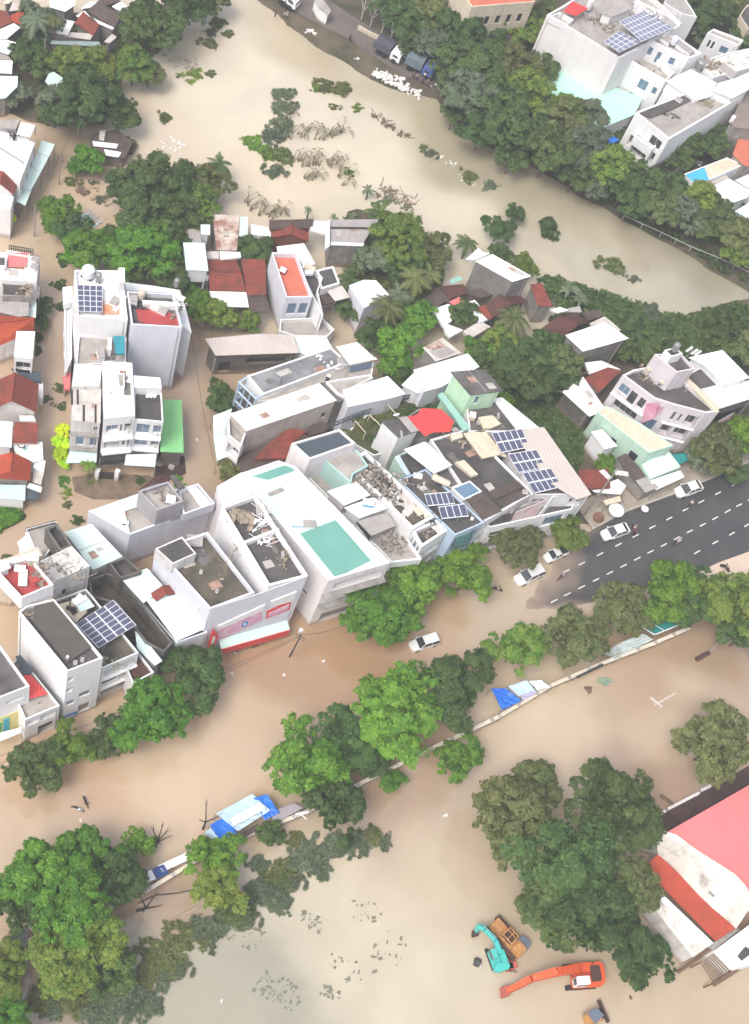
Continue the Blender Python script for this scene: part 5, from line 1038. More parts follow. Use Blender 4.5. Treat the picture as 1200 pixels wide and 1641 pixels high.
sheet('Pale teal tarpaulin roof half buried in the dark trees', [(395, 705), (425, 640), (470, 622), (545, 672), (560, 740), (440, 760)], 4.2, mat('pale_teal_tarp', (.45, .62, .56), (.6, .68, .64), amt=.9), name='tarpaulin', cat='tarpaulin', posts=[0, 3])
# ================= TOP-RIGHT CLUSTER =================
fr('P'); hT = hb((876, 22), (847, 88)); 
fr('e')
pS = [(180, 112), (760, 462), (1000, 340), (1260, 180), (1000, -60), (560, -120), (300, 45)]
r = house('Huge white blank-walled building topped by a wide solar roof', pS, hT+4, WP, CRL, name='apartment_building', cat='building', par=.9, t=.35)
slab(r, 'red_awning', [(310, 88), (380, 5), (512, 60), (412, 122)], hT+5, RED, .1, posts=[0, 3], base=hT+2)
vol(r, [(200, 125), (282, 92), (395, 150), (340, 195)], hT+4.3, W, CRL, par=1.0, base=hT+3, wn='terrace_wall', rn='terrace_floor')
vol(r, [(605, 95), (830, 20), (880, 60), (700, 130)], hT+5.2, W, RGY, par=0, base=hT+3, wn='penthouse_wall', rn='penthouse_roof'); vol(r, [(900, -10), (1180, 130), (1250, 200), (1130, 260), (960, 60)], hT+5.5, W, RGY, par=.3, base=hT+2, wn='penthouse_wall', rn='penthouse_roof')
fr('P')
r = house('Low hall with a wide mint green sheet roof below the blank white wall', [(850, 87), (1030, 156), (1016, 183), (952, 210), (856, 152)], 5, W, mat('bright_mint_sheet', (.42, .72, .60), (.50, .76, .66), stripes=(.45, .08), amt=.8, scale=.12), name='hall', cat='hall', par=0)
fr('z07')
r = house('Beige-white house with a sunken terrace beside the mint hall', [(-95, 490), (240, 470), (485, 690), (402, 775)], 11, W, CRL, par=1.4, t=.3, wins={3: [(.06, .14, 7, 8.6, 'g', .2), (.24, .4, 6.6, 8.8, 'g', .2), (.3, .46, 3, 5, 'g', .2)], 2: []})
r = house('White house with round-topped tower and cluttered roof in the upper right', [(232, 378), (620, 552), (748, 510), (505, 340), (345, 335)], 14, W, CRL, par=.6, t=.25, wins={0: [(.08, .2, 11, 12.8, 'g', .2), (.32, .42, 10, 12.6, 'g', .2), (.62, .76, 11, 12.6, 'g', .2)]})
r = house('White sheet-roofed house with a small arched window below', [(400, 775), (640, 660), (885, 790), (825, 925), (690, 962)], 12, W, RW, par=0, wins={4: [(.05, .2, 8, 9.5, 'g', .2)]})
r = house('Little white arched-window annex under the white sheet roof', [(370, 860), (400, 790), (560, 880), (420, 950)], 9, W, RW, par=0, name='annex', cat='annex')
fr('z06')
pS = [(110, 475), (560, 300), (1050, 150), (1120, 330), (430, 735)]
r = house('Long white house with deep front balconies above the river trees', pS, 11.5, W, CRL, par=.5, t=.3, wins={4: [(.1, .85, 4.4, 7, 'b', 1.3), (.1, .9, 1, 3.4, 'w', .3), (.1, .4, 8, 10, 'w', .2)], 3: [(.7, .74, 5, 7, 'k', .2)]})
slab(r, 'grey_deck', [(122, 470), (312, 398), (412, 470), (250, 530)], 11.3, CR, .1); slab(r, 'grey_deck', [(330, 395), (590, 300), (640, 360), (420, 468)], 11.3, CR, .1)
vol(r, [(95, 700), (150, 650), (440, 690), (270, 830)], 8.4, W, CRL, par=1.1, t=.3, wn='balcony_wall', rn='balcony_floor', wins={3: [(.1, .9, 4.6, 6.4, 'b', .8), (.1, .9, 1.4, 3.2, 'b', .8)]})
r = house('White house with a broad bright roof beside the grey-brown slab roof', [(822, 252), (1200, 90), (1290, 120), (1210, 250), (1040, 342)], 13, W, RW, par=0)
r = house('House with a plain grey-brown slab roof at the right edge', [(1020, 575), (1155, 270), (1300, 230), (1300, 650), (1060, 620)], 9.5, GW, mat('brown_grey_sheet', (.27, .22, .20), (.2, .165, .15), stripes=(.6, .1), amt=.8), par=0)
r = house('Terracotta-roofed house at the right edge', [(1105, 700), (1190, 640), (1300, 660), (1300, 1000), (1160, 990), (1045, 880)], 6.5, GW, TL, par=0)
fr('z07')
r = house('Small white house with slot windows near the top right trees', [(800, 308), (860, 270), (1150, 380), (1102, 428)], 10.5, W, CRL, par=.4, wins={3: [(.65, .72, 7.4, 9.2, 'k', .2), (.78, .84, 7.4, 9.2, 'k', .2), (.2, .45, 7.4, 9, 'g', .2)]})
r = house('White terrace house with sand-coloured stains at the upper right', [(690, 600), (1000, 500), (1300, 440), (1300, 620), (860, 740)], 11.5, W, CRW, par=.5)
r = house('Cream house with a low parapet right of the white sheet roof', [(1110, 140), (1180, 40), (1290, 40), (1290, 260), (1190, 270)], 8, CRM, CR, par=.5)
sheet('Teal roof deep in the top right trees', [(900, -20), (1100, -20), (1070, 30), (960, 30)], 6, RT, thick=.5)
r = house('White-fronted building behind the penthouse at the top edge', [(430, -60), (560, -60), (640, 60), (700, 160), (560, 130), (380, 20)], 9, W, RGY, par=.2)
fr('z08')
r = house('House with a cream roof and a sky blue painted corner', [(570, 290), (988, 130), (1148, 200), (760, 372), (702, 402)], 5.6, W, CRM, par=.1); slab(r, 'blue_paint', [(585, 298), (770, 225), (815, 345), (740, 372), (700, 395)], 5.65, SKY_B, .04)
r = house('White-roofed house with a dark gutter by the riverside trees', [(812, 420), (1002, 330), (1202, 440), (1190, 515), (975, 590)], 5.2, W, RW, par=0)
r = house('White-roofed house in the far right corner above the river', [(1066, 348), (1205, 288), (1290, 330), (1290, 470), (1205, 432)], 5, W, RW, par=0)
sheet('Narrow tan roof strip between the blue corner and the white roof', [(768, 382), (962, 286), (1005, 325), (815, 410)], 4.6, RTN, thick=.5)
sheet('Pale greenish white roof at the right edge above the canal railing', [(1058, 650), (1205, 562), (1290, 600), (1290, 740), (1120, 725)], 5, RMW, thick=.5)
r = house('Grey ribbed lean-to below the long white house', [(158, 250), (212, 228), (408, 352), (372, 405)], 5.2, GD, RGY, name='lean_to', cat='lean-to', par=0)
r = house('Walled yard with dark weathered walls beside the long white house', [(215, 235), (470, 115), (560, 200), (400, 345)], 5, GD, CRB, name='walled_yard', cat='yard', par=2.6)
fr('P'); r = house('Cream apartment building at the top edge among the trees', [(728, -40), (870, -45), (856, 2), (755, 10)], 13, CRM, TL, name='apartment_building', cat='building', par=.5, wins={2: grid(5, [(1.5, 3.2), (5, 6.8), (8.5, 10.4)], .45)})
sheet('Bright blue tarpaulin roof beside the mint hall corner', [(962, 218), (978, 214), (992, 224), (975, 232)], 3.4, BTR, name='tarpaulin', cat='tarpaulin', posts=[0, 2])
# ================= RED-ROOFED HALL, BOTTOM RIGHT =================
fr('h')
hC = 9.5
pS = [(405, 425), (1003, 85), (1500, -200), (1600, 800), (1003, 970), (850, 740)]
r = root('assembly_hall', 'Large hall with a coral red roof and stained white curved gable', 'hall', at((1000, 700), 5).xy.to_3d()); slab(r, 'main_roof', [(405, 428), (1003, 85), (1500, -200), (1600, 900), (1003, 972), (930, 820), (720, 660)], hC, PNK, .15)
P_ = [at(p, hC+.3) for p in [(318, 428), (400, 432), (560, 560), (720, 662), (850, 745), (930, 830), (1003, 975)]]
b = MB()
TOPS = [at(p, hC+.3) for p in [(325, 430), (420, 455), (560, 560), (720, 662), (850, 745), (930, 830), (1010, 985)]]; BOTS = [(335, 590), (430, 660), (520, 760), (640, 890), (740, 985), (830, 1060), (910, 1132)]
A, B = at((325, 560), 5.4), at((910, 1132), 5.4)
dl = (B-A).normalized(); nn = Vector((dl.y, -dl.x, 0)); nn = nn if nn.y < 0 else -nn
bb = [at(p, 5.4) for p in BOTS]
for i in range(6):
    b.face([bb[i], bb[i+1], TOPS[i+1], TOPS[i]])
    lo = [Vector((bb[i].x, bb[i].y, -1)), Vector((bb[i+1].x, bb[i+1].y, -1))]; b.face([lo[0], lo[1], bb[i+1], bb[i]])
    up_ = Vector((.8, .6, 0)); b.face([TOPS[i], TOPS[i+1], TOPS[i+1]+up_, TOPS[i]+up_]); b.face([TOPS[i]+up_, TOPS[i+1]+up_, Vector((TOPS[i+1].x+.8, TOPS[i+1].y+.6, -1)), Vector((TOPS[i].x+.8, TOPS[i].y+.6, -1))])
b.build('gable_wall', mat('peeling_white_paint', (.68, .66, .60), (.30, .28, .25), amt=.9, scale=.5, ramp=(.52, .68), streak=.2), r)
slab(r, 'attic_hatch', [(705, 870), (790, 745), (862, 800), (745, 905)], [6.6, 8.2, 8.2, 6.6], GW, .1)
slab(r, 'lower_roof', [(232, 690), (338, 588), (910, 1130), (758, 1225)], [5, 5.3, 5.3, 5], mat('red_orange_roof', (.42, .065, .035), (.28, .055, .035), amt=.9, scale=.5, bump=.3), .15)
slab(r, 'white_eave', [(112, 678), (138, 660), (742, 1238), (702, 1268)], 5.3, W, .5); vol(r, [(95, 725), (125, 690), (695, 1272), (592, 1342)], 4.6, WD, mat('peeling_white_paint', (.68, .66, .60)), par=0, over=.05, wn='front_wall', rn='front_ledge')
slab(r, 'brown_ledge', [(700, 1265), (905, 1130), (940, 1140), (745, 1290)], 4.8, GW, .3)
vol(r, [(778, 1275), (1003, 1108), (1200, 1040), (1200, 1340), (930, 1418)], 5.6, W, W, par=.2, wn='side_block', rn='side_roof'); slab(r, 'window_well', [(918, 1335), (975, 1265), (1040, 1300), (950, 1370)], 5.65, CR, .05)
b = MB(); A, B = at((650, 1380), 3.4), at((775, 1290), 3.4); C_, D_ = at((745, 1530), 3.2), at((920, 1420), 3.2)
for k in range(11): t = k/10; b.bar(A.lerp(B, t), C_.lerp(D_, t), .09, 4)
b.build('pergola_slat', WOD, r); b = MB(); b.bar(at((480, 1455), .8), at((740, 1270), 4.6), .25, 4); b.bar(C_, D_, .28, 4); b.bar(at((740, 1545), .4), at((970, 1400), 1.2), .3, 4)
for q in (C_, D_, A, B): b.bar(q, (q.x, q.y, -1), .15, 4)
b.build('pergola_beam', WOD, r)
b = MB(); Q = [at(p, .6) for p in ((300, 318), (640, 138), (800, 60), (1003, -60), (1100, -60), (1003, 90), (400, 430), (330, 425))]; b.prism([q.xy for q in Q], -1, .25)
tag(b.build('mud_terrace', mat('maroon_mud', (.10, .055, .05), (.05, .035, .03), amt=1, scale=.8, bump=.4)), kind='structure')
rr = root('low_wall', 'White low wall beside the red-roofed hall', 'wall', at((500, 220), 1).xy.to_3d()); b = MB()
for p, q in (((305, 325), (395, 270)), ((412, 258), (640, 140)), ((655, 122), (725, 88))):
    a_, b_ = at(p, 1.2), at(q, 1.2); d = (b_-a_).normalized(); n_ = Vector((-d.y, d.x, 0))*.2; b.prism([(a_-n_).xy, (b_-n_).xy, (b_+n_).xy, (a_+n_).xy], -1, 1.2)
b.build('wall_run', W, rr)
b = MB(); b.bar(at((360, 160), 1.4), at((445, 225), 1.4), .25, 4); b.bar(at((360, 160), 1.2), at((360, 160), -1), .15, 4); b.bar(at((445, 225), 1.2), at((445, 225), -1), .15, 4); rr = root('bench', 'Dark brown timber rail behind the white low wall', 'rail', at((400, 190)).xy.to_3d()); b.build('beam', WOD, rr)
# ================= TREES =================
fr('P')
def trees(L, group, hkind=None, sq=1.0, zb=0):
    for t in L: tree(t[0], t[1], t[2], t[3], t[4], group=group, variant=t[5] if len(t) > 5 else None, sq=sq, zb=zb)
trees([
 (58, 1232, 46, 'dark', 'Round dark tree at the left end of the kerb row by the banner shop'), (112, 1200, 40, 'bright', 'Bright tree before the low house with the red sheet'),
 (176, 1182, 36, 'dark', 'Mid-green tree between two larger ones before the tall slab-roofed building'), (247, 1150, 62, 'bright', 'Biggest glossy tree of the kerb row before the long balconies'),
 (312, 1085, 52, 'dark', 'Deep green tree at the corner of the pink sign shop'),
 (602, 980, 58, 'bright', 'Large bright tree standing in brown water before the teal roofed building'), (665, 940, 50, 'bright', 'Bright tree before the rubble roof house'), (748, 920, 46, 'bright', 'Small bright tree before the two small solar arrays'), (700, 920, 34, 'bright', 'Small tree squeezed between two bright kerb trees'),
 (826, 868, 44, 'olive', 'Dull olive tree before the pink mural front'), (908, 848, 36, 'yel', 'Yellowing tree by the parked pickup')],
 'street trees along the house row')
trees([
 (492, 1228, 66, 'bright', 'Bright big tree right of the blue and white tarpaulin stalls'), (552, 1180, 52, 'dark', 'Tree tucked behind the two big bright median trees'), (640, 1138, 74, 'bright', 'Largest lush tree in the middle of the median'),
 (728, 1105, 62, 'dark', 'Dense dark tree left of the bright blue tarpaulin'), (828, 1036, 48, 'yel', 'Airy tree with visible limbs above the blue tarpaulin', 4), (920, 1022, 50, 'olive', 'Olive tree above the grey rubble heap'), (997, 975, 46, 'olive', 'Brownish olive tree at the lower edge of the asphalt'),
 (1072, 948, 58, 'bright', 'Bright tree right of the brownish olive one over the teal canopy'), (1120, 960, 50, 'dark', 'Dark tree in the dense clump right of the teal canopy'), (1178, 965, 60, 'yel', 'Yellow-green tree at the right edge of the dense clump'), (1190, 1015, 40, 'dark', 'Dark lower crown at the right edge above the flooded yard'),
 (735, 1215, 42, 'bright', 'Small tree hanging over the yard side of the white wall', 4), (628, 1252, 24, 'bright', 'Little tree peeping over the white wall cap'), (540, 1290, 52, 'dark', 'Dark tree on the yard side below the bright big one', 5), (590, 1215, 36, 'dark', 'Shaded tree touching the white wall'),
 (435, 1338, 24, 'dark', 'Small tree at the lower edge of the blue and white stalls')],
 'trees of the flooded median')
trees([
 (1146, 1190, 66, 'olive', 'Lone broad olive tree behind the red-roofed hall'),
 (820, 1320, 74, 'olive', 'Broad tree at the left end of the clump by the excavators'), (978, 1290, 76, 'dark', 'Tall tree at the top of the clump by the red-roofed hall'), (905, 1370, 82, 'dark', 'Huge central tree of the clump beside the hall'),
 (890, 1450, 70, 'dark', 'Dark tree directly above the turquoise excavator'), (955, 1476, 78, 'dark', 'Big dark tree touching the cream ledge of the hall'), (1000, 1420, 60, 'olive', 'Olive tree close to the red lower roof'), (1016, 1548, 38, 'dark', 'Low tree at the bottom tip of the clump above the orange excavator', 4), (1040, 1530, 40, 'dark', 'Sparse tree by the brown pergola', 5), (860, 1260, 44, 'olive', 'Small tree on the upper edge of the clump')],
 'tree clump beside the red-roofed hall')
trees([
 (52, 1400, 60, 'bright', 'Bright tree at the left edge above the grey roof scrap'), (130, 1378, 56, 'bright', 'Bright tree in the upper middle of the lower left grove'), (180, 1400, 50, 'dark', 'Dark tree next to the stall roofs with the navy panel'), (40, 1450, 48, 'dark', 'Dark tree under the bright edge tree'),
 (110, 1460, 66, 'bright', 'Wide crown in the centre of the lower left grove'), (150, 1500, 56, 'yel', 'Yellow-tinged tree in the lower left grove'), (100, 1540, 56, 'yel', 'Yellowing tree over the bottom of the lower left grove'), (222, 1350, 28, 'bright', 'Thin sparse tree reaching over the flooded street', 4),
 (348, 1372, 46, 'bright', 'Tree over the right end of the stall roofs', 4), (352, 1430, 44, 'yel', 'Hanging yellow-green crown over the yard water', 4), (8, 1560, 44, 'yel', 'Yellow-green tree cut by the left edge'), (15, 1630, 44, 'bright', 'Bright crown in the bottom left corner'), (85, 1410, 44, 'bright', 'Crown wedged between bright trees of the lower left grove'),
 (190, 1560, 40, 'dark', 'Dark low tree in the murky lower left water', 5)],
 'lower left grove')
for (x, y, r, k) in [(300, 1500, 36, 'dark'), (340, 1490, 36, 'grey'), (380, 1460, 34, 'dark'), (420, 1425, 36, 'grey'), (452, 1400, 34, 'dark'), (492, 1375, 36, 'grey'), (530, 1350, 30, 'grey'), (565, 1345, 28, 'grey'), (600, 1340, 24, 'dark'), (440, 1440, 26, 'grey'), (160, 1620, 34, 'grey'), (220, 1600, 34, 'grey'), (70, 1600, 36, 'dark'), (270, 1540, 34, 'dark'), (238, 1555, 36, 'dark'), (190, 1590, 36, 'grey'), (120, 1600, 38, 'dark'), (250, 1520, 26, 'dark'), (140, 1560, 30, 'grey'), (470, 1345, 22, 'dark'), (410, 1380, 20, 'grey')]:
    bush(x, y, r*1.05, k, 'Half-drowned dull shrub in the line across the grey-brown yard water', 'half-drowned shrubs across the yard', 'shrub', 'shrub', flat=.5, n=2200)
    if (x+y) % 3: bush(x+r*.6, y+r*.5, r*.7, 'grey', 'Half-drowned dull shrub in the line across the grey-brown yard water', 'half-drowned shrubs across the yard', 'shrub', 'shrub', flat=.7)
LG = 'Dense dark tree in the grove behind the red-tiled houses'
trees([(245, 292, 50, 'dark', 'Tall dark tree at the top of the grove behind the rusty shed'), (205, 300, 36, 'dark', LG), (300, 300, 42, 'dark', LG), (335, 290, 34, 'olive', 'Olive spiky crown at the right tip of the grove'), (240, 350, 54, 'dark', LG), (290, 345, 40, 'dark', LG), (320, 325, 36, 'yel', 'Yellow-green crown inside the dark grove'), (235, 400, 52, 'bright', 'Bright lower crown of the grove above the rear wing'), (262, 430, 40, 'dark', LG), (210, 430, 38, 'dark', LG), (185, 395, 40, 'dark', LG), (150, 395, 42, 'bright', 'Soft bright crown beside the lane opposite the red roof square'), (125, 400, 34, 'bright', 'Lower lane-side crown above the white annex'), (96, 345, 36, 'bright', 'Round bright tree standing at the lane bend'), (118, 368, 36, 'dark', 'Dark tree behind the round lane-bend tree'), (285, 400, 34, 'dark', LG), (190, 440, 26, 'dark', LG)], 'grove behind the red-tiled houses')
VG = 'Dark broad tree in the overgrown lot below the village'
trees([(250, 42, 50, 'dark', 'Large round dark tree at the right end of the village'), (232, 22, 30, 'dark', 'Dark crown behind the large round village tree'), (300, 10, 40, 'dark', 'Dark tree cut by the top edge near the pale water'), (335, -5, 34, 'olive', 'Olive tree cut by the top edge over the pale water'),
 (108, 104, 32, 'yel', 'Light yellow-green tree by the long teal shed roof'), (150, 105, 40, 'yel', 'Pale olive-green tree in the middle of the overgrown lot'), (130, 155, 56, 'dark', VG), (88, 172, 36, 'grey', 'Dusty tree over the pale teal tarpaulin'), (160, 160, 40, 'dark', VG), (190, 178, 34, 'dark', 'Dark tree at the tip of the lot beside the pale water'), (215, 105, 34, 'yel', 'Light shrub-like tree at the water side of the lot'), (240, 115, 26, 'olive', 'Small olive tree furthest out in the water side of the lot'), (62, 100, 30, 'dark', 'Dark round tree by the willow foot'), (45, 82, 28, 'dark', 'Dark tree behind the teal roofs'), (28, 150, 22, 'grey', 'Dusty small tree beside the pale teal roof'), (52, 25, 30, 'grey', 'Drooping grey-green willow-like tree in the village', 1), (70, 40, 30, 'grey', 'Second drooping grey-green crown of the willow', 2), (48, 60, 18, 'dark', VG)], 'trees around the upper left village')
trees([(141, 256, 26, 'bright', 'Soft round tree between two flooded lots'), (124, 268, 18, 'bright', 'Little tree touching the soft round one')], 'small trees by the lane bend')
FG = 'Dark tree in the dense belt along the far river bank'
F = [(622, 18, 30), (652, 34, 34), (690, 22, 36), (742, 45, 44), (700, 75, 34), (790, 28, 40), (838, 48, 36), (660, 70, 24), (762, 95, 50), (822, 105, 44), (720, 120, 34), (755, 150, 44), (802, 160, 46), (850, 150, 44), (775, 200, 40), (830, 205, 48), (900, 195, 44), (880, 240, 46), (940, 235, 42), (925, 275, 34), (975, 265, 40), (1000, 300, 34), (1035, 290, 38), (1060, 330, 36), (1020, 325, 28), (1090, 340, 34), (1075, 300, 30), (1120, 318, 32), (1130, 362, 30), (1160, 345, 32), (1190, 380, 36), (820, 250, 28), (960, 300, 26), (728, 180, 26), (1178, 410, 24), (860, 110, 34), (640, 5, 28), (870, 15, 26)]
for i, (x, y, r) in enumerate(F):
    tree(x, y, r*1.02, ('dark', 'dark', 'olive', 'dark', 'grey', 'dark', 'yel')[i % 7], FG, 'tree', 'tree belt along the far river bank', zb=.5)
trees([(905, 180, 34, 'bright', 'Feathery bright crown hanging over the mint hall roof'), (945, 185, 30, 'grey', 'Grey-green crown at the corner of the mint hall'), (1110, 235, 34, 'dark', 'Dark tree beside the long white house balcony wall'), (1145, 225, 30, 'dark', 'Dark tree before the terracotta roof'), (1085, 255, 26, 'dark', 'Dark bush-like tree in the walled yard corner'), (1140, 25, 40, 'dark', 'Dark tree among the top right roofs'), (1165, 10, 34, 'olive', 'Olive tree at the top right corner'), (1120, 50, 26, 'grey', 'Dusty tree beside the small slot-windowed house'), (1190, 70, 30, 'dark', 'Dark tree at the right edge below the corner house'), (1130, 15, 30, 'dark', 'Dark tree under the teal roof')], 'trees among the upper right buildings', zb=.5)
trees([(640, 385, 50, 'yel', 'Big pale-green tree at the water side of the palm garden'), (690, 405, 36, 'olive', 'Olive tree at the right of the palm garden'), (610, 370, 30, 'dark', 'Dark tree shading the grey-beige roof'), (600, 415, 32, 'grey', 'Dusty tree in the palm garden'), (650, 430, 36, 'dark', 'Dark tree in the middle of the palm garden'), (565, 470, 1, 'dark', '')][:5], 'trees of the palm garden', zb=.1)
trees([(408, 397, 30, 'dark', 'Round dark tree between rusty shed and brick house'), (384, 395, 18, 'dark', 'Small dark tree left of the round one'), (632, 560, 44, 'bright', 'Big bright tree beside the glazed gable'), (600, 540, 34, 'dark', 'Dark tree left of the big bright one'), (645, 600, 30, 'dark', 'Dark tree above the smooth white roofs'), (672, 510, 32, 'bright', 'Bright round tree left of the white sheets'), (740, 503, 27, 'dark', 'Round very dark tree ringed by white sheets', 0), (560, 495, 26, 'dark', 'Dark tree below the square cream sheet'), (690, 490, 20, 'dark', 'Small dark tree beside the bright round one')], 'garden trees between the mid houses')
CG = 'Dark tree in the wooded plot behind the long white roofs'
trees([(800, 545, 32, 'yel', 'Yellow-green tree at the head of the wooded plot'), (765, 558, 26, 'bright', 'Bright pale tree touching the patched roof'), (775, 585, 32, 'dark', CG), (830, 580, 38, 'dark', CG), (870, 560, 38, 'dark', CG), (900, 580, 36, 'olive', 'Olive tree before the wide white-roofed grey building'), (850, 610, 38, 'dark', CG), (890, 615, 32, 'dark', CG), (808, 600, 36, 'dark', CG), (912, 555, 24, 'olive', 'Small olive crown in front of the grey wall'), (800, 640, 28, 'bright', 'Bright low tree at the foot of the wooded plot')], 'wooded plot behind the long white roofs', zb=.3)
trees([(320, 495, 32, 'bright', 'Bright tree in the alley below the carved balcony house'), (345, 505, 30, 'yel', 'Yellow-green tree before the white sheet porch'), (310, 470, 20, 'bright', 'Small tree by the alley mouth'), (400, 515, 22, 'yel', 'Dry yellowish tree before the dark porch'), (352, 640, 26, 'dark', 'Tree at the foot of the pale blue balcony frame'), (362, 660, 18, 'dark', 'Small tree beside the pale blue frame'), (368, 752, 22, 'olive', 'Olive tree at the lane end above the pinkish wall'), (68, 490, 17, 'dark', 'Slim dark tree at the lane beside the lilac roof'), (66, 515, 14, 'dark', 'Thin dark tree under the slim one')], 'small trees along the alleys')
trees([(1150, 720, 42, 'olive', 'Large dull tree over the asphalt at the hotel corner'), (1190, 705, 40, 'bright', 'Bright tree at the right edge by the shop sign'), (1120, 735, 26, 'grey', 'Dusty low crown left of the hotel corner tree'), (1175, 755, 26, 'dark', 'Dark low crown at the roadside right edge'),
 (1158, 520, 34, 'dark', 'Tree on the river bank right of the hotel aerial'), (1190, 510, 28, 'dark', 'Dark tree at the right edge on the river bank'), (1100, 560, 34, 'dark', 'Tree behind the bright white sheet roof'), (1055, 560, 34, 'dark', 'Dark tree behind the hotel tower'), (1030, 530, 30, 'dark', 'Dark tree at the water end of the wide white roof'), (1190, 555, 34, 'olive', 'Olive tree behind the right edge building'), (1140, 550, 32, 'dark', 'Dark tree between the olive tree and the aerial'), (1010, 560, 24, 'dark', 'Dark tree right of the wide white roof'), (1040, 505, 22, 'grey', 'Dusty tree dipping into the grey river')], 'trees around the hotel', zb=.35)
trees([(800, 365, 26, 'dark', 'Tree standing in water left of the round river bush'), (825, 340, 18, 'dark', 'Small tree above the one standing in the river'), (840, 425, 22, 'yel', 'Yellow-green tree behind the tall grey house'), (800, 410, 22, 'dark', 'Dark tree behind the clean white sheet roof'), (770, 395, 1, 'dark', '')][:4], 'trees at the river edge')
for (x, y, r, k, lb) in [(100, 690, 15, 'lime', 'Brilliant lime-yellow tall bush beside the left terraced house'), (95, 712, 14, 'lime', ''), (103, 728, 13, 'lime', '')]:
    if lb:
        rt = root('lime_shrub', lb, 'shrub', atp(98, 735))
        for (a, b_, c) in ((101, 690, 13), (93, 706, 11), (104, 712, 12), (98, 728, 13), (103, 742, 10)):
            q = tree(a, b_, c, 'lime', 'x'); 
            for ch in list(q.children):
                if ch.name.startswith('crown'): ch.name = 'leaf_clump'; ch.parent = rt; ch.matrix_local = Matrix.Translation(q.location-rt.location) @ q.rotation_euler.to_matrix().to_4x4() @ Matrix.Diagonal((*q.scale, 1))
                else: bpy.data.objects.remove(ch)
            bpy.data.objects.remove(q)
tree(8, 352, 16, 'lime', 'Brilliant lime tree at the left edge before the black guttered house', group='lime trees')
bush(975, 742, 24, 'lime' if False else 'bright', 'Trimmed light green bush beside the long mint building', flat=.8, zb=2.4, sx=1.25, rot=2.6)
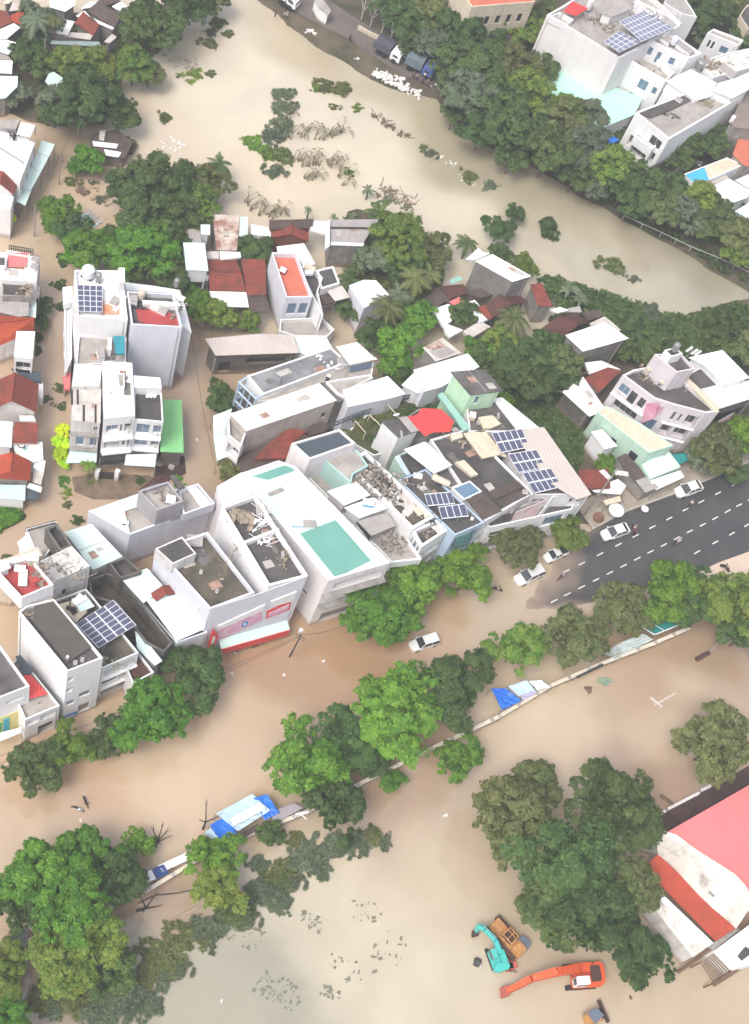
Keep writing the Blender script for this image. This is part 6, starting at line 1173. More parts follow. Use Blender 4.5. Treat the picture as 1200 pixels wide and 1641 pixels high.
# bushes on and around the water
for x, y, r, k, lb, fl in [
 (879, 362, 25, 'dark', 'Round green bush alone in the grey river', .8), (979, 422, 24, 'olive', 'Olive bush alone in the river left of the sky reflection', .6), (1015, 445, 13, 'grey', 'Faint small bush beside the olive river bush', .4), (750, 281, 19, 'olive', 'Flat bush on the sand spit left of the far bank', .5), (786, 295, 14, 'grey', 'Dry grey bush next to the flat spit bush', .5), (690, 245, 15, 'grey', 'Dry brown-green bush nearest the dark river arm', .5), (678, 235, 9, 'olive', 'Tiny bush above the dry brown-green one', .5),
 (525, 135, 22, 'olive', 'Bright-topped bush at the upper end of the banana field', .5), (548, 140, 20, 'dark', 'Dark bush at the upper end of the banana field', .6), (510, 140, 14, 'yel', 'Grassy bush left of the bright-topped one', .4), (538, 170, 11, 'olive', 'Low olive bush below the dark field bush', .4), (573, 172, 12, 'yel', 'Yellowish low bush at the right of the field', .4), (560, 275, 12, 'bright', 'Small fresh bush at the lower right field corner', .5),
 (456, 150, 21, 'grey', 'Grey-green bush at the top of the long hedge', .7), (458, 172, 23, 'grey', 'Grey-green bush second down the long hedge', .7), (450, 195, 23, 'grey', 'Dark bush in the middle of the long hedge', .7), (442, 218, 23, 'grey', 'Dusty bush low in the long hedge', .7), (448, 245, 24, 'olive', 'Wide dark bush near the foot of the long hedge', .7), (440, 270, 22, 'grey', 'Ragged bush at the foot of the long hedge', .7), (412, 230, 22, 'bright', 'Fresh green flat bush left of the long hedge', .35), (430, 245, 16, 'bright', 'Fresh green bush joined to the hedge', .4), (398, 226, 14, 'bright', 'Fresh green tip of bush in the pale water', .3),
 (263, 186, 15, 'dark', 'Lone dark bush in the pale water', .8), (350, 35, 17, 'dark', 'Dark mat of bush at the top of the pale water', .4), (333, 66, 16, 'dark', 'Dark bush lump below the top mat', .6), (338, 50, 12, 'grey', 'Greyish bush between two dark lumps', .5), (366, 52, 12, 'olive', 'Narrow olive bush right of the greyish lump', .4), (312, 118, 20, 'yel', 'Flat yellow-green bush mat by the floating litter', .25), (338, 116, 11, 'dark', 'Dark end of the flat bush mat', .4), (288, 120, 9, 'olive', 'Small tail bush of the flat mat', .3),
 (208, 232, 24, 'dark', 'Flat dark creeper bush over the wrecked hut', .7), (15, 820, 26, 'bright', 'Flat bright shrub patch at the left edge below the red hip roof', .4), (-5, 835, 26, 'dark', 'Darker shrub patch at the left edge', .5), (125, 832, 12, 'dark', 'Small bush in the lane above the concrete tank block', .6), (108, 808, 10, 'olive', 'Olive weeds in the lane left of the small bush', .4), (14, 900, 16, 'dark', 'Dark hedge clump beside the cream wall at the left edge', .5),
 (880, 460, 24, 'dark', 'Shrub on the slope behind the red-brown house', .6), (905, 470, 24, 'grey', 'Banana-leaved shrub on the river slope', .6), (930, 480, 24, 'dark', 'Shrub in the middle of the river slope', .6), (960, 490, 24, 'olive', 'Shrub lower down the river slope', .5), (985, 500, 22, 'grey', 'Last shrub of the river slope at the water', .5), (900, 452, 20, 'olive', 'Upper shrub of the river slope', .5),
 (830, 425, 14, 'yel', 'Pale creeping shrub behind the clean white roof corner', .4), (855, 432, 12, 'yel', 'Pale creeping shrub at the bend of the river slope', .4), (620, 318, 18, 'grey', 'Dry brown drift of brush off the palm garden', .25), (650, 330, 14, 'grey', 'Thin dry brush drift beside the palm garden', .2), (103, 415, 16, 'dark', 'Dark shrub behind the white annex', .5), (95, 455, 14, 'dark', 'Narrow shrub strip along the white annex', .5), (96, 490, 12, 'dark', 'Shrub at the annex lower corner', .5), (60, 560, 12, 'dark', 'Shrub row at the lane below the balcony house', .5), (62, 540, 12, 'dark', 'Shrub above the lane shrub row', .5), (97, 620, 12, 'dark', 'Shrub strip under the coral awning', .5), (98, 650, 11, 'dark', 'Shrub between coral awning and lime bush', .5), (102, 770, 14, 'bright', 'Weeds below the lime bush at the lane', .4), (108, 790, 12, 'yel', 'Yellow weeds further down the lane', .4), (150, 768, 14, 'olive', 'Weeds before the left terraced house', .4), (255, 770, 16, 'dark', 'Hedge before the right terraced house', .5), (225, 768, 12, 'dark', 'Shrub by the black gate', .5), (285, 768, 14, 'bright', 'Bush at the corner of the green shed', .5), (73, 640, 14, 'grey', 'Thin shrub beside the faded red gable', .4), (345, 610, 12, 'dark', 'Shrub in the lane by the beige shed', .5), (150, 290, 9, 'grey', 'Dead shrub in the flooded lot', .6), (118, 290, 14, 'olive', 'Straggly shrub right of the lane bend', .6), (160, 318, 12, 'grey', 'Leafless grey shrub in the flooded lot', .5), (1005, 812, 10, 'yel', 'Weed tuft on the pavement by the parasol', .4), (1050, 795, 10, 'olive', 'Weed tuft on the pavement near the stall', .4), (948, 790, 14, 'dark', 'Shrub under the billboard pole', .5)]:
    bush(x, y, r, k, lb, flat=fl, zb=.0 if y > 250 or x < 600 else 0)
# plants on the roof garden
for x, y, r in [(560, 690, 13), (575, 680, 13), (592, 672, 13), (610, 668, 13), (628, 658, 13), (645, 650, 13), (665, 648, 12), (685, 645, 12), (702, 650, 12), (585, 695, 11), (600, 700, 10), (575, 668, 11), (655, 662, 10), (700, 665, 10), (560, 705, 10), (730, 665, 10), (738, 680, 9)]:
    o = bush(x, y+4, r, 'olive' if r % 2 else 'dark', 'Potted shrub in the long planted roof terrace behind the dark membrane roof', 'potted shrubs on the planted roof terrace', name='potted_shrub', cat='plant', flat=.6, zb=6.5)
fr('P')
g_ = house('Flat planted roof terrace with soil beds behind the dark membrane roof', [(548, 700), (600, 655), (655, 636), (742, 640), (752, 690), (690, 700), (600, 730)], 6.6, W, mat('garden_soil', (.09, .09, .045), (.06, .075, .03), amt=.9, scale=1), name='roof_garden', cat='terrace', par=.2)
# grass
def scatter(name, polypx, n, sz, kind, z, seed, hgt=.35):
    rs_ = np.random.RandomState(seed); P = np.array([tuple(atp(*p, z).xy) for p in polypx]); lo, hi = P.min(0), P.max(0); C = lo+(hi-lo)*rs_.rand(n*3, 2)
    D = sdist([tuple(p) for p in P], C[:, 0], C[:, 1]); nz = vnoise(C[:, 0], C[:, 1], 3, seed+5); C = C[(D > 0) & (nz*3+D*.6 > 0)][:n]
    C3 = np.concatenate([C, z+hgt*rs_.rand(len(C), 1)*(1+2*vnoise(C[:, 0], C[:, 1], 2.2, seed+8)[:, None])], 1); Nn = rs_.randn(len(C), 3)*.6+np.array([0, 0, .8])
    o = bpy.data.objects.new(name, quadmesh(name, leafcards(C3, Nn, sz, rs_), LF[kind])); COL.objects.link(o); tag(o, kind='stuff'); return o
scatter('grass', [(768, 590), (820, 630), (905, 600), (935, 700), (930, 800), (885, 720), (800, 650)], 9000, .42, 'dark', .45, 1)
scatter('undergrowth', [(600, -10), (760, 120), (860, 230), (1000, 320), (1110, 378), (1220, 430), (1260, 380), (1100, 250), (960, 160), (860, 60), (840, -20)], 16000, .7, 'dark', .8, 2, .8)
scatter('undergrowth', [(870, 440), (1000, 480), (1080, 500), (1200, 480), (1250, 600), (1100, 580), (1000, 570), (930, 600), (880, 520)], 9000, .6, 'dark', .5, 3, .6)
scatter('undergrowth', [(40, 60), (130, 40), (290, 30), (280, 70), (200, 110), (170, 200), (60, 200)], 7000, .5, 'olive', .2, 4, .5)
scatter('undergrowth', [(540, 340), (640, 350), (715, 400), (705, 470), (640, 520), (540, 480)], 6000, .5, 'olive', .2, 5, .5)
scatter('grass', [(0, 798), (38, 808), (40, 828), (0, 850), (-30, 830)], 1500, .4, 'bright', .35, 6)
scatter('undergrowth', [(720, 150), (860, 262), (1000, 350), (1130, 420), (1200, 462), (1200, 440), (1000, 330), (860, 240), (740, 140)], 6000, .6, 'dark', .7, 7, .5)
# palms and bananas
for i, (x, y, r, k, h, lb, bn) in enumerate([
 (622, 490, 34, 'olive', 8, 'Large feathery palm over the white box-like house', 0), (665, 445, 34, 'olive', 8, 'Feathery palm at the right of the palm garden', 0), (562, 445, 26, 'dark', 6, 'Broad-leaved palm left of the white box-like house', 0), (825, 508, 34, 'olive', 7, 'Big pale palm before the long brown tiled house', 0), (748, 388, 24, 'dark', 4, 'Dark palm standing at the water left of the tall grey house', 0), (640, 470, 26, 'grey', 7, 'Grey palm between two feathery palms', 0),
 (88, 30, 17, 'olive', 8, 'Slim palm in the upper left village', 0), (60, 30, 30, 'grey', 7, 'Shaggy drooping palm in the village', 0), (142, 742, 17, 'bright', 4, 'Young palm before the left terraced house', 0), (608, 340, 28, 'dark', 3, 'Spiky banana clump at the top of the palm garden', 1), (122, 78, 15, 'olive', 5, 'Small palm at the long teal shed roof', 0), (30, 82, 18, 'dark', 6, 'Dark palm by the teal roofs on the left', 0), (350, 262, 26, 'dark', 5, 'Spiky palm at the right tip of the dark grove', 0), (340, 300, 28, 'bright', 4, 'Banana clump at the right side of the dark grove', 1), (690, 440, 24, 'olive', 6, 'Small palm hanging over the open lane', 0), (912, 462, 22, 'grey', 3, 'Banana clump on the river slope', 1), (930, 478, 20, 'grey', 3, 'Second banana clump down the river slope', 1), (575, 425, 20, 'dark', 4, 'Short dark palm beside the grey-beige roof', 0), (590, 305, 14, 'grey', 2, 'Star-shaped wilted banana off the palm garden', 1), (495, 335, 9, 'grey', 3, 'Shaggy dead palm stump behind the brick house', 0), (536, 348, 10, 'grey', 1.5, 'Wilted banana at the grey-beige roof corner', 1), (565, 345, 11, 'grey', 1.5, 'Wilted banana behind the grey-beige roof', 1)]):
    palm(x, y, r, lb, k, h, 'palms and bananas of the gardens', banana=bool(bn), seed=i)
# flattened banana stems on the flooded field: each clump one thing
DBN = mat('dead_banana_stem', (.24, .20, .13), (.14, .14, .08), scale=2); rsb = random.Random(5)
def wreck(x, y, n, w_, h_, label, up=2.4):
    b = MB(); lf = []
    for k in range(n):
        q = atp(x+rsb.uniform(-w_, w_), y+rsb.uniform(-h_, h_)); az = rsb.gauss(1.0, .5); L = rsb.uniform(1.2, up); pv = q-Vector((0, 0, .3)); d = Vector((math.cos(az), math.sin(az), 0))
        for s in range(1, 5):
            t = s/4; P = q+d*(L*.9*t*t)+Vector((0, 0, L*(1.5*t-.75*t*t))); b.bar(pv, P, .17*(1.2-t), 4, .17*(1.0-t*.8)); pv = P
        for m_ in range(3): a2 = az+rsb.uniform(-1, 1); frond(b, pv, a2, rsb.uniform(.7, 1.2), .9, .08, 4, up=.2)
    o = recenter(b.build('banana_wreck', DBN)); return tag(o, label, 'banana plants', 'flattened banana clumps in the field')
for a in [(485, 215, 6, 10, 8, 'Bent banana stems in the upper left of the flooded field'), (512, 218, 8, 12, 8, 'Arched banana stems in the upper middle of the flooded field'), (540, 215, 8, 12, 8, 'Arched banana stems in the upper right of the flooded field'), (475, 260, 7, 10, 8, 'Banana stems beside the hedge in the flooded field'), (500, 262, 8, 12, 8, 'Curling banana stems in the field centre'), (530, 262, 8, 12, 8, 'Curling banana stems right of the field centre'), (550, 285, 9, 10, 12, 'Tall ragged banana stems at the field lower right'), (498, 290, 8, 12, 8, 'Fallen banana stems at the field bottom'), (400, 330, 7, 12, 8, 'Scraggy banana stems above the rusty shed'), (425, 345, 8, 12, 7, 'Scraggy banana stems above the white sheet roof'), (445, 340, 5, 8, 8, 'Few banana stems above the brick house'), (460, 210, 6, 8, 20, 'Dry stems along the hedge')]: wreck(*a)
# bare trees and pollarded trunks in the water
def bare(x, y, h, label, n=5, seed=0, m_=None, lean=0, name='bare_tree', wbr=.16):
    r_ = random.Random(seed); q = atp(x, y); rt = root(name, label, 'tree', q); b = MB(); top = q+Vector((lean, r_.uniform(-.2, .2), h*.45)); b.bar(q-Vector((0, 0, 1)), top, wbr, 7, wbr*.8); b.build('trunk', m_ or DBR, rt)
    c = MB()
    for k in range(n):
        az = 6.283*k/n+r_.uniform(-.4, .4); e = top+Vector((math.cos(az), math.sin(az), r_.uniform(2, 3)))*h*.17; c.bar(top, e, wbr*.6, 5, wbr*.35)
        for j in range(2): a2 = az+r_.uniform(-.8, .8); c.bar(e, e+Vector((math.cos(a2), math.sin(a2), 2.2))*h*.09, wbr*.35, 4, wbr*.12)
    c.build('branches', m_ or DBR, rt); return rt
bare(250, 1358, 6, 'Bare branched dead tree in the flooded street above the stall roofs', 6, 1); bare(325, 1330, 6.5, 'Forked black bare tree at the left corner of the blue tarpaulin', 3, 2)
bare(217, 1458, 7, 'Leaning black-trunked tree rooted in the yard water', 4, 3, lean=1.2, wbr=.22); bare(436, 1262, 6, 'Leaning thin dead trunk at the left of the bright median tree', 2, 4, lean=2)
for k, (x, y) in enumerate([(578, 35), (592, 48), (608, 60), (622, 72)]): bare(x, y, 6, ('Whitish pollarded tree on the bank road nearest the top edge', 'Whitish pollarded tree second from the top edge', 'Whitish pollarded tree third along the bank road', 'Whitish pollarded tree nearest the trucks')[k], 4, 10+k, mat('pale_bark', (.5, .48, .44), (.3, .28, .26)), name='pollarded_tree', wbr=.14)
b = MB(); p = [atp(222, 1448, 2), atp(250, 1435, 3), atp(285, 1432, 3.4), atp(315, 1425, 3.8)]
for i in range(3): b.bar(p[i], p[i+1], .13-.02*i, 5, .11-.02*i)
tag(recenter(b.build('fallen_branch', DBR)), 'Long black branch reaching over the yard water to the hanging crown', 'branch')
# ================= SOLAR ARRAYS =================
def solar(pts, h, nx, ny, label, group='solar arrays', pm=None):
    """pts: 4 corners of the array; nx panels along edge 0-1, ny along 0-3"""
    hs = h if isinstance(h, list) else [h]*4; P = [at(p, hs[i]) for i, p in enumerate(pts)]; c = (P[0]+P[2])/2
    rt = root('solar_array', label, 'solar panels', (c.x, c.y, min(hs)-.5), group); f = lambda u, v: P[0].lerp(P[1], u).lerp(P[3].lerp(P[2], u), v)
    gu, gv = .045/nx*1.5, .045/ny*1.5
    fm = MB(); fm.prism([p.xy for p in P], [x-.06 for x in hs], hs); fm.build('frame', SLF, rt)
    for i in range(nx):
        for j in range(ny):
            u0, u1, v0, v1 = i/nx+gu, (i+1)/nx-gu, j/ny+gv, (j+1)/ny-gv; b = MB(); up_ = Vector((0, 0, .015)); b.face([f(u0, v0)+up_, f(u1, v0)+up_, f(u1, v1)+up_, f(u0, v1)+up_]); b.build('panel', pm or SLR, rt)
    l = MB()
    for p in P: l.bar(p-Vector((0, 0, .05)), p-Vector((0, 0, 1.2)), .05, 4)
    l.build('support', STL, rt); return rt
fr('J'); solar([(365, 600), (545, 484), (656, 605), (474, 716)], [12.6, 12.6, 12, 12], 4, 6, 'Large gridded solar array over the long-balcony house')
fr('z05'); solar([(170, 280), (372, 288), (372, 500), (178, 492)], hB+.3, 4, 5, 'Blue-black solar array on the tall white house')
fr('H'); solar([(560, 400), (706, 380), (746, 470), (608, 497)], [13.2, 13.2, 12.9, 12.9], 5, 2, 'Uppermost of three aligned solar arrays by the beige sheet'); solar([(640, 502), (776, 480), (826, 568), (692, 592)], [13.2, 13.2, 12.9, 12.9], 5, 2, 'Middle one of three aligned solar arrays by the beige sheet'); solar([(708, 592), (846, 570), (901, 660), (768, 692)], [13.2, 13.2, 12.9, 12.9], 5, 2, 'Lowest of three aligned solar arrays by the beige sheet')
solar([(237, 694), (365, 683), (386, 742), (255, 753)], 12.9, 5, 1, 'Narrow upper solar array on the dark flat roof'); solar([(304, 756), (432, 740), (451, 802), (322, 815)], 12.9, 4, 1, 'Lower small solar array on the dark flat roof')
fr('e'); PSL = mat('pale_solar_cell', (.20, .21, .30), (.26, .27, .35), rough=.2, spec=.6)
solar([(760, 165), (960, 80), (1195, 215), (940, 330)], hT+6.2, 8, 5, 'Huge pale solar roof on the blank white building', pm=PSL); solar([(635, 330), (760, 240), (940, 330), (760, 415)], hT+5.6, 4, 4, 'Lower pale solar roof wing on the blank white building', pm=PSL)
# ================= VEHICLES =================
def orient(o, p, q, z=0):              # place model (x forward) so its tail is at pixel p and nose at pixel q
    a, b = at(p, z), at(q, z); c = (a+b)/2; d = b-a; o.location = (c.x, c.y, z); o.rotation_euler = (0, 0, math.atan2(d.y, d.x)); return d.length
CWH = mat('white_car_paint', (.78, .78, .77), (.70, .70, .69), rough=.25, spec=.5, amt=.5); LMP = mat('lamp_glass', (.7, .68, .6), rough=.2); TLP = mat('tail_lamp', (.5, .03, .02), rough=.3); CRT = mat('chrome', (.5, .5, .5), rough=.2, metal=.8)
def mk_car(label, suv=False, paint=None, pickup=False, name='parked_car', cat='car'):
    pm = paint or CWH; OFF['__o'] = Vector((0, 0, 0)); rt = bpy.data.objects.new(name, None); COL.objects.link(rt); tag(rt, label, cat); OFF[rt.name] = Vector((0, 0, 0))
    L = 4.5; hw = .88; prof = [(-2.2, .35), (-2.25, .85), (-2.15, 1.0), (1.0, 1.0), (2.0, .86), (2.25, .65), (2.25, .32)]
    xs = [-2.25, -2.1, -1.3, -.4, .5, 1.2, 1.9, 2.25]; tp = [.92, 1.0, 1.02, 1.02, 1.0, .96, .84, .62]; ww = [.74, .85, .89, .9, .9, .88, .82, .62]
    b = MB()
    R = [[Vector((x, s*w_*k[0], zz)) for (k, zz) in (((1,), .28),)] for x in xs for s in (1,) for w_ in (1,)]
    rings = []
    for x, t, w_ in zip(xs, tp, ww): rings.append([Vector((x, -w_, .28)), Vector((x, -w_*1.02, .6)), Vector((x, -w_*.96, t-.06)), Vector((x, -w_*.84, t)), Vector((x, w_*.84, t)), Vector((x, w_*.96, t-.06)), Vector((x, w_*1.02, .6)), Vector((x, w_, .28))])
    for i in range(len(rings)-1):
        for j in range(8): k = (j+1) % 8; b.face([rings[i][j], rings[i][k], rings[i+1][k], rings[i+1][j]])
    b.face(rings[0][::-1]); b.face(rings[-1]); b.build('body', pm, rt, smooth=False)
    x0, x1, x2, x3 = (-2.15, -1.9, .35, 1.15) if suv else (-1.95, -1.25, .25, 1.15)
    if pickup: x0, x1, x2, x3 = -.75, -.55, .5, 1.2
    rh = 1.62 if suv else 1.45
    lo = [Vector((x, s*.84, 1.0)) for x, s in ((x0, -1), (x3, -1), (x3, 1), (x0, 1))]; hi = [Vector((x, s*.68, rh)) for x, s in ((x1, -1), (x2, -1), (x2, 1), (x1, 1))]
    r_ = MB(); r_.face(hi); r_.prism([Vector((h.x, h.y)) for h in hi], rh, rh+.03)
    for i in range(4): r_.bar(lo[i], hi[i], .05, 4)
    mid = (x1+x2)/2
    for s in (-1, 1): r_.bar((mid, s*.84, 1.0), (mid, s*.68, rh), .04, 4)
    r_.build('roof', pm, rt)
    for i, nm in ((1, 'windscreen'), (3, 'rear_window'), (0, 'side_window'), (2, 'side_window')):
        j = (i+1) % 4; g = MB(); g.face([lo[i], lo[j], hi[j], hi[i]]); g.build(nm, GLS, rt)
    if pickup:
        q = MB(); q.face([(-2.1, -.7, 1.035), (-.8, -.7, 1.035), (-.8, .7, 1.035), (-2.1, .7, 1.035)]); q.build('cargo_bed', DKM, rt)
    for x in (-1.35, 1.4):
        for s in (-1, 1):
            w_ = MB(); M_ = Matrix.Rotation(math.radians(90), 3, 'X'); w_.lathe((x, s*.83, .33), [(.0, -.11), (.32, -.11), (.34, 0), (.32, .11), (0, .11)], 12, M_); wo_ = w_.build('wheel', BLK, rt)
            w2 = MB(); w2.lathe((x, s*.95, .33), [(0, 0), (.2, 0)], 10, M_); w2.build('rim', CRT, wo_)
    for s in (-1, 1):
        h_ = MB(); h_.box((2.14, s*.6, .68), (.22, .32, .14)); h_.build('headlight', LMP, rt); t_ = MB(); t_.box((-2.22, s*.68, .8), (.1, .24, .22)); t_.build('tail_light', TLP, rt); m_ = MB(); m_.box((.95, s*.98, 1.05), (.16, .18, .12)); m_.build('mirror', pm, rt)
    return rt
def carat(rt, p, q, z): L = orient(rt, p, q, z); s = L/4.5; rt.scale = (s, min(s*1.02, 1.15), 1.05)
fr('L'); carat(mk_car('White car driving alone through the brown water', suv=True), (898, 78), (765, 120), -.3)
fr('x6'); carat(mk_car('White hatchback at the left tip of the asphalt by the kerb'), (412, 515), (250, 570), roadz(*at((330, 545)).xy)+.03); carat(mk_car('White car parked at the kerb before the forecourt shop'), (880, 240), (722, 295), roadz(*at((800, 268)).xy)+.03)
fr('H'); carat(mk_car('White pickup parked under the yellowing tree', pickup=True, cat='pickup'), (915, 970), (810, 1018), .05); carat(mk_car('White off-road car standing at the water edge', suv=True), (800, 1065), (672, 1125), -.12)
# trucks on the bank road
def truck(label, p, q, w_, cab, cargo, z=.85, covered=True, name='truck', front=True, ch=1.6):
    a, b_ = at(p, z), at(q, z); d = (b_-a); L = d.length; rt = bpy.data.objects.new(name, None); COL.objects.link(rt); tag(rt, label, 'truck', 'trucks on the bank road'); OFF[rt.name] = Vector((0, 0, 0))
    rt.location = ((a.x+b_.x)/2, (a.y+b_.y)/2, z); rt.rotation_euler = (0, 0, math.atan2(d.y, d.x)); h = L/2; cl = 1.9
    m_ = MB(); m_.box((h-cl/2, 0, 1.35), (cl, w_*.95, 1.5)); m_.box((h-cl*.55, 0, 2.25), (cl*.75, w_*.9, .5)); m_.build('cab', cab, rt)
    g = MB(); g.face([(h+.01, -w_*.42, 1.5), (h+.01, w_*.42, 1.5), (h+.01, w_*.42, 2.0), (h+.01, -w_*.42, 2.0)]); g.build('windscreen', GLS, rt)
    for s in (-1, 1): q2 = MB(); q2.box((h-cl*.5, s*w_*.48, 1.7), (cl*.5, .04, .45)); q2.build('side_window', GLS, rt)
    c = MB(); x0, x1 = -h, h-cl-.2; c.box(((x0+x1)/2, 0, .95), (x1-x0, w_*.5, .3)); c.build('chassis', DKM, rt)
    k = MB(); k.box(((x0+x1)/2, 0, 1.15+ch/2), (x1-x0, w_, ch))
    if covered:
        n = 8
        for i in range(n): xa, xb = x0+(x1-x0)*i/n, x0+(x1-x0)*(i+1)/n; zt = 1.15+ch; k.face([(xa, -w_/2, zt), (xb, -w_/2, zt), (xb, 0, zt+.25), (xa, 0, zt+.25)]); k.face([(xa, w_/2, zt), (xb, w_/2, zt), (xb, 0, zt+.25), (xa, 0, zt+.25)]); k.bar((xa, -w_/2, zt+.02), (xa, 0, zt+.27), .04, 4); k.bar((xa, w_/2, zt+.02), (xa, 0, zt+.27), .04, 4)
    k.build('cargo_box', cargo, rt)
    for x in (h-1, -h+1, -h+2.1):
        for s in (-1, 1): w2 = MB(); w2.lathe((x, s*w_*.45, .5), [(0, -.15), (.5, -.15), (.5, .15), (0, .15)], 12, Matrix.Rotation(math.radians(90), 3, 'X')); w2.build('wheel', BLK, rt)
    return rt
fr('x7')
TG = mat('dark_truck_cover', (.09, .095, .12), (.06, .06, .075), amt=.8); TG2 = mat('grey_blue_truck_cover', (.16, .21, .25), (.11, .15, .18), amt=.8)
truck('Long dark covered truck with a white cab on the bank road', (755, 285), (905, 372), 2.5, W, TG, ch=1.5); truck('Grey-blue covered truck facing away with a blue cab', (935, 380), (1095, 462), 2.5, mat('blue_truck_paint', (.08, .14, .4)), TG2, ch=1.7)
vn = truck('White passenger van near the top edge of the bank road', (175, -12), (285, 55), 2.0, W, W, ch=1.2, covered=False, name='van'); vn['category'] = 'van'
for i, (x, w_) in enumerate(((-1.6, .9), (-.4, .9), (.8, .9))):
    for s in (-1, 1): m_ = MB(); m_.box((x, s*1.01, 1.95), (w_, .04, .5)); m_.build('side_window', GLS, vn)
# ================= PEOPLE (small, far away) =================
SKN = mat('skin', (.42, .25, .17), (.38, .22, .15)); HAR = mat('dark_hair', (.02, .016, .014))
PTP = {}
def person(p, z, rz, label, shirt=(.1, .1, .12), pants=(.05, .055, .07), hat=None, sit=False, group=None):
    """one continuous body; clothing and hair as children"""
    o_ = at(p, z); key = sit
    if key not in PTP:
        def chain(nodes, n=8):          # tapered tubes merged by voxel remesh
            b = MB()
            for (a, c, r1, r2) in nodes: b.bar(a, c, r1, n, r2); b.lathe(a, [(0, -r1), (r1*.7, -r1*.7), (r1, 0), (r1*.7, r1*.7), (0, r1)], n); b.lathe(c, [(0, -r2), (r2*.7, -r2*.7), (r2, 0), (r2*.7, r2*.7), (0, r2)], n)
            return b
        if sit: hip, kn, ft, hand = .75, (.38, .62), (.35, .22), (.42, .95)
        else: hip, kn, ft, hand = .9, (.04, .48), (0, .06), (.08, .82)
        nd = []
        for s in (-1, 1):
            nd += [((0, s*.1, hip), (kn[0], s*.13, kn[1]), .09, .06), ((kn[0], s*.13, kn[1]), (ft[0], s*.13, ft[1]), .06, .04), ((ft[0], s*.13, ft[1]), (ft[0]+.16, s*.14, ft[1]-.02), .045, .035)]
            nd += [((0, s*.17, hip+.52), (.06, s*.24, hip+.24), .05, .042), ((.06, s*.24, hip+.24), (hand[0], s*.22, hand[1]+(0 if sit else 0)), .042, .03), ((hand[0], s*.22, hand[1]), (hand[0]+.05, s*.21, hand[1]-.08), .03, .018)]
        nd += [((0, 0, hip), (0, 0, hip+.3), .14, .15), ((0, 0, hip+.3), (0, 0, hip+.52), .15, .12), ((0, 0, hip+.52), (0, 0, hip+.62), .06, .055), ((.01, 0, hip+.70), (.01, 0, hip+.76), .1, .095), ((.1, 0, hip+.7), (.115, 0, hip+.70), .018, .01)]
        b = chain(nd); OFF['__p'] = Vector((0, 0, 0)); bo = b.build('person', SKN, merge=True); md = bo.modifiers.new('r', 'REMESH'); md.mode = 'VOXEL'; md.voxel_size = .022
        dg = bpy.context.evaluated_depsgraph_get(); me = bpy.data.meshes.new_from_object(bo.evaluated_get(dg)); me.polygons.foreach_set('use_smooth', [True]*len(me.polygons)); bpy.data.objects.remove(bo)
        PTP[key] = (me, hip, kn, ft)
    me, hip, kn, ft = PTP[key]
    o = bpy.data.objects.new('person', me); COL.objects.link(o); o.location = (o_.x, o_.y, z); o.rotation_euler = (0, 0, rz); tag(o, label, 'person', group); OFF[o.name] = Vector((0, 0, 0))
    s_ = MB(); s_.bar((0, 0, hip-.02), (0, 0, hip+.3), .165, 8, .175); s_.bar((0, 0, hip+.3), (0, 0, hip+.56), .175, 8, .1)
    for s in (-1, 1): s_.bar((0, s*.15, hip+.52), (.05, s*.24, hip+.3), .075, 6, .065)
    c = lambda t: mat('cloth_%02d%02d%02d' % tuple(int(v*99) for v in t), t, tuple(v*.8 for v in t)); s_.build('shirt', c(shirt), o, merge=True)
    l_ = MB()
    for s in (-1, 1): l_.bar((0, s*.1, hip+.02), (kn[0], s*.13, kn[1]), .115, 6, .085); l_.bar((kn[0], s*.13, kn[1]), (ft[0], s*.13, ft[1]+.08), .085, 6, .07)
    l_.build('trousers', c(pants), o, merge=True)
    h_ = MB(); h_.lathe((-.015, 0, hip+.74), [(.112, -.04), (.122, .03), (.1, .1), (.05, .135), (0, .14)], 10); h_.build('hat' if hat else 'hair', c(hat) if hat else HAR, o, merge=True)
    return o
fr('x7')
for i, (p, sh, pa, ht, rz, lb) in enumerate([((1042, 470), (.75, .75, .75), (.05, .05, .06), None, 1, 'Person in a white shirt behind the grey-blue truck'), ((1075, 490), (.03, .03, .05), (.03, .03, .04), None, 2, 'Person in dark clothes at the tail of the grey-blue truck'), ((1030, 500), (.05, .05, .1), (.04, .04, .05), None, 3, 'Person in navy at the litter heap'), ((1060, 520), (.1, .05, .05), (.03, .03, .03), (.4, .38, .3), 0, 'Person in a pale hat at the bank edge'), ((975, 468), (.06, .06, .06), (.05, .05, .05), None, 4, 'Person in black beside the truck body'), ((995, 478), (.25, .25, .28), (.04, .04, .05), None, 5, 'Person in grey beside the truck body'),
 ((602, 245), (.03, .03, .03), (.03, .03, .03), None, 1, 'Person in black alone on the muddy bank road'), ((237, 32), (.03, .03, .03), (.04, .04, .04), None, 2, 'Person in black at the van door'), ((208, 105), (.6, .6, .6), (.05, .05, .06), None, 3, 'Person in a light shirt on the bank slope'), ((222, 112), (.5, .45, .4), (.05, .05, .06), (.5, .5, .45), 3, 'Person with a light hat on the bank slope'), ((155, 100), (.08, .08, .1), (.05, .05, .06), None, 3, 'Person in dark clothes at the water edge near the top')]): person(p, .8 if p[0] > 240 else .72, rz, lb, sh, pa, ht)
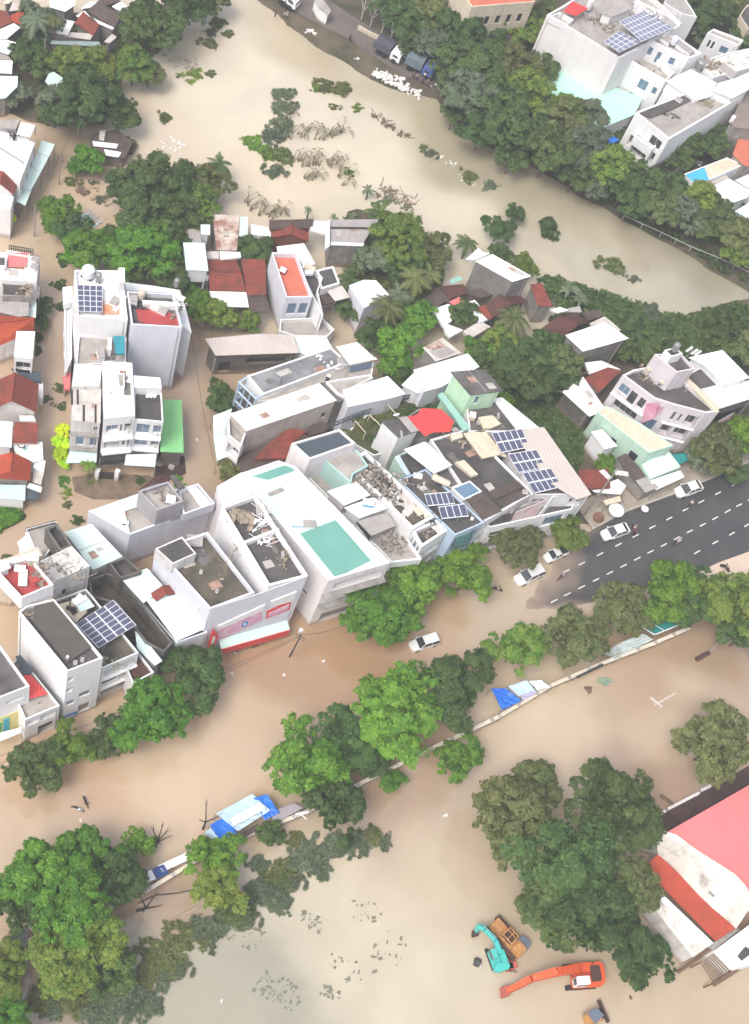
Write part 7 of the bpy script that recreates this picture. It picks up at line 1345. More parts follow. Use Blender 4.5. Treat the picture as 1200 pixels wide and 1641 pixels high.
# motorbikes with riders
def motorbike(p, q, z, label, paint, rider=None, rlabel=None, name='motorbike'):
    a, b_ = at(p, z), at(q, z); d = (b_-a); c = (a+b_)/2; rt = bpy.data.objects.new(name, None); COL.objects.link(rt); tag(rt, label, 'motorbike', 'motorbikes'); OFF[rt.name] = Vector((0, 0, 0)); rt.location = (c.x, c.y, z); rz = math.atan2(d.y, d.x); rt.rotation_euler = (0, 0, rz)
    M_ = Matrix.Rotation(math.radians(90), 3, 'X')
    for x in (-.62, .66): w_ = MB(); w_.lathe((x, 0, .3), [(.16, -.045), (.3, -.045), (.31, 0), (.3, .045), (.16, .045)], 14, M_); w_.build('wheel', BLK, rt)
    b = MB(); b.bar((-.55, 0, .55), (.0, 0, .45), .14, 6, .12); b.bar((0, 0, .45), (.42, 0, .75), .12, 6, .16); b.bar((.42, 0, .75), (.5, 0, .95), .15, 6, .08); b.bar((.45, 0, .95), (.66, 0, .3), .05, 5); b.bar((-.6, 0, .3), (-.45, 0, .55), .06, 5); b.build('body', paint, rt)
    s_ = MB(); s_.box((-.3, 0, .74), (.7, .24, .12)); s_.build('seat', BLK, rt); h_ = MB(); h_.bar((.42, -.32, 1.0), (.42, .32, 1.0), .025, 5); h_.build('handlebar', DKM, rt)
    if rider:
        pr = person((0, 0), z, rz, rlabel, *rider, sit=True); pr.location = (c.x-.15*math.cos(rz), c.y-.15*math.sin(rz), z+.02)
    return rt
fr('x6'); RB_ = mat('black_bike_paint', (.03, .03, .035), rough=.3); RR = mat('red_bike_paint', (.4, .04, .03), rough=.3)
motorbike((765, 590), (705, 612), roadz(*at((735, 600)).xy)+.02, 'Motorbike with a rider in a pale raincoat on the asphalt', RB_, ((.66, .6, .68), (.6, .55, .62), (.6, .6, .65)), 'Rider in a pale lilac raincoat on the open asphalt')
motorbike((832, 345), (800, 378), roadz(*at((815, 360)).xy)+.02, 'Motorbike crossing near the parked kerb-side car', RB_, ((.7, .7, .68), (.1, .1, .1), (.2, .2, .2)), 'Rider in a light top beside the kerb-side car')
motorbike((452, 505), (458, 540), roadz(*at((455, 525)).xy)+.02, 'Reddish motorbike right behind the white hatchback', RR, ((.5, .45, .46), (.1, .09, .1), (.5, .4, .4)), 'Rider in dusty pink behind the white hatchback')
motorbike((1030, 760), (1050, 775), .36, 'Dark motorbike on the sandy verge', RB_, ((.05, .05, .06), (.04, .04, .05), (.08, .08, .08)), 'Rider in black on the sandy verge')
fr('H'); motorbike((905, 1085), (880, 1110), -.05, 'Motorbike splashing at the left tip of the asphalt', RB_, ((.35, .36, .42), (.1, .1, .12), (.6, .6, .6)), 'Rider in grey at the left tip of the asphalt'); motorbike((600, 1165), (565, 1155), -.2, 'Motorbike in the flood beside the small bright tree', RB_, ((.7, .7, .7), (.1, .1, .1), (.1, .1, .1)), 'Rider in white beside the small bright tree')
fr('x5'); motorbike((600, 680), (530, 710), -.25, 'Motorbike wading below the red shop fascia', RR, ((.55, .4, .36), (.15, .08, .08), (.5, .45, .4)), 'Rider in a rosy shirt below the red shop fascia'); person((340, 790), -.5, 2, 'Person in white wading by the street shop corner', (.7, .7, .7), (.03, .03, .03))
fr('K'); motorbike((402, 118), (420, 160), -.35, 'Half-sunk dark motorbike in the flooded street', RB_); motorbike((352, 165), (392, 180), -.3, 'Half-sunk pale motorbike in the flooded street', CWH)
# ================= EXCAVATORS =================
def excav(p, rz_px, label, paint, cabm, arm, z=-.5, sc=1.0, bay=None, bucket=None, cab_side=1, track_rot=0, bodyc=None):
    """p: centre pixel of the house; rz_px: pixel the boom points to; arm: list of (pixel, height, radius) along the boom"""
    c = at(p, 1.5); d = at(rz_px, 1.5)-c; rz = math.atan2(d.y, d.x); rt = root('excavator', label, 'excavator', (c.x, c.y, z), 'construction machines in the flooded yard')
    R_ = Matrix.Rotation(rz, 3, 'Z'); T_ = Matrix.Rotation(rz+track_rot, 3, 'Z'); O = Vector((c.x, c.y, z)); P = lambda x, y, zz, M=R_: O+M@Vector((x*sc, y*sc, zz*sc))
    for s in (-1, 1):
        b = MB(); n = 14; pr = [(-1.9, .45), (-1.6, .85), (1.6, .85), (1.9, .45), (1.6, .05), (-1.6, .05)]
        A_ = [P(x, s*1.15-.28, zz, T_) for x, zz in pr]; B_ = [P(x, s*1.15+.28, zz, T_) for x, zz in pr]; b.face(A_); b.face(B_[::-1])
        for i in range(6): j = (i+1) % 6; b.face([A_[i], A_[j], B_[j], B_[i]])
        b.build('track', BLK, rt)
    def blk(x0, x1, y0, y1, z0, z1, ch=.15):
        b = MB(); q = [(x0+ch, y0), (x1-ch, y0), (x1, y0+ch), (x1, y1-ch), (x1-ch, y1), (x0+ch, y1), (x0, y1-ch), (x0, y0+ch)]
        lo = [P(x, y, z0) for x, y in q]; hi = [P(x*.98, y*.98, z1) for x, y in q]; b.face(hi); b.face(lo[::-1])
        for i in range(8): j = (i+1) % 8; b.face([lo[i], lo[j], hi[j], hi[i]])
        return b
    blk(-2.3, 1.2, -1.35, 1.35, 1.0, 1.45).build('deck', paint, rt); blk(-2.6, -1.2, -1.3, 1.3, 1.45, 2.2, .4).build('counterweight', paint, rt); blk(-1.3, .8, -cab_side*1.3 if cab_side > 0 else .25, -.25 if cab_side > 0 else 1.3, 1.45, 2.1).build('engine_cover', bodyc or paint, rt)
    if bay: blk(-2.1, -.9, -.9, .9, 2.1, 2.28).build('engine_bay', bay, rt)
    y0, y1 = (.35, 1.3) if cab_side > 0 else (-1.3, -.35)
    cb = blk(-.4, 1.2, y0, y1, 1.45, 2.95, .1).build('cab', cabm, rt); m_ = MB(); m_.face([P(1.21, y0+.12, 1.9), P(1.21, y1-.12, 1.9), P(1.19, y1-.12, 2.8), P(1.19, y0+.12, 2.8)]); m_.build('windscreen', GLS, rt)
    for y in (y0-.01, y1+.01): m_ = MB(); m_.face([P(-.25, y, 2.0), P(1.05, y, 2.0), P(1.03, y, 2.8), P(-.25, y, 2.8)]); m_.build('side_window', GLS, rt)
    A_ = [at(q, h) for q, h, _ in arm]; side = R_@Vector((0, 1, 0)); bm = MB()
    def beam(b, a, c_, r1, r2):
        dd = (c_-a).normalized(); s2 = side-dd*side.dot(dd); s2.normalize(); u2 = dd.cross(s2); f = lambda q, r: [q+s2*r*.7+u2*r, q-s2*r*.7+u2*r, q-s2*r*.7-u2*r, q+s2*r*.7-u2*r]
        X_, Y_ = f(a, r1), f(c_, r2); b.face(X_); b.face(Y_[::-1])
        for i in range(4): j = (i+1) % 4; b.face([X_[i], X_[j], Y_[j], Y_[i]])
    nb = len(arm)-3
    for i in range(nb): beam(bm, A_[i], A_[i+1], arm[i][2], arm[i+1][2])
    bm.build('boom', paint, rt); st_ = MB()
    for i in range(nb, len(arm)-1): beam(st_, A_[i], A_[i+1], arm[i][2], arm[i+1][2])
    st_.build('stick', paint, rt); hy = MB(); hy.bar(P(1.0, .1, 1.5), A_[1], .09, 6); hy.bar(A_[1]+Vector((0, 0, .5)), A_[nb]+Vector((0, 0, .45)), .08, 6); hy.build('hydraulic_ram', CRT, rt)
    bk_ = MB(); e = A_[-1]; dd = (A_[-1]-A_[-2]); dd.z = 0; dd.normalize(); sw = .55*sc
    pr = [(-.3, .3), (.35, .35), (.75, -.1), (.6, -.7), (0, -.9), (-.5, -.5)]
    X_ = [e+dd*x*sc+side*sw+Vector((0, 0, zz*sc)) for x, zz in pr]; Y_ = [e+dd*x*sc-side*sw+Vector((0, 0, zz*sc)) for x, zz in pr]; bk_.face(X_); bk_.face(Y_[::-1])
    for i in range(5): bk_.face([X_[i], X_[i+1], Y_[i+1], Y_[i]])
    bk_.build('bucket', bucket or paint, rt); return rt
EOR = mat('orange_machine_paint', (.68, .105, .03), (.5, .08, .03), rough=.45, amt=.6, scale=2); ETQ = mat('turquoise_machine_paint', (.07, .50, .46), (.05, .38, .36), rough=.45, amt=.6, scale=2); EYL = mat('rusty_yellow_machine_paint', (.55, .30, .10), (.30, .13, .06), rough=.6, amt=.9, scale=1.5); RST = mat('rusty_steel', (.10, .05, .035), (.05, .03, .025), amt=.9, scale=3)
fr('x8')
excav((890, 520), (560, 540), 'Big orange excavator reaching its long arm left', EOR, W, [((840, 480), 2.2, .8), ((700, 500), 3.6, .72), ((530, 545), 2.6, .6), ((510, 550), 2.6, .58), ((400, 610), 1.6, .5), ((330, 640), .9, .42)], sc=1.15, bay=RST, cab_side=1, z=-.6, bucket=mat('faded_red_steel', (.42, .10, .07), (.2, .07, .05), amt=.8, scale=2))
excav((272, 375), (230, 260), 'Turquoise excavator with a raised hooked arm', ETQ, mat('turquoise_cab', (.1, .45, .43)), [((275, 350), 1.8, .42), ((240, 260), 3.0, .4), ((170, 190), 3.2, .34), ((150, 170), 3.0, .32), ((125, 160), 2.6, .28), ((100, 205), 1.0, .24)], sc=.78, z=-.4, cab_side=1, bucket=RST)
# rusty yellow machine without boom: wheel loader like body
c_ = at((330, 250), 1.4); d_ = at((430, 360), 1.4)-at((240, 150), 1.4); rz = math.atan2(d_.y, d_.x); rt = root('road_roller', 'Rusty yellow machine with an open cab and a blue-grey canopy sheet', 'construction machine', (c_.x, c_.y, -.5), 'construction machines in the flooded yard'); R_ = Matrix.Rotation(rz, 3, 'Z'); O = Vector((c_.x, c_.y, -.5))
b = MB(); b.box(O+R_@Vector((.2, .2, 1.5)), (5.2, 1.7, .8), tilt=R_); b.box(O+R_@Vector((-1.8, .2, 1.9)), (1.6, 1.5, .6), tilt=R_); b.box(O+R_@Vector((1.9, .2, 2.0)), (1.2, 1.5, .7), tilt=R_); b.build('body', EYL, rt)
for s in (-1, 1): b = MB(); b.box(O+R_@Vector((-.1, .2+s*1.15, .75)), (5.4, .6, 1.3), tilt=R_); b.build('track', RST, rt)
b = MB()
for x in (-.7, .9):
    for y in (-.5, .9): b.bar(O+R_@Vector((x, y, 1.8)), O+R_@Vector((x, y, 3.1)), .07, 5)
for (a_, e_) in (((-.7, -.5), (.9, -.5)), ((.9, -.5), (.9, .9)), ((.9, .9), (-.7, .9)), ((-.7, .9), (-.7, -.5)), ((.1, -.5), (.1, .9))): b.bar(O+R_@Vector((*a_, 3.1)), O+R_@Vector((*e_, 3.1)), .09, 5)
b.build('cab_frame', EYL, rt); b = MB(); b.box(O+R_@Vector((.1, .2, 1.95)), (1.3, 1.1, .3), tilt=R_); b.build('seat', RST, rt)
sheet('Blue-grey tilted plate behind the rusty yellow machine', [(410, 262), (455, 228), (515, 290), (480, 340), (425, 318)], [1.6, 1.6, 1.1, 1.0, 1.2], mat('blue_grey_plate', (.13, .16, .22), (.10, .12, .16)), name='plate', cat='plate', posts=[0, 3], base=-1)
rt = root('bucket_attachment', 'Coral red digger attachment lying behind the turquoise excavator', 'bucket', at((350, 460))); b = MB()
for (x, y, sx, sy) in ((330, 455, 1.6, .9), (370, 450, 1.2, .8), (350, 480, 1.1, .5)): q = at((x, y), .3); b.box(q, (sx, sy, .5), rot=.6)
b.build('shell', mat('coral_steel', (.50, .12, .10), (.35, .08, .07)), rt); b = MB()
for k in range(5): q = at((315+k*18, 470+k*4), .5); b.bar(q, q+Vector((.3, -.3, .25)), .06, 4)
b.build('teeth', RST, rt)
rt = root('engine_part', 'Dark drum with a white cap drifting left of the turquoise excavator', 'drum', at((118, 440))); b = MB(); q = at((112, 430), .1); b.lathe(q, [(0, -.5), (.55, -.4), (.6, 0), (.5, .45), (0, .5)], 12, Matrix.Rotation(1.2, 3, 'Y')); b.build('drum', DKM, rt); b = MB(); b.lathe(at((133, 458), .2), [(.26, 0), (.22, .2), (0, .25)], 10); b.build('cap', W, rt)
# small dark-roofed tractor cut by the lower edge
c_ = at((990, 820), 1.6); rt = root('tractor', 'Small tractor with a dark blue-grey roof at the bottom edge', 'tractor', (c_.x, c_.y, -.4), 'construction machines in the flooded yard'); slab(rt, 'cab_roof', [(930, 805), (1000, 765), (1050, 820), (985, 880)], 2.4, mat('blue_grey_plate', (.13, .16, .22)), .15, posts=[0, 1, 2, 3], base=.3)
b = MB(); b.box(at((945, 865), .8), (2.2, 1.2, .9), rot=-.9); b.box(at((990, 830), .8), (1.4, 1.3, .6), rot=-.9); b.build('body', EYL, rt); b = MB(); b.box(at((1045, 790), .5), (3.0, .25, .8), rot=-.8); b.build('blade', RST, rt)
for p in ((925, 850), (960, 885), (1010, 800), (1030, 835)): b = MB(); b.lathe(at(p, .3), [(0, -.2), (.5, -.2), (.5, .2), (0, .2)], 12, Matrix.Rotation(1.57, 3, 'Y')); b.build('wheel', BLK, rt)
# ================= MEDIAN WALL, STALLS, FENCES =================
fr('P'); MW = [(-40, 1545), (40, 1512), (95, 1482), (190, 1447), (240, 1425), (330, 1370), (395, 1340), (495, 1300), (540, 1275), (600, 1245), (690, 1200), (755, 1170), (800, 1148), (880, 1100), (960, 1065), (1050, 1030), (1105, 1006)]
rt = root('boundary_wall', 'Long cream-capped boundary wall standing along the flooded median', 'wall', atp(600, 1245)); b = MB(); c2 = MB()
for i in range(len(MW)-1):
    a_, b_ = atp(*MW[i], 1.6), atp(*MW[i+1], 1.6); d = (b_-a_).normalized(); n_ = Vector((-d.y, d.x, 0)); b.prism([(a_-n_*.12).xy, (b_-n_*.12).xy, (b_+n_*.12).xy, (a_+n_*.12).xy], -1, 1.5); c2.prism([(a_-n_*.26).xy, (b_-n_*.26).xy, (b_+n_*.26).xy, (a_+n_*.26).xy], 1.5, 1.66)
    L = (b_-a_).length; k = 0
    while k < L: q = a_+d*k; b.prism([(q+Vector((x, y, 0))).xy for x, y in ((-.22, -.22), (.22, -.22), (.22, .22), (-.22, .22))], -1, 1.9); k += 3.4
b.build('wall', mat('stained_wall', (.50, .47, .42), (.30, .27, .24), amt=.8, streak=.4), rt); c2.build('coping', mat('cream_coping', (.72, .66, .54), (.55, .50, .42), amt=.8, scale=.8), rt)
def tarp(label, pts, hs, m, posts=None, name='tarpaulin', sag=.25, cat='tarpaulin', group='stall tarpaulins along the median'):
    P = [at(p, hs[i] if isinstance(hs, list) else hs) for i, p in enumerate(pts)]; c = (P[0]+P[2])/2; rt = root(name, label, cat, (c.x, c.y, 0), group); b = MB(); n = 8; rs_ = np.random.RandomState(int(P[0].x*10) % 999); G = [[P[0].lerp(P[1], i/n).lerp(P[3].lerp(P[2], i/n), j/n)+Vector((0, 0, -sag*math.sin(math.pi*i/n)*math.sin(math.pi*j/n)+rs_.uniform(-.09, .09))) for i in range(n+1)] for j in range(n+1)]
    for j in range(n):
        for i in range(n): b.face([G[j][i], G[j][i+1], G[j+1][i+1]]); b.face([G[j][i], G[j+1][i+1], G[j+1][i]])
    b.build('sheet', m, rt)
    for q in P: m_ = MB(); m_.bar(q-Vector((0, 0, .05)), (q.x, q.y, -1), .05, 5); m_.build('pole', STL, rt)
    return rt
fr('K')
WTR = mat('white_tarpaulin', (.78, .80, .80), (.66, .68, .7), rough=.5, bump=.5, bscale=1.5)
tarp('White stall sheet left of the navy panel', [(630, 508), (728, 460), (750, 505), (650, 552)], [2.6, 2.6, 2.2, 2.2], WTR); tarp('Navy blue stall panel between two white sheets', [(732, 458), (785, 435), (815, 478), (755, 505)], [2.7, 2.7, 2.3, 2.3], mat('navy_tarpaulin', (.03, .06, .20), (.05, .08, .25))); tarp('White stall sheet right of the navy panel', [(758, 440), (900, 375), (935, 400), (785, 470)], [2.6, 2.6, 2.3, 2.3], WTR)
tarp('Pale sheet under the hanging crown at the stall row', [(900, 380), (985, 335), (1000, 360), (930, 410)], 2.3, LTR)
tarp('Bright blue tarpaulin at the left end of the big stall', [(1010, 245), (1090, 200), (1148, 298), (1060, 325)], [2.9, 2.9, 2.5, 2.5], BTR); tarp('Pale blue left flap of the big stall', [(985, 280), (1015, 258), (1065, 325), (1030, 330)], 2.6, LTR); tarp('Pale blue and white main tarpaulin of the big stall', [(1040, 190), (1215, 95), (1300, 175), (1145, 275)], [3.1, 3.1, 2.7, 2.7], LTR); tarp('White middle stripe sheet over the big stall', [(1105, 215), (1250, 135), (1280, 165), (1125, 250)], 3.25, WTR)
fr('L')
tarp('Vivid blue folded tarpaulin at the right end of the big stall', [(15, 840), (85, 820), (145, 910), (75, 945)], [3, 3, 2.6, 2.6], BTR)
b = root('stall_shed', 'Grey flat shed roof right of the vivid blue folded tarpaulin', 'shed', at((180, 900))); slab(b, 'roof', [(100, 905), (215, 862), (260, 885), (120, 960)], 2.2, mat('grey_lilac_sheet', (.36, .33, .36)), .12, posts=[0, 1, 2, 3])
fr('K'); b = root('stall_shed', 'Dark grey sheet roof below the white main stall stripe', 'shed', at((1165, 310))); slab(b, 'roof', [(1130, 300), (1240, 240), (1250, 262), (1145, 325)], 2.2, RBR, .12, posts=[0, 1, 2, 3])
b = root('stall_shed', 'Slate roof scrap among the lower left trees', 'shed', at((80, 790))); slab(b, 'roof', [(25, 790), (125, 745), (130, 790), (45, 840)], 2.6, mat('slate_sheet', (.16, .18, .19), (.1, .11, .12)), .12, posts=[0, 1, 2, 3])
b = root('stall_shed', 'Corrugated grey plank sheet leaning in the lower left trees', 'shed', at((140, 700))); slab(b, 'roof', [(98, 675), (128, 670), (185, 748), (150, 755)], [3.4, 3.4, 2.8, 2.8], RGY, .1, posts=[0, 2])
fr('M')
tarp('Deep blue tarpaulin on the median right of the dense dark tree', [(-40, 610), (30, 610), (105, 670), (10, 715)], [2.6, 2.6, 2.4, 2.4], BTR); tarp('Pale ragged sheets right of the deep blue tarpaulin', [(40, 600), (130, 570), (170, 620), (90, 650)], [2.7, 2.8, 2.4, 2.4], LTR); tarp('Lilac sheet strip below the pale ragged sheets', [(90, 640), (160, 612), (185, 630), (115, 668)], 2.2, mat('lilac_sheet', (.5, .46, .62), (.42, .4, .55), bump=.3)); tarp('Crumpled white-blue sheet at the right end of the ragged stalls', [(140, 575), (200, 570), (245, 605), (180, 620)], 2.5, WTR)
tarp('Grey-blue rubble cover on the median below the olive tree', [(505, 445), (560, 400), (640, 400), (560, 470)], 1.8, mat('grey_plastic', (.42, .50, .48), (.3, .34, .33), amt=1, scale=1, bump=.6, bscale=2)); tarp('Pale grey cover beside the teal court canopy', [(560, 400), (690, 345), (740, 375), (600, 445)], 1.9, mat('pale_plastic', (.52, .60, .58), (.44, .5, .49), bump=.5, bscale=1.5))
r = root('canopy', 'Teal glass-like canopy with white frame at the end of the boundary wall', 'canopy', at((770, 310))); slab(r, 'roof', [(690, 318), (760, 260), (862, 305), (745, 352)], 2.6, TEA, .1, posts=[0, 1, 2, 3])
b = MB(); P_ = [at(p, 2.66) for p in ((690, 318), (745, 352), (862, 305))]
for i in range(2): b.bar(P_[i], P_[i+1], .1, 4)
b.bar(at((715, 285), 2.66), at((790, 330), 2.66), .06, 4); b.build('frame', W, r)
sheet('Dark narrow board on stilts along the median wall', [(368, 552), (495, 490), (502, 500), (375, 562)], 1.9, DKM, name='board', cat='board', posts=[0, 1])
# ================= POLES, WIRES, PARASOL =================
WRM = mat('cable_black', (.06, .055, .05))
def pole(p, h, label, arm=True, m=None, r=.13, base=0, tilt=(0, 0), name='utility_pole'):
    q = at(p, base); rt = root(name, label, 'pole', q, 'utility poles'); t = Vector((q.x+tilt[0], q.y+tilt[1], base+h)); b = MB(); b.bar(q-Vector((0, 0, 1.2)), t, r, 7, r*.7); b.build('shaft', m or mat('pole_concrete', (.34, .32, .29), (.24, .22, .2)), rt)
    if arm: b = MB(); b.bar(t+Vector((-.8, 0, -.5)), t+Vector((.8, 0, -.5)), .06, 4); b.bar(t+Vector((-.6, 0, -1.3)), t+Vector((.6, 0, -1.3)), .06, 4); b.build('crossarm', DKM, rt)
    return t
def wire(a, b_, label, sag=.8, r=.035):
    b = MB(); pv = a
    for k in range(1, 13): t = k/12; q = a.lerp(b_, t)-Vector((0, 0, sag*4*t*(1-t))); b.bar(pv, q, r, 3); pv = q
    return tag(recenter(b.build('power_cable', WRM)), label, 'cable', 'overhead cables')
fr('x5'); t1 = pole((865, 795), 8, 'Dark pole with white clamps before the narrow gap beside the pink sign shop', m=mat('dark_pole', (.06, .05, .045)), tilt=(.3, 0)); b = MB(); q = at((900, 700), 4); 
b2 = root('electric_box', 'White electric box hanging in the gap beside the pink sign shop', 'electric box', at((975, 545), 6.5)); b = MB(); b.box(at((975, 545), 7), (.5, .4, .7)); b.build('casing', W, b2); b = MB(); b.box(at((978, 552), 7.05)+Vector((0, -.22, 0)), (.3, .04, .3)); b.build('door', RGY, b2)
fr('P'); t2 = pole((55, 1310), 8, 'Pole hidden in the kerb trees at the left', base=0) if False else atp(20, 1280, 7.5); t3 = atp(560, 1000, 8); t4 = atp(700, 985, 8)
wire(t1, atp(-40, 1225, 8), 'Cable sagging left along the flooded street', 2.2); wire(t1, t3, 'Cable sagging right behind the bright kerb tree', .9); wire(t1-Vector((0, 0, .6)), atp(-40, 1238, 7.4), 'Second cable sagging left along the flooded street', 2.6)
fr('z02'); ta = pole((330, 1190), 7.5, 'Utility pole at the lane before the round lane-bend tree', base=0); tb = pole((568, 690), 7, 'Utility pole by the lane bend in the brown water'); tc = pole((750, 250), 7, 'Utility pole below the overgrown lot tree'); wire(ta, tb, 'Cable between the two lane-bend poles', .6); wire(tb, tc, 'Cable from the lane bend to the overgrown lot', .8); fr('z01'); td = pole((385, 640), 8, 'Utility pole by the long teal shed'); wire(tc, td, 'Cable crossing the overgrown lot', .6)
fr('D'); te = pole((1010, 640), 6.5, 'Leaning pole at the alley beside the beige shed'); wire(atp(305, 525, 9), atp(345, 745, 5), 'Long cable running down the middle alley', 1.2); wire(atp(305, 525, 9), atp(372, 527, 6), 'Cable crossing the alley to the porch', .4)
fr('H'); r = root('billboard_pole', 'Tall mast with two white slanted boards beside the red tiled low roof', 'mast', at((995, 790), .4)); b = MB(); tp_ = at((985, 350), 15); bs_ = Vector((at((1003, 800), .4).x, at((1003, 800), .4).y, .3)); b.bar(bs_, (bs_.x, bs_.y, 15), .16, 7, .1); b.build('shaft', mat('pole_concrete', (.34, .32, .29)), r)
for z0, s in ((14.5, 1), (12.6, -1)): b = MB(); b.box((bs_.x+s*.9, bs_.y, z0), (2.0, .12, .9), tilt=Matrix.Rotation(-.5*s, 3, 'Y')); b.build('board', W, r)
fr('x6'); r = root('parasol', 'Round white parasol on the pavement beside the cream stall canopy', 'parasol', at((355, 385), .45)); q = at((355, 382), 2.6); b = MB(); b.lathe(q, [(1.25, -.35), (.7, -.1), (0, .1)], 14); b.build('canopy', W, r); b = MB(); b.bar((q.x, q.y, .4), q, .04, 5); b.build('pole', STL, r)
r = root('parasol', 'Little white parasol at the kerb left of the parked kerb-side car', 'parasol', at((537, 378), .45)); q = at((537, 376), 1.8); b = MB(); b.lathe(q, [(.62, -.25), (.3, -.05), (0, .06)], 12); b.build('canopy', W, r); b = MB(); b.bar((q.x, q.y, .4), q, .03, 5); b.build('pole', STL, r)
r = root('parasol', 'Collapsed dusty brown umbrella at the yellowing tree edge', 'parasol', at((245, 450), .4)); b = MB(); q = at((240, 440), 1.6); b.lathe(q, [(.9, -.9), (.5, -.3), (0, .4)], 9, Matrix.Rotation(.6, 3, 'X')); b.build('canopy', mat('brown_cloth', (.28, .15, .10), (.2, .11, .08)), r); b = MB(); b.bar((q.x, q.y, 0), q, .03, 5); b.build('pole', STL, r)
fr('P'); r = root('railing', 'Grey guard rail with posts along the far bank road', 'railing', atp(1120, 405, .7)); b = MB(); RP = [(1000, 345), (1060, 372), (1108, 395), (1150, 412), (1205, 438), (1290, 480)]
for i in range(5):
    a_, b_ = atp(*RP[i], 1.7), atp(*RP[i+1], 1.7); b.bar(a_, b_, .08, 4); n = int((a_-b_).length/2.5)
    for k in range(n): q = a_.lerp(b_, k/n); b.bar(q, q-Vector((0, 0, 1.2)), .07, 4)
b.build('rail', mat('grey_rail', (.4, .4, .38)), r)
lp = root('street_lamp', 'Slender street lamp leaning at the far bank road by the right edge', 'street lamp', atp(1175, 428, .7)); b = MB(); a_ = atp(1175, 428, .8); b.bar(a_, a_+Vector((.3, .3, 5.5)), .09, 6, .06); b.bar(a_+Vector((.3, .3, 5.5)), a_+Vector((1.6, .6, 5.9)), .05, 5); b.build('pole', mat('grey_rail', (.4, .4, .38)), lp); b = MB(); b.box(a_+Vector((1.8, .62, 5.9)), (.6, .25, .14)); b.build('lamp_head', W, lp)
fr('x7'); r = root('boundary_wall', 'White low wall behind the pollarded trees on the bank road', 'wall', at((780, 215), .8)); b = MB()
for p, q in (((655, 150), (770, 212)), ((775, 215), (880, 278))): a_, b_ = at(p, 1.8), at(q, 1.8); b.prism([a_.xy, b_.xy, (b_+Vector((.1, .2, 0))).xy, (a_+Vector((.1, .2, 0))).xy], .5, 1.8)
b.build('wall_run', CRM, r)
r = house('Pale grey sheet-fronted hut behind the bank road at the top', [(385, -20), (430, -30), (492, 60), (478, 85), (420, 45)], 3.6, W, CRL, name='hut', cat='hut', par=0)
r = house('Small grey shed at the end of the white bank wall', [(930, 235), (985, 245), (970, 300), (900, 280)], 3.2, WD, CRL, name='shed', cat='shed', par=0)
fr('d'); r = root('aerial', 'White panel aerials on a mast over the hotel tower', 'aerial', at((715, 165), 16.5)); b = MB(); a_ = at((712, 168), 16.5); t_ = a_+Vector((.4, .3, 2.6)); b.bar(a_, t_, .07, 6); b.build('mast', STL, r)
for dx in (-.5, .35, .9): b = MB(); b.box(t_+Vector((dx, 0, -.2)), (.35, .2, 1.5), tilt=Matrix.Rotation(.25, 3, 'Y')); b.build('antenna', W, r)
# ================= FLOATING LITTER =================
LW = mat('white_plastic', (.72, .70, .68), (.55, .52, .5)); 
def heap(p, n, rx, ry, label, m, z=0, smin=.2, smax=.8, hmax=.4, seed=0, name='debris_pile', cat='debris', kind=None, sticks=0, sm=None):
    r_ = random.Random(seed+int(p[0])); b = MB(); c = at(p, z)
    for k in range(n): b.box(c+Vector((r_.uniform(-rx, rx), r_.uniform(-ry, ry), r_.uniform(0, hmax))), (r_.uniform(smin, smax), r_.uniform(smin, smax)*.6, r_.uniform(.06, .3)), tilt=Matrix.Rotation(r_.uniform(0, 3), 3, 'Z')@Matrix.Rotation(r_.uniform(-.4, .4), 3, 'X'))
    for k in range(sticks): a_ = c+Vector((r_.uniform(-rx, rx), r_.uniform(-ry, ry), r_.uniform(0, hmax))); az = r_.uniform(0, 3.14); b.bar(a_, a_+Vector((math.cos(az), math.sin(az), r_.uniform(-.1, .25)))*r_.uniform(.6, 2), .05, 4)
    return tag(recenter(b.build(name, m)), label, cat)
fr('x7')
heap((845, 480), 50, 3.2, 1.2, 'White plastic litter heap spilling down the bank by the trucks', LW, .3, seed=1, smax=1.1); heap((920, 525), 40, 3.4, 1.0, 'White litter trail at the water edge below the trucks', LW, .1, seed=2, smax=1.0); heap((800, 455), 24, 1.2, .8, 'White litter lump at the left of the heap by the trucks', LW, .4, seed=3)
heap((388, 200), 5, .5, .4, 'White sack at the bank water edge', LW, .2, seed=4); heap((345, 188), 5, .5, .4, 'Second white sack along the bank water edge', LW, .2, seed=5); heap((648, 350), 4, .4, .3, 'Lone white bag on the bank edge above the heap', LW, .3, seed=6); heap((1115, 520), 8, 1.5, .5, 'White litter strip right of the people at the bank', LW, .4, seed=7)
fr('A'); heap((860, 285), 46, 3.4, 1.8, 'Floating pinkish litter patch in the pale water', mat('pink_litter', (.42, .34, .32), (.16, .12, .11)), 0, seed=8, smin=.15, smax=.6, hmax=.1); heap((835, 690), 22, 2, 1.6, 'Floating grey-white litter in the middle of the pale water', LW, 0, seed=9, smax=.7, hmax=.1, sticks=6)
heap((480, 890), 20, 3, 3.4, 'Twigs and scraps in the flooded lot left of the grove', mat('twig_scrap', (.3, .24, .19), (.2, .16, .13)), 0, seed=10, sticks=25, hmax=.5); heap((440, 1060), 16, 1.6, 1.0, 'Pale blue scraps heap beside the lane-bend tree', LTR, 0, seed=11, sticks=10)
r = house('Wrecked hut with torn white and dark sheets under the creeper', [(445, 640), (560, 620), (640, 680), (600, 760), (500, 745), (430, 690)], 2.6, GD, RBR, name='hut', cat='hut', par=0); slab(r, 'torn_sheet', [(445, 675), (570, 690), (560, 712), (450, 700)], 2.85, RW, .06); slab(r, 'torn_sheet', [(480, 625), (510, 622), (500, 675), (475, 670)], 2.9, RWD, .06); slab(r, 'torn_sheet', [(500, 715), (585, 730), (570, 755), (510, 745)], 2.8, RW, .06)
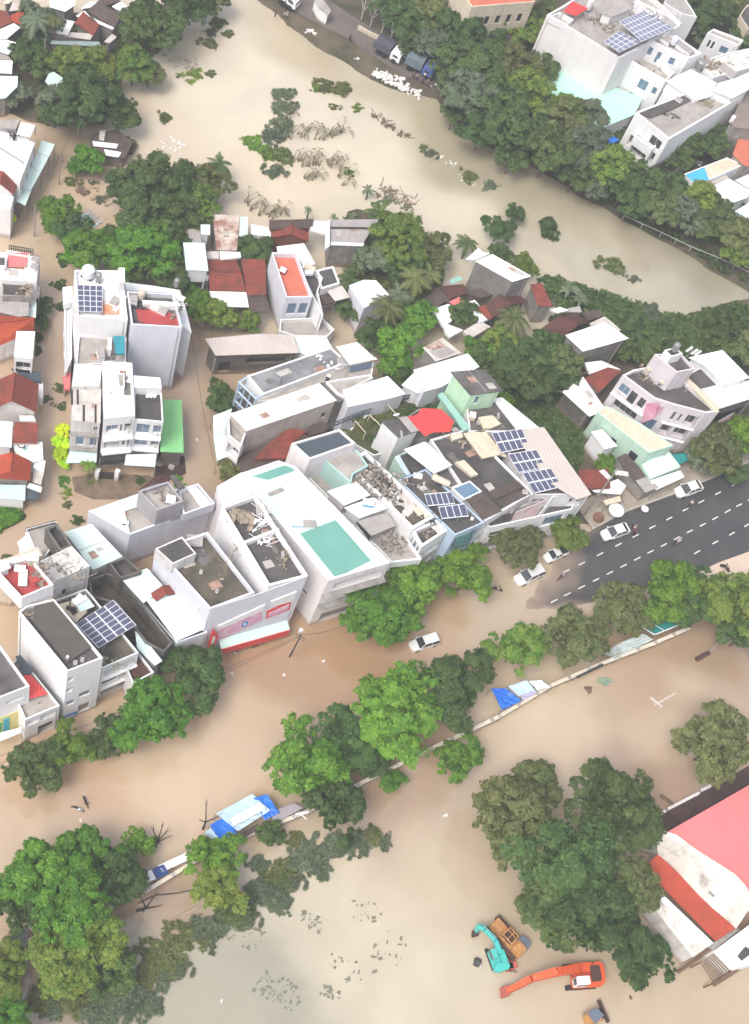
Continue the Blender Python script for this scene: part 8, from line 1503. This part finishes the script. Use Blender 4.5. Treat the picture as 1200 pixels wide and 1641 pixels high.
heap((400, 925), 8, .6, .4, 'Half-sunk boat-like trough in the flooded lot', WOD, 0, seed=12, smin=.8, smax=1.6)
fr('B'); heap((700, 950), 40, 3.4, 1.4, 'Brown reed debris drifting off the palm garden', mat('reed_debris', (.24, .18, .13), (.16, .12, .09)), 0, seed=13, sticks=50, hmax=.3, smax=.5); heap((620, 570), 10, 1.4, .5, 'Small brown debris raft in the river', WOD, 0, seed=14, sticks=8); heap((735, 650), 8, 1, .5, 'Tiny debris raft beside the river eddy', WOD, 0, seed=15, sticks=6); heap((660, 610), 8, 1.2, .4, 'Thin debris line in the river', WOD, 0, seed=16, sticks=6); heap((1050, 870), 12, 2, .5, 'White scum line below the flat spit bush', LW, 0, seed=17, smax=.4, hmax=.08); heap((940, 770), 12, 2, .8, 'Stone and scum line right of the dry bush', LW, 0, seed=18, smax=.4, hmax=.08)
fr('I'); heap((650, 285), 3, .8, .3, 'White object stranded at the river shrubs', LW, 0, seed=19, smax=.9); 
fr('M'); heap((505, 580), 6, .7, .5, 'Green crumpled sheet adrift below the median wall', mat('green_scrap', (.18, .30, .22), (.3, .38, .3)), 0, seed=20, smin=.5, smax=1.1); heap((425, 615), 6, .5, .4, 'Few brown scraps adrift below the median wall', WOD, 0, seed=21)
for (p, q, rr2, lb) in (((725, 655), (780, 700), ((745, 690), (845, 632)), 'White T-shaped frame sticking out of the flooded yard'), ((135, 965), (185, 1015), ((160, 990), (60, 1045)), 'Faint white T-shaped frame in the flooded yard by the olive clump')):
    r = root('goal_frame', lb, 'frame', at(p)); b = MB(); b.bar(at(p, .05), at(q, .05), .3, 5); b.build('crossbar', W, r); b = MB(); b.bar(at(rr2[0], .03), at(rr2[1], .0), .16, 4); b.build('rail', mat('silted_white', (.68, .6, .52)), r)
r = root('diving_board', 'Dark plank on a grey arm sticking out at the yard corner', 'plank', at((975, 455))); b = MB(); b.bar(at((945, 472), .3), at((1008, 438), .5), .35, 4); b.build('plank', mat('dark_red_wood', (.10, .05, .045)), r); b = MB(); b.bar(at((1008, 438), .5), at((1062, 375), 1.4), .14, 5); b.build('arm', STL, r)
fr('K'); r = root('floating_board', 'Cream plank floating in the yard below the hanging crown', 'plank', at((885, 670))); b = MB(); b.bar(at((825, 702), .08), at((950, 638), .08), .16, 4); b.build('plank', CRM, r)
fr('L'); r = root('street_lamp', 'Bent white lamp standard over the median wall by the grey flat shed roof', 'street lamp', at((235, 940))); b = MB(); b.bar(at((205, 950), 0), at((240, 905), 5), .1, 6, .07); b.bar(at((240, 905), 5), at((275, 942), 5), .07, 5); b.build('pole', W, r); b = MB(); b.bar(at((222, 915), 5.1), at((285, 905), 5.1), .14, 4); b.build('lamp_head', W, r)
for i, (fx, p, lb) in enumerate([('L', (935, 925), 'White speck of foam in the dark yard water'), ('K', (1065, 1092), 'White bag adrift in the grey yard water'), ('K', (385, 222), 'White bag in the flooded street below the sunk motorbikes'), ('D', (950, 915), 'White bag in the middle alley'), ('L', (355, 180), 'White scrap in the street below the pink sign shop'), ('L', (168, 248), 'White scrap in the street near the pole'), ('G', (52, 315), 'White scrap in the alley beside the mint canopy'), ('N', (35, 160), 'White scrap left of the olive clump'), ('x5', (310, 958), 'White scrap beside the corner tree'), ('K', (90, 930), 'Small white bag in the lower left water'), ('N', (745, 862), 'Brown scrap adrift right of the orange excavator')]):
    fr(fx); heap(p, 3, .15, .12, lb, LW if 'Brown' not in lb else WOD, 0, smin=.2, smax=.45, hmax=.1, seed=30+i, name='litter', cat='litter')
SCM = mat('algae_scum', (.16, .17, .12), (.26, .24, .2), scale=3)
for x, y, n, rx, ry, lb in ((448, 1588, 60, 3, 1.6, 'Dark algae and litter patch in the grey yard water'), (500, 1478, 30, 1.6, 1, 'Small litter drift in the pale yard water'), (530, 1592, 26, 1.2, .8, 'Reddish-brown litter knot in the yard water'), (625, 1520, 20, 2, 2, 'Thin specks of scum left of the turquoise excavator'), (585, 1460, 16, 2, 1.4, 'Faint scum specks in the middle of the yard'), (395, 1500, 24, 2.4, 1.4, 'Dark scum trail below the hanging crown'), (560, 1560, 20, 3, 1.6, 'Scattered scum specks near the bottom edge')): fr('P'); heap((x, y), n, rx, ry, lb, SCM, -.03, smin=.05, smax=.6, hmax=.03, seed=n)['kind'] = 'stuff'
# ================= ROOF CLUTTER =================
def tank(p, h, label, r=.55, m=None, lying=False, hh=1.3):
    q = at(p, h); rt = root('water_tank', label, 'water tank', (q.x, q.y, h), 'roof water tanks'); b = MB(); m = m or STL
    if lying: b.lathe(q+Vector((0, 0, r+.45)), [(0, -hh*.6), (r*.8, -hh*.55), (r, -hh*.4), (r, hh*.4), (r*.8, hh*.55), (0, hh*.6)], 14, Matrix.Rotation(math.radians(90), 3, 'Y'))
    else: b.lathe(q+Vector((0, 0, .45)), [(r, 0), (r, hh), (r*.75, hh+.2), (r*.25, hh+.3), (0, hh+.3)], 14)
    b.build('tank', m, rt, smooth=False); s = MB()
    for dx in (-.4, .4):
        for dy in (-.4, .4): s.bar(q+Vector((dx*r*1.6, dy*r*1.6, 0)), q+Vector((dx*r*1.6, dy*r*1.6, .5)), .05, 4)
    s.box(q+Vector((0, 0, .44)), (r*1.8, r*1.8, .06)); s.build('stand', DKM, rt)
def acunit(p, h, label, rot=0):
    q = at(p, h); rt = root('air_conditioner', label, 'air conditioner', (q.x, q.y, h), 'air conditioner units'); b = MB(); b.box(q+Vector((0, 0, .4)), (.95, .42, .7), rot=rot); b.build('casing', W, rt); R_ = Matrix.Rotation(rot, 3, 'Z'); g = MB(); g.lathe(q+R_@Vector((-.12, -.215, .4)), [(0, 0), (.26, 0)], 12, R_@Matrix.Rotation(math.radians(90), 3, 'X')); g.build('fan_grille', DKM, rt)
def dish(p, h, label, az=0):
    q = at(p, h); rt = root('satellite_dish', label, 'satellite dish', (q.x, q.y, h), 'satellite dishes'); M_ = Matrix.Rotation(az, 3, 'Z')@Matrix.Rotation(.8, 3, 'Y'); b = MB(); b.lathe(q+Vector((0, 0, .8)), [(0, 0), (.25, .03), (.42, .1), (.5, .18)], 14, M_); b.build('dish', W, rt); m_ = MB(); m_.bar(q, q+Vector((0, 0, .8)), .04, 5); m_.bar(q+Vector((0, 0, .8)), q+Vector((0, 0, .8))+M_@Vector((0, 0, .45)), .02, 4); m_.build('mount', DKM, rt)
def crate(p, h, sz, rot, label, m, name='cabinet', cat='cabinet'):
    q = at(p, h); rt = root(name, label, cat, (q.x, q.y, h)); b = MB(); b.box(q+Vector((0, 0, sz[2]/2)), sz, rot=rot); b.build('body', m, rt); t = MB(); t.box(q+Vector((0, 0, sz[2]+.03)), (sz[0]*1.06, sz[1]*1.06, .06), rot=rot); t.build('lid', RGY if m is W else W, rt)
JK = mat('scrap_mix', (.42, .38, .34), (.12, .10, .09), amt=1, scale=2.5, ramp=(.4, .6)); JW = mat('scrap_wood', (.40, .34, .27), (.16, .12, .09), amt=1, scale=2)
fr('a'); crate((725, 622), 16.6, (.5, .4, .5), .3, 'Small white vent box on the slab-roofed building near its front corner', W); crate((792, 592), 16.6, (.45, .4, .5), .3, 'Small white vent box right of its twin on the slab-roofed building', W)
crate((648, 575), 17.35, (.3, .3, .6), 0, 'Grey vent pipe at the slab corner of the tall slab-roofed building', RGY, 'vent_pipe', 'pipe'); heap((280, 120), 10, 1.2, .9, 'Tangle of pipes and planks at the back corner of the slab-roofed building', JW, 16.6, seed=40, sticks=14)
heap((700, 110), 3, .5, .3, 'Black hoop and boards on the cream terrace roof', DKM, 11.7, seed=41, smax=1.3, sticks=4); heap((1080, 620), 12, 1.8, .8, 'Mossy scraps on the terrace before the gridded solar array', mat('mossy_scrap', (.3, .28, .18), (.15, .14, .08)), 10.4, seed=42, sticks=6)
fr('x3'); crate((220, 650), 19, (1.0, 2.1, .45), .45, 'Grey bed-like table with white rim on the red terrace', RGY, 'table', 'table'); crate((190, 570), 19, (1.3, .9, .7), .4, 'Pinkish red cabinet on the red terrace', PNK); crate((315, 500), 19, (1.3, .8, 1.6), .4, 'Cream roof cabinet at the red terrace corner', CRM); heap((400, 620), 22, 1.0, 1.4, 'Stacked timber along the red terrace parapet', JW, 19, seed=43, sticks=16); heap((330, 680), 3, 1.2, .3, 'Long red plank on the terrace floor', TRD, 19, seed=44, smax=2)
heap((660, 590), 18, 2.2, .35, 'Row of broken boards along the cracked white roof edge', JK, 15.4, seed=45, sticks=8); heap((800, 870), 4, .8, .6, 'Pale boards behind the gridded solar array', RW, 11.9, seed=46, smin=.8, smax=1.8)
fr('x2'); acunit((402, 455), 9.5, 'White air conditioner on the beige terrace of the lilac building', .4); dish((522, 310), 9.6, 'Round dish before the tower of the lilac building', 2); heap((720, 235), 14, 1.6, .9, 'Rubble and sacks in the open tower top', JK, 13.2, seed=47, sticks=6); crate((768, 265), 13.2, (1.2, 1.2, .5), .3, 'Round-cornered grey cistern in the open tower top', CRL, 'cistern', 'cistern')
crate((960, 590), 14.2, (2.0, 1.4, .5), .4, 'White cover beside the slab box on the mossy roof', W); crate((1010, 840), 14.2, (.4, .4, .5), .3, 'Small white vent in the middle of the mossy roof', W); crate((1140, 992), 14.2, (.4, .4, .4), 0, 'Small white vent near the front of the mossy roof', W); acunit((880, 950), 12.4, 'Air conditioner hung at the side window of the pink sign shop', 1); acunit((1005, 1115), 12.1, 'Air conditioner nearest the mint sheet on the pink sign shop', 1)
fr('x1'); heap((300, 660), 10, 1.4, .7, 'Brown sheets lying on the upper dark terrace', JW, 16.2, seed=48, smin=.8, smax=2); heap((480, 660), 10, .6, 2.2, 'White steel racks along the upper dark terrace', W, 16.2, seed=49, sticks=26, smax=.7, hmax=.9); crate((455, 600), 16.3, (.8, 1.0, .6), .5, 'White box with a dark knob on the upper dark terrace rack', W); heap((500, 890), 6, .8, .6, 'White chair frames at the back of the lower dark terrace', W, 16.2, seed=50, sticks=12, hmax=.6); crate((680, 1020), 16.2, (.4, .9, .4), .4, 'White basin on the lower dark terrace', W); heap((720, 1060), 10, .5, 2.0, 'Timber strip along the right rim of the lower dark terrace', JW, 16.2, seed=51, sticks=12); crate((250, 1080-180), 12.2, (.3, .3, .3), 0, 'Small cream cap on the white wall rim', CRM, 'cap', 'cap')
heap((170, 1080), 14, .4, 3.2, 'Row of pots and poles along the mossy roof edge', JW, 14.2, seed=52, sticks=12); crate((840, 715), hF-.3, (2.0, 1.2, .5), .45, 'Pale blue crate at the head of the large teal terrace', mat('pale_blue_plastic', (.45, .6, .75))); crate((930, 735), hF-.3, (1.6, 1.0, .6), .45, 'White crate at the head of the large teal terrace', W)
fr('y7'); heap((150, 520), 50, 1.8, 1.8, 'White rubble at the back of the scrap covered roof', JK, 12.1, seed=53, sticks=14, hmax=.9, smax=1.0); heap((330, 600), 90, 2.6, 2.4, 'Big heap of broken scrap in the middle of the long cream-edged roof', JK, 12.1, seed=54, sticks=30, hmax=.8); heap((480, 760), 12, 1.6, 1.3, 'Pinkish boards on the long cream-edged roof', RWD, 12.1, seed=55, smin=.8, smax=2.0, hmax=.2); heap((440, 650), 20, .8, 1.0, 'White sacks at the right rim of the scrap roof', W, 12.1, seed=56, smax=.7); heap((740, 930), 8, 1.2, .4, 'Planks at the front rim of the scrap roof', DKM, 12.1, seed=57, sticks=8)
heap((750, 1060), 8, 1, .6, 'Junk inside the front loggia opening', JK, 10.3, seed=58, sticks=6); crate((180, 765), 12.4, (1.5, 1.0, .5), .3, 'Blue crate on the white upper roof', SKY_B); heap((430, 1160), 40, 1.6, 1.6, 'Rusty wire and scrap coils on the lower beige terrace', JK, 8.9, seed=59, sticks=40, hmax=.6, smax=.4)
crate((650, 500), 11.9, (1.2, .8, .15), .3, 'Cream board on the dark flat roof', CRM, 'board', 'board'); crate((655, 598), 11.9, (.3, .3, .3), 0, 'Small pale vent left of the dark roof centre', W); crate((710, 570), 11.9, (.3, .3, .3), 0, 'Small pale vent right of the dark roof centre', W); crate((1170, 915), 11.9, (.4, .4, .3), 0, 'Tan bucket at the front of the dark flat roof', CRM, 'bucket', 'bucket')
tank((860, 570), 12, 'Cream lying water tank between the dark roof and the grey terrace', .5, CRM, True, 2.4)
fr('y6'); dish((675, 905), 13.6, 'Big white dish on the stained grey sloping roof', 2.5); crate((735, 1060), 13.1, (.3, 1.2, .1), .5, 'White board on the stained grey sloping roof', W, 'board', 'board')
for (p, q, lb) in (((300, 925), (400, 1040), 'Left cream pipe arch over the roof garden'), ((440, 870), (545, 985), 'Middle cream pipe arch over the roof garden'), ((605, 770), (700, 880), 'Right cream pipe arch over the roof garden')):
    b = MB(); a_, b_ = at(p, 8.6), at(q, 8.6); b.bar(a_, b_, .08, 5); b.bar(a_, (a_.x, a_.y, 6.6), .07, 4); b.bar(b_, (b_.x, b_.y, 6.6), .07, 4); tag(recenter(b.build('pipe_arch', CRM)), lb, 'pipe')
fr('g'); crate((685, 420), 12.2, (.9, .9, 1.0), .3, 'Cream cone-like vent on the terrace below the green tower', CRM, 'vent', 'vent'); heap((560, 650), 10, 2.6, .6, 'Old timber and rust heap on the grey complex roof', JW, 11.8, seed=60, sticks=12); crate((945, 405), 12.2, (.3, .9, .3), .3, 'White narrow box at the terrace edge below the green tower', W)
fr('y8'); crate((550, 815), 12.4, (.8, .5, .4), .3, 'White box left of the lowest aligned solar array', W); acunit((700, 150), 12, 'Pale rounded hump on the green plot', 0) if False else None
fr('z05'); tank((255, 215), hB-.8, 'White round water tank above the blue-black solar array', .9, W); tank((340, 260), hB-.8, 'Small steel tank between the array and the rear parapet', .4); heap((470, 430), 14, 1.2, 1.6, 'White household clutter beside the blue-black array', W, hB-.8, seed=61, smax=.9, hmax=.6); crate((465, 430), hB-.8, (.9, 1.4, .7), 0, 'White sink cabinet beside the orange mat', W)
tank((682, 400), hB-1, 'Cream round tank at the rear of the red terrace roof', .5, CRM); crate((860, 490), hB-1, (1.2, 1.6, .6), 0, 'White cabinet standing on the red terrace', W); crate((800, 470), hB-1, (1.0, 1.4, .5), 0, 'Beige cabinet beside the white one on the red terrace', CRM); heap((660, 440), 14, .8, .8, 'Dark plant pots at the left of the red terrace', DKM, hB-1, seed=62, sticks=8); heap((975, 500), 16, .5, 1.8, 'Clutter along the right parapet of the red terrace', JK, hB-1, seed=63, sticks=6); crate((990, 390), 12.5, (1.4, .9, .2), 0, 'Teal square on the pale rear wing roof', mat('teal_sheet', (.28, .5, .44)), 'patch', 'cover')
tank((960, 300), 12.5, 'Steel tank on the rear wing', .4)
fr('b'); acunit((728, 275), 11.6, 'White unit at the rear corner of the black flat roof', 0); 
for k, x in enumerate((820, 853, 888)): crate((x, 335), 11.6, (.4, .6, .3), 0, ('Left one of three pale blocks on the black flat roof', 'Middle one of three pale blocks on the black flat roof', 'Right one of three pale blocks on the black flat roof')[k], RGY, 'block', 'block')
for k, (x, y, hh) in enumerate(((955, 942, .3), (932, 985, .3), (1048, 1018, .3))): crate((x, y), .2, (.8, .6, .4), 0, ('Upper white crate on the mud beside the green shed', 'Lower white crate on the mud beside the green shed', 'Right white crate on the mud before the green shed')[k], W, 'crate', 'crate')
fr('P')
gm = MB(); gm.prism([atp(x, y, .25).xy for x, y in ((252, 728), (296, 730), (298, 758), (275, 768), (248, 762))], -1, .2); tag(gm.build('mud_bank', mat('dark_mud', (.06, .035, .03), (.04, .03, .025), amt=1, scale=1.5, bump=.5)), kind='structure')
gm = MB(); gm.prism([atp(x, y, .05).xy for x, y in ((115, 765), (150, 758), (240, 762), (250, 772), (205, 800), (150, 800), (120, 788))], -1, .06); tag(gm.build('courtyard', mat('silty_yard', (.22, .16, .11), (.12, .09, .06), amt=1, scale=.6, bump=.4)), kind='structure')
fr('c'); crate((318, 335), hO-1, (.9, .9, .6), 0, 'Small red stool-like box on the orange tiled terrace', TRD, 'stool', 'stool'); tank((575, 330), hO-2.6, 'Cream tank on the curved side terrace', .5, CRM, True, 1.6)
fr('D'); 
fr('d'); tank((550, 355), 11.9, 'Cream barrel tank on the hotel roof terrace', .6, CRM, True, 1.2); tank((435, 275), 11.9, 'Cream round tank at the hotel rear parapet', .5, CRM); heap((500, 310), 24, 2.6, 1.4, 'Brown junk and weeds on the hotel roof terrace', JW, 11.9, seed=64, sticks=20); heap((700, 350), 14, 1.2, 1.0, 'White and brown oddments below the hotel tower', JK, 11.9, seed=65, sticks=8); tank((640, 105), 18.5, 'Grey block tank on top of the hotel tower', .5)
fr('e'); tank((500, 80), hT+3.2, 'White slim tank by the red awning of the blank white building', .5, W, False, 2); heap((600, 170), 30, 3, 1.6, 'Pale clutter in the sunken terrace of the blank white building', JK, hT+3.2, seed=66, sticks=10); heap((1000, 90), 14, 3, .8, 'Pipes and boxes behind the huge solar roof', W, hT+6.4, seed=67, sticks=10)
fr('z07'); crate((390, 400), 13.5, (2.0, 1.2, .8), -.3, 'White cabinet at the back of the round-topped tower house', W); crate((540, 465), 13.5, (2.0, 1.2, .8), -.3, 'White cabinet in the middle of the round-topped tower house roof', W); crate((600, 500), 13.5, (1.6, 1.2, .7), -.3, 'White cabinet at the front of the round-topped tower house roof', W); tank((460, 430), 13.5, 'Lilac tank between two white cabinets', .6, WL); tank((715, 655), 11.2, 'Dark round tank on the sand-stained terrace', .8, STL); heap((840, 620), 24, 2, 1.4, 'Brown rags and pipes on the sand-stained terrace', JW, 11.1, seed=68, sticks=16); crate((990, 690), 11.1, (3.0, 1.8, .4), -.3, 'White canopy box with dark edge on the sand-stained terrace', W)
fr('z06'); heap((450, 510), 10, 1.6, .5, 'Small dark items along the long white house roof', DKM, 11.1, seed=69, smax=.4, sticks=4); heap((760, 380), 14, 1.6, .5, 'Weeds and junk along the long white house parapet', mat('mossy_scrap', (.3, .28, .18)), 11.1, seed=70, sticks=10); crate((522, 362), 11.4, (1.2, .8, .3), -.3, 'White lid on the grey deck of the long white house', W); tank((1015, 585), 8.6, 'Small white ring-topped tank at the brown slab roof corner', .4, W); crate((690, 965), 1.2, (1.9, .7, .5), 0, 'White box in the greenery beside the cream and blue roof', W, 'box', 'box')
fr('y5'); heap((1010, 395), 10, 2.0, .6, 'White scraps on the slate grey roof', W, 9.5, seed=71, smax=.7, hmax=.15); crate((1150, 402), 9.5, (1.6, 1.0, .5), .4, 'White chest at the far end of the slate grey roof', W); crate((1025, 545), 9.6, (.5, .5, 1.2), 0, 'Black chimney pot between the two long white roofs', DKM, 'chimney', 'chimney')
fr('y4'); dish((210, 690), 9.5, 'Dish behind the orange terrace house', 1) if False else None
fr('z02'); heap((140, 230), 10, .7, 1.0, 'Dark stacked racks on the stepped awning house', DKM, 7.8, seed=72, sticks=12, hmax=1); crate((100, 425), 7.8, (4.4, .3, .5), -.15, 'Low white kerb on the stepped awning house roof', W, 'kerb_block', 'block')
fr('z03'); heap((255, 500), 16, .8, 1.6, 'Brown stained scraps on the black stained roof', JW, 8, seed=73, sticks=6); crate((335, 240), 8.8, (.9, .9, .8), 0, 'White vent box with a dark mouth at the red roof square house', W); crate((325, 310), 8.8, (.9, .9, .8), 0, 'Second white vent box beside the red roof square', W); heap((230, 870+0), 4, .5, .5, 'x', W, 6, seed=74) if False else None
fr('H');
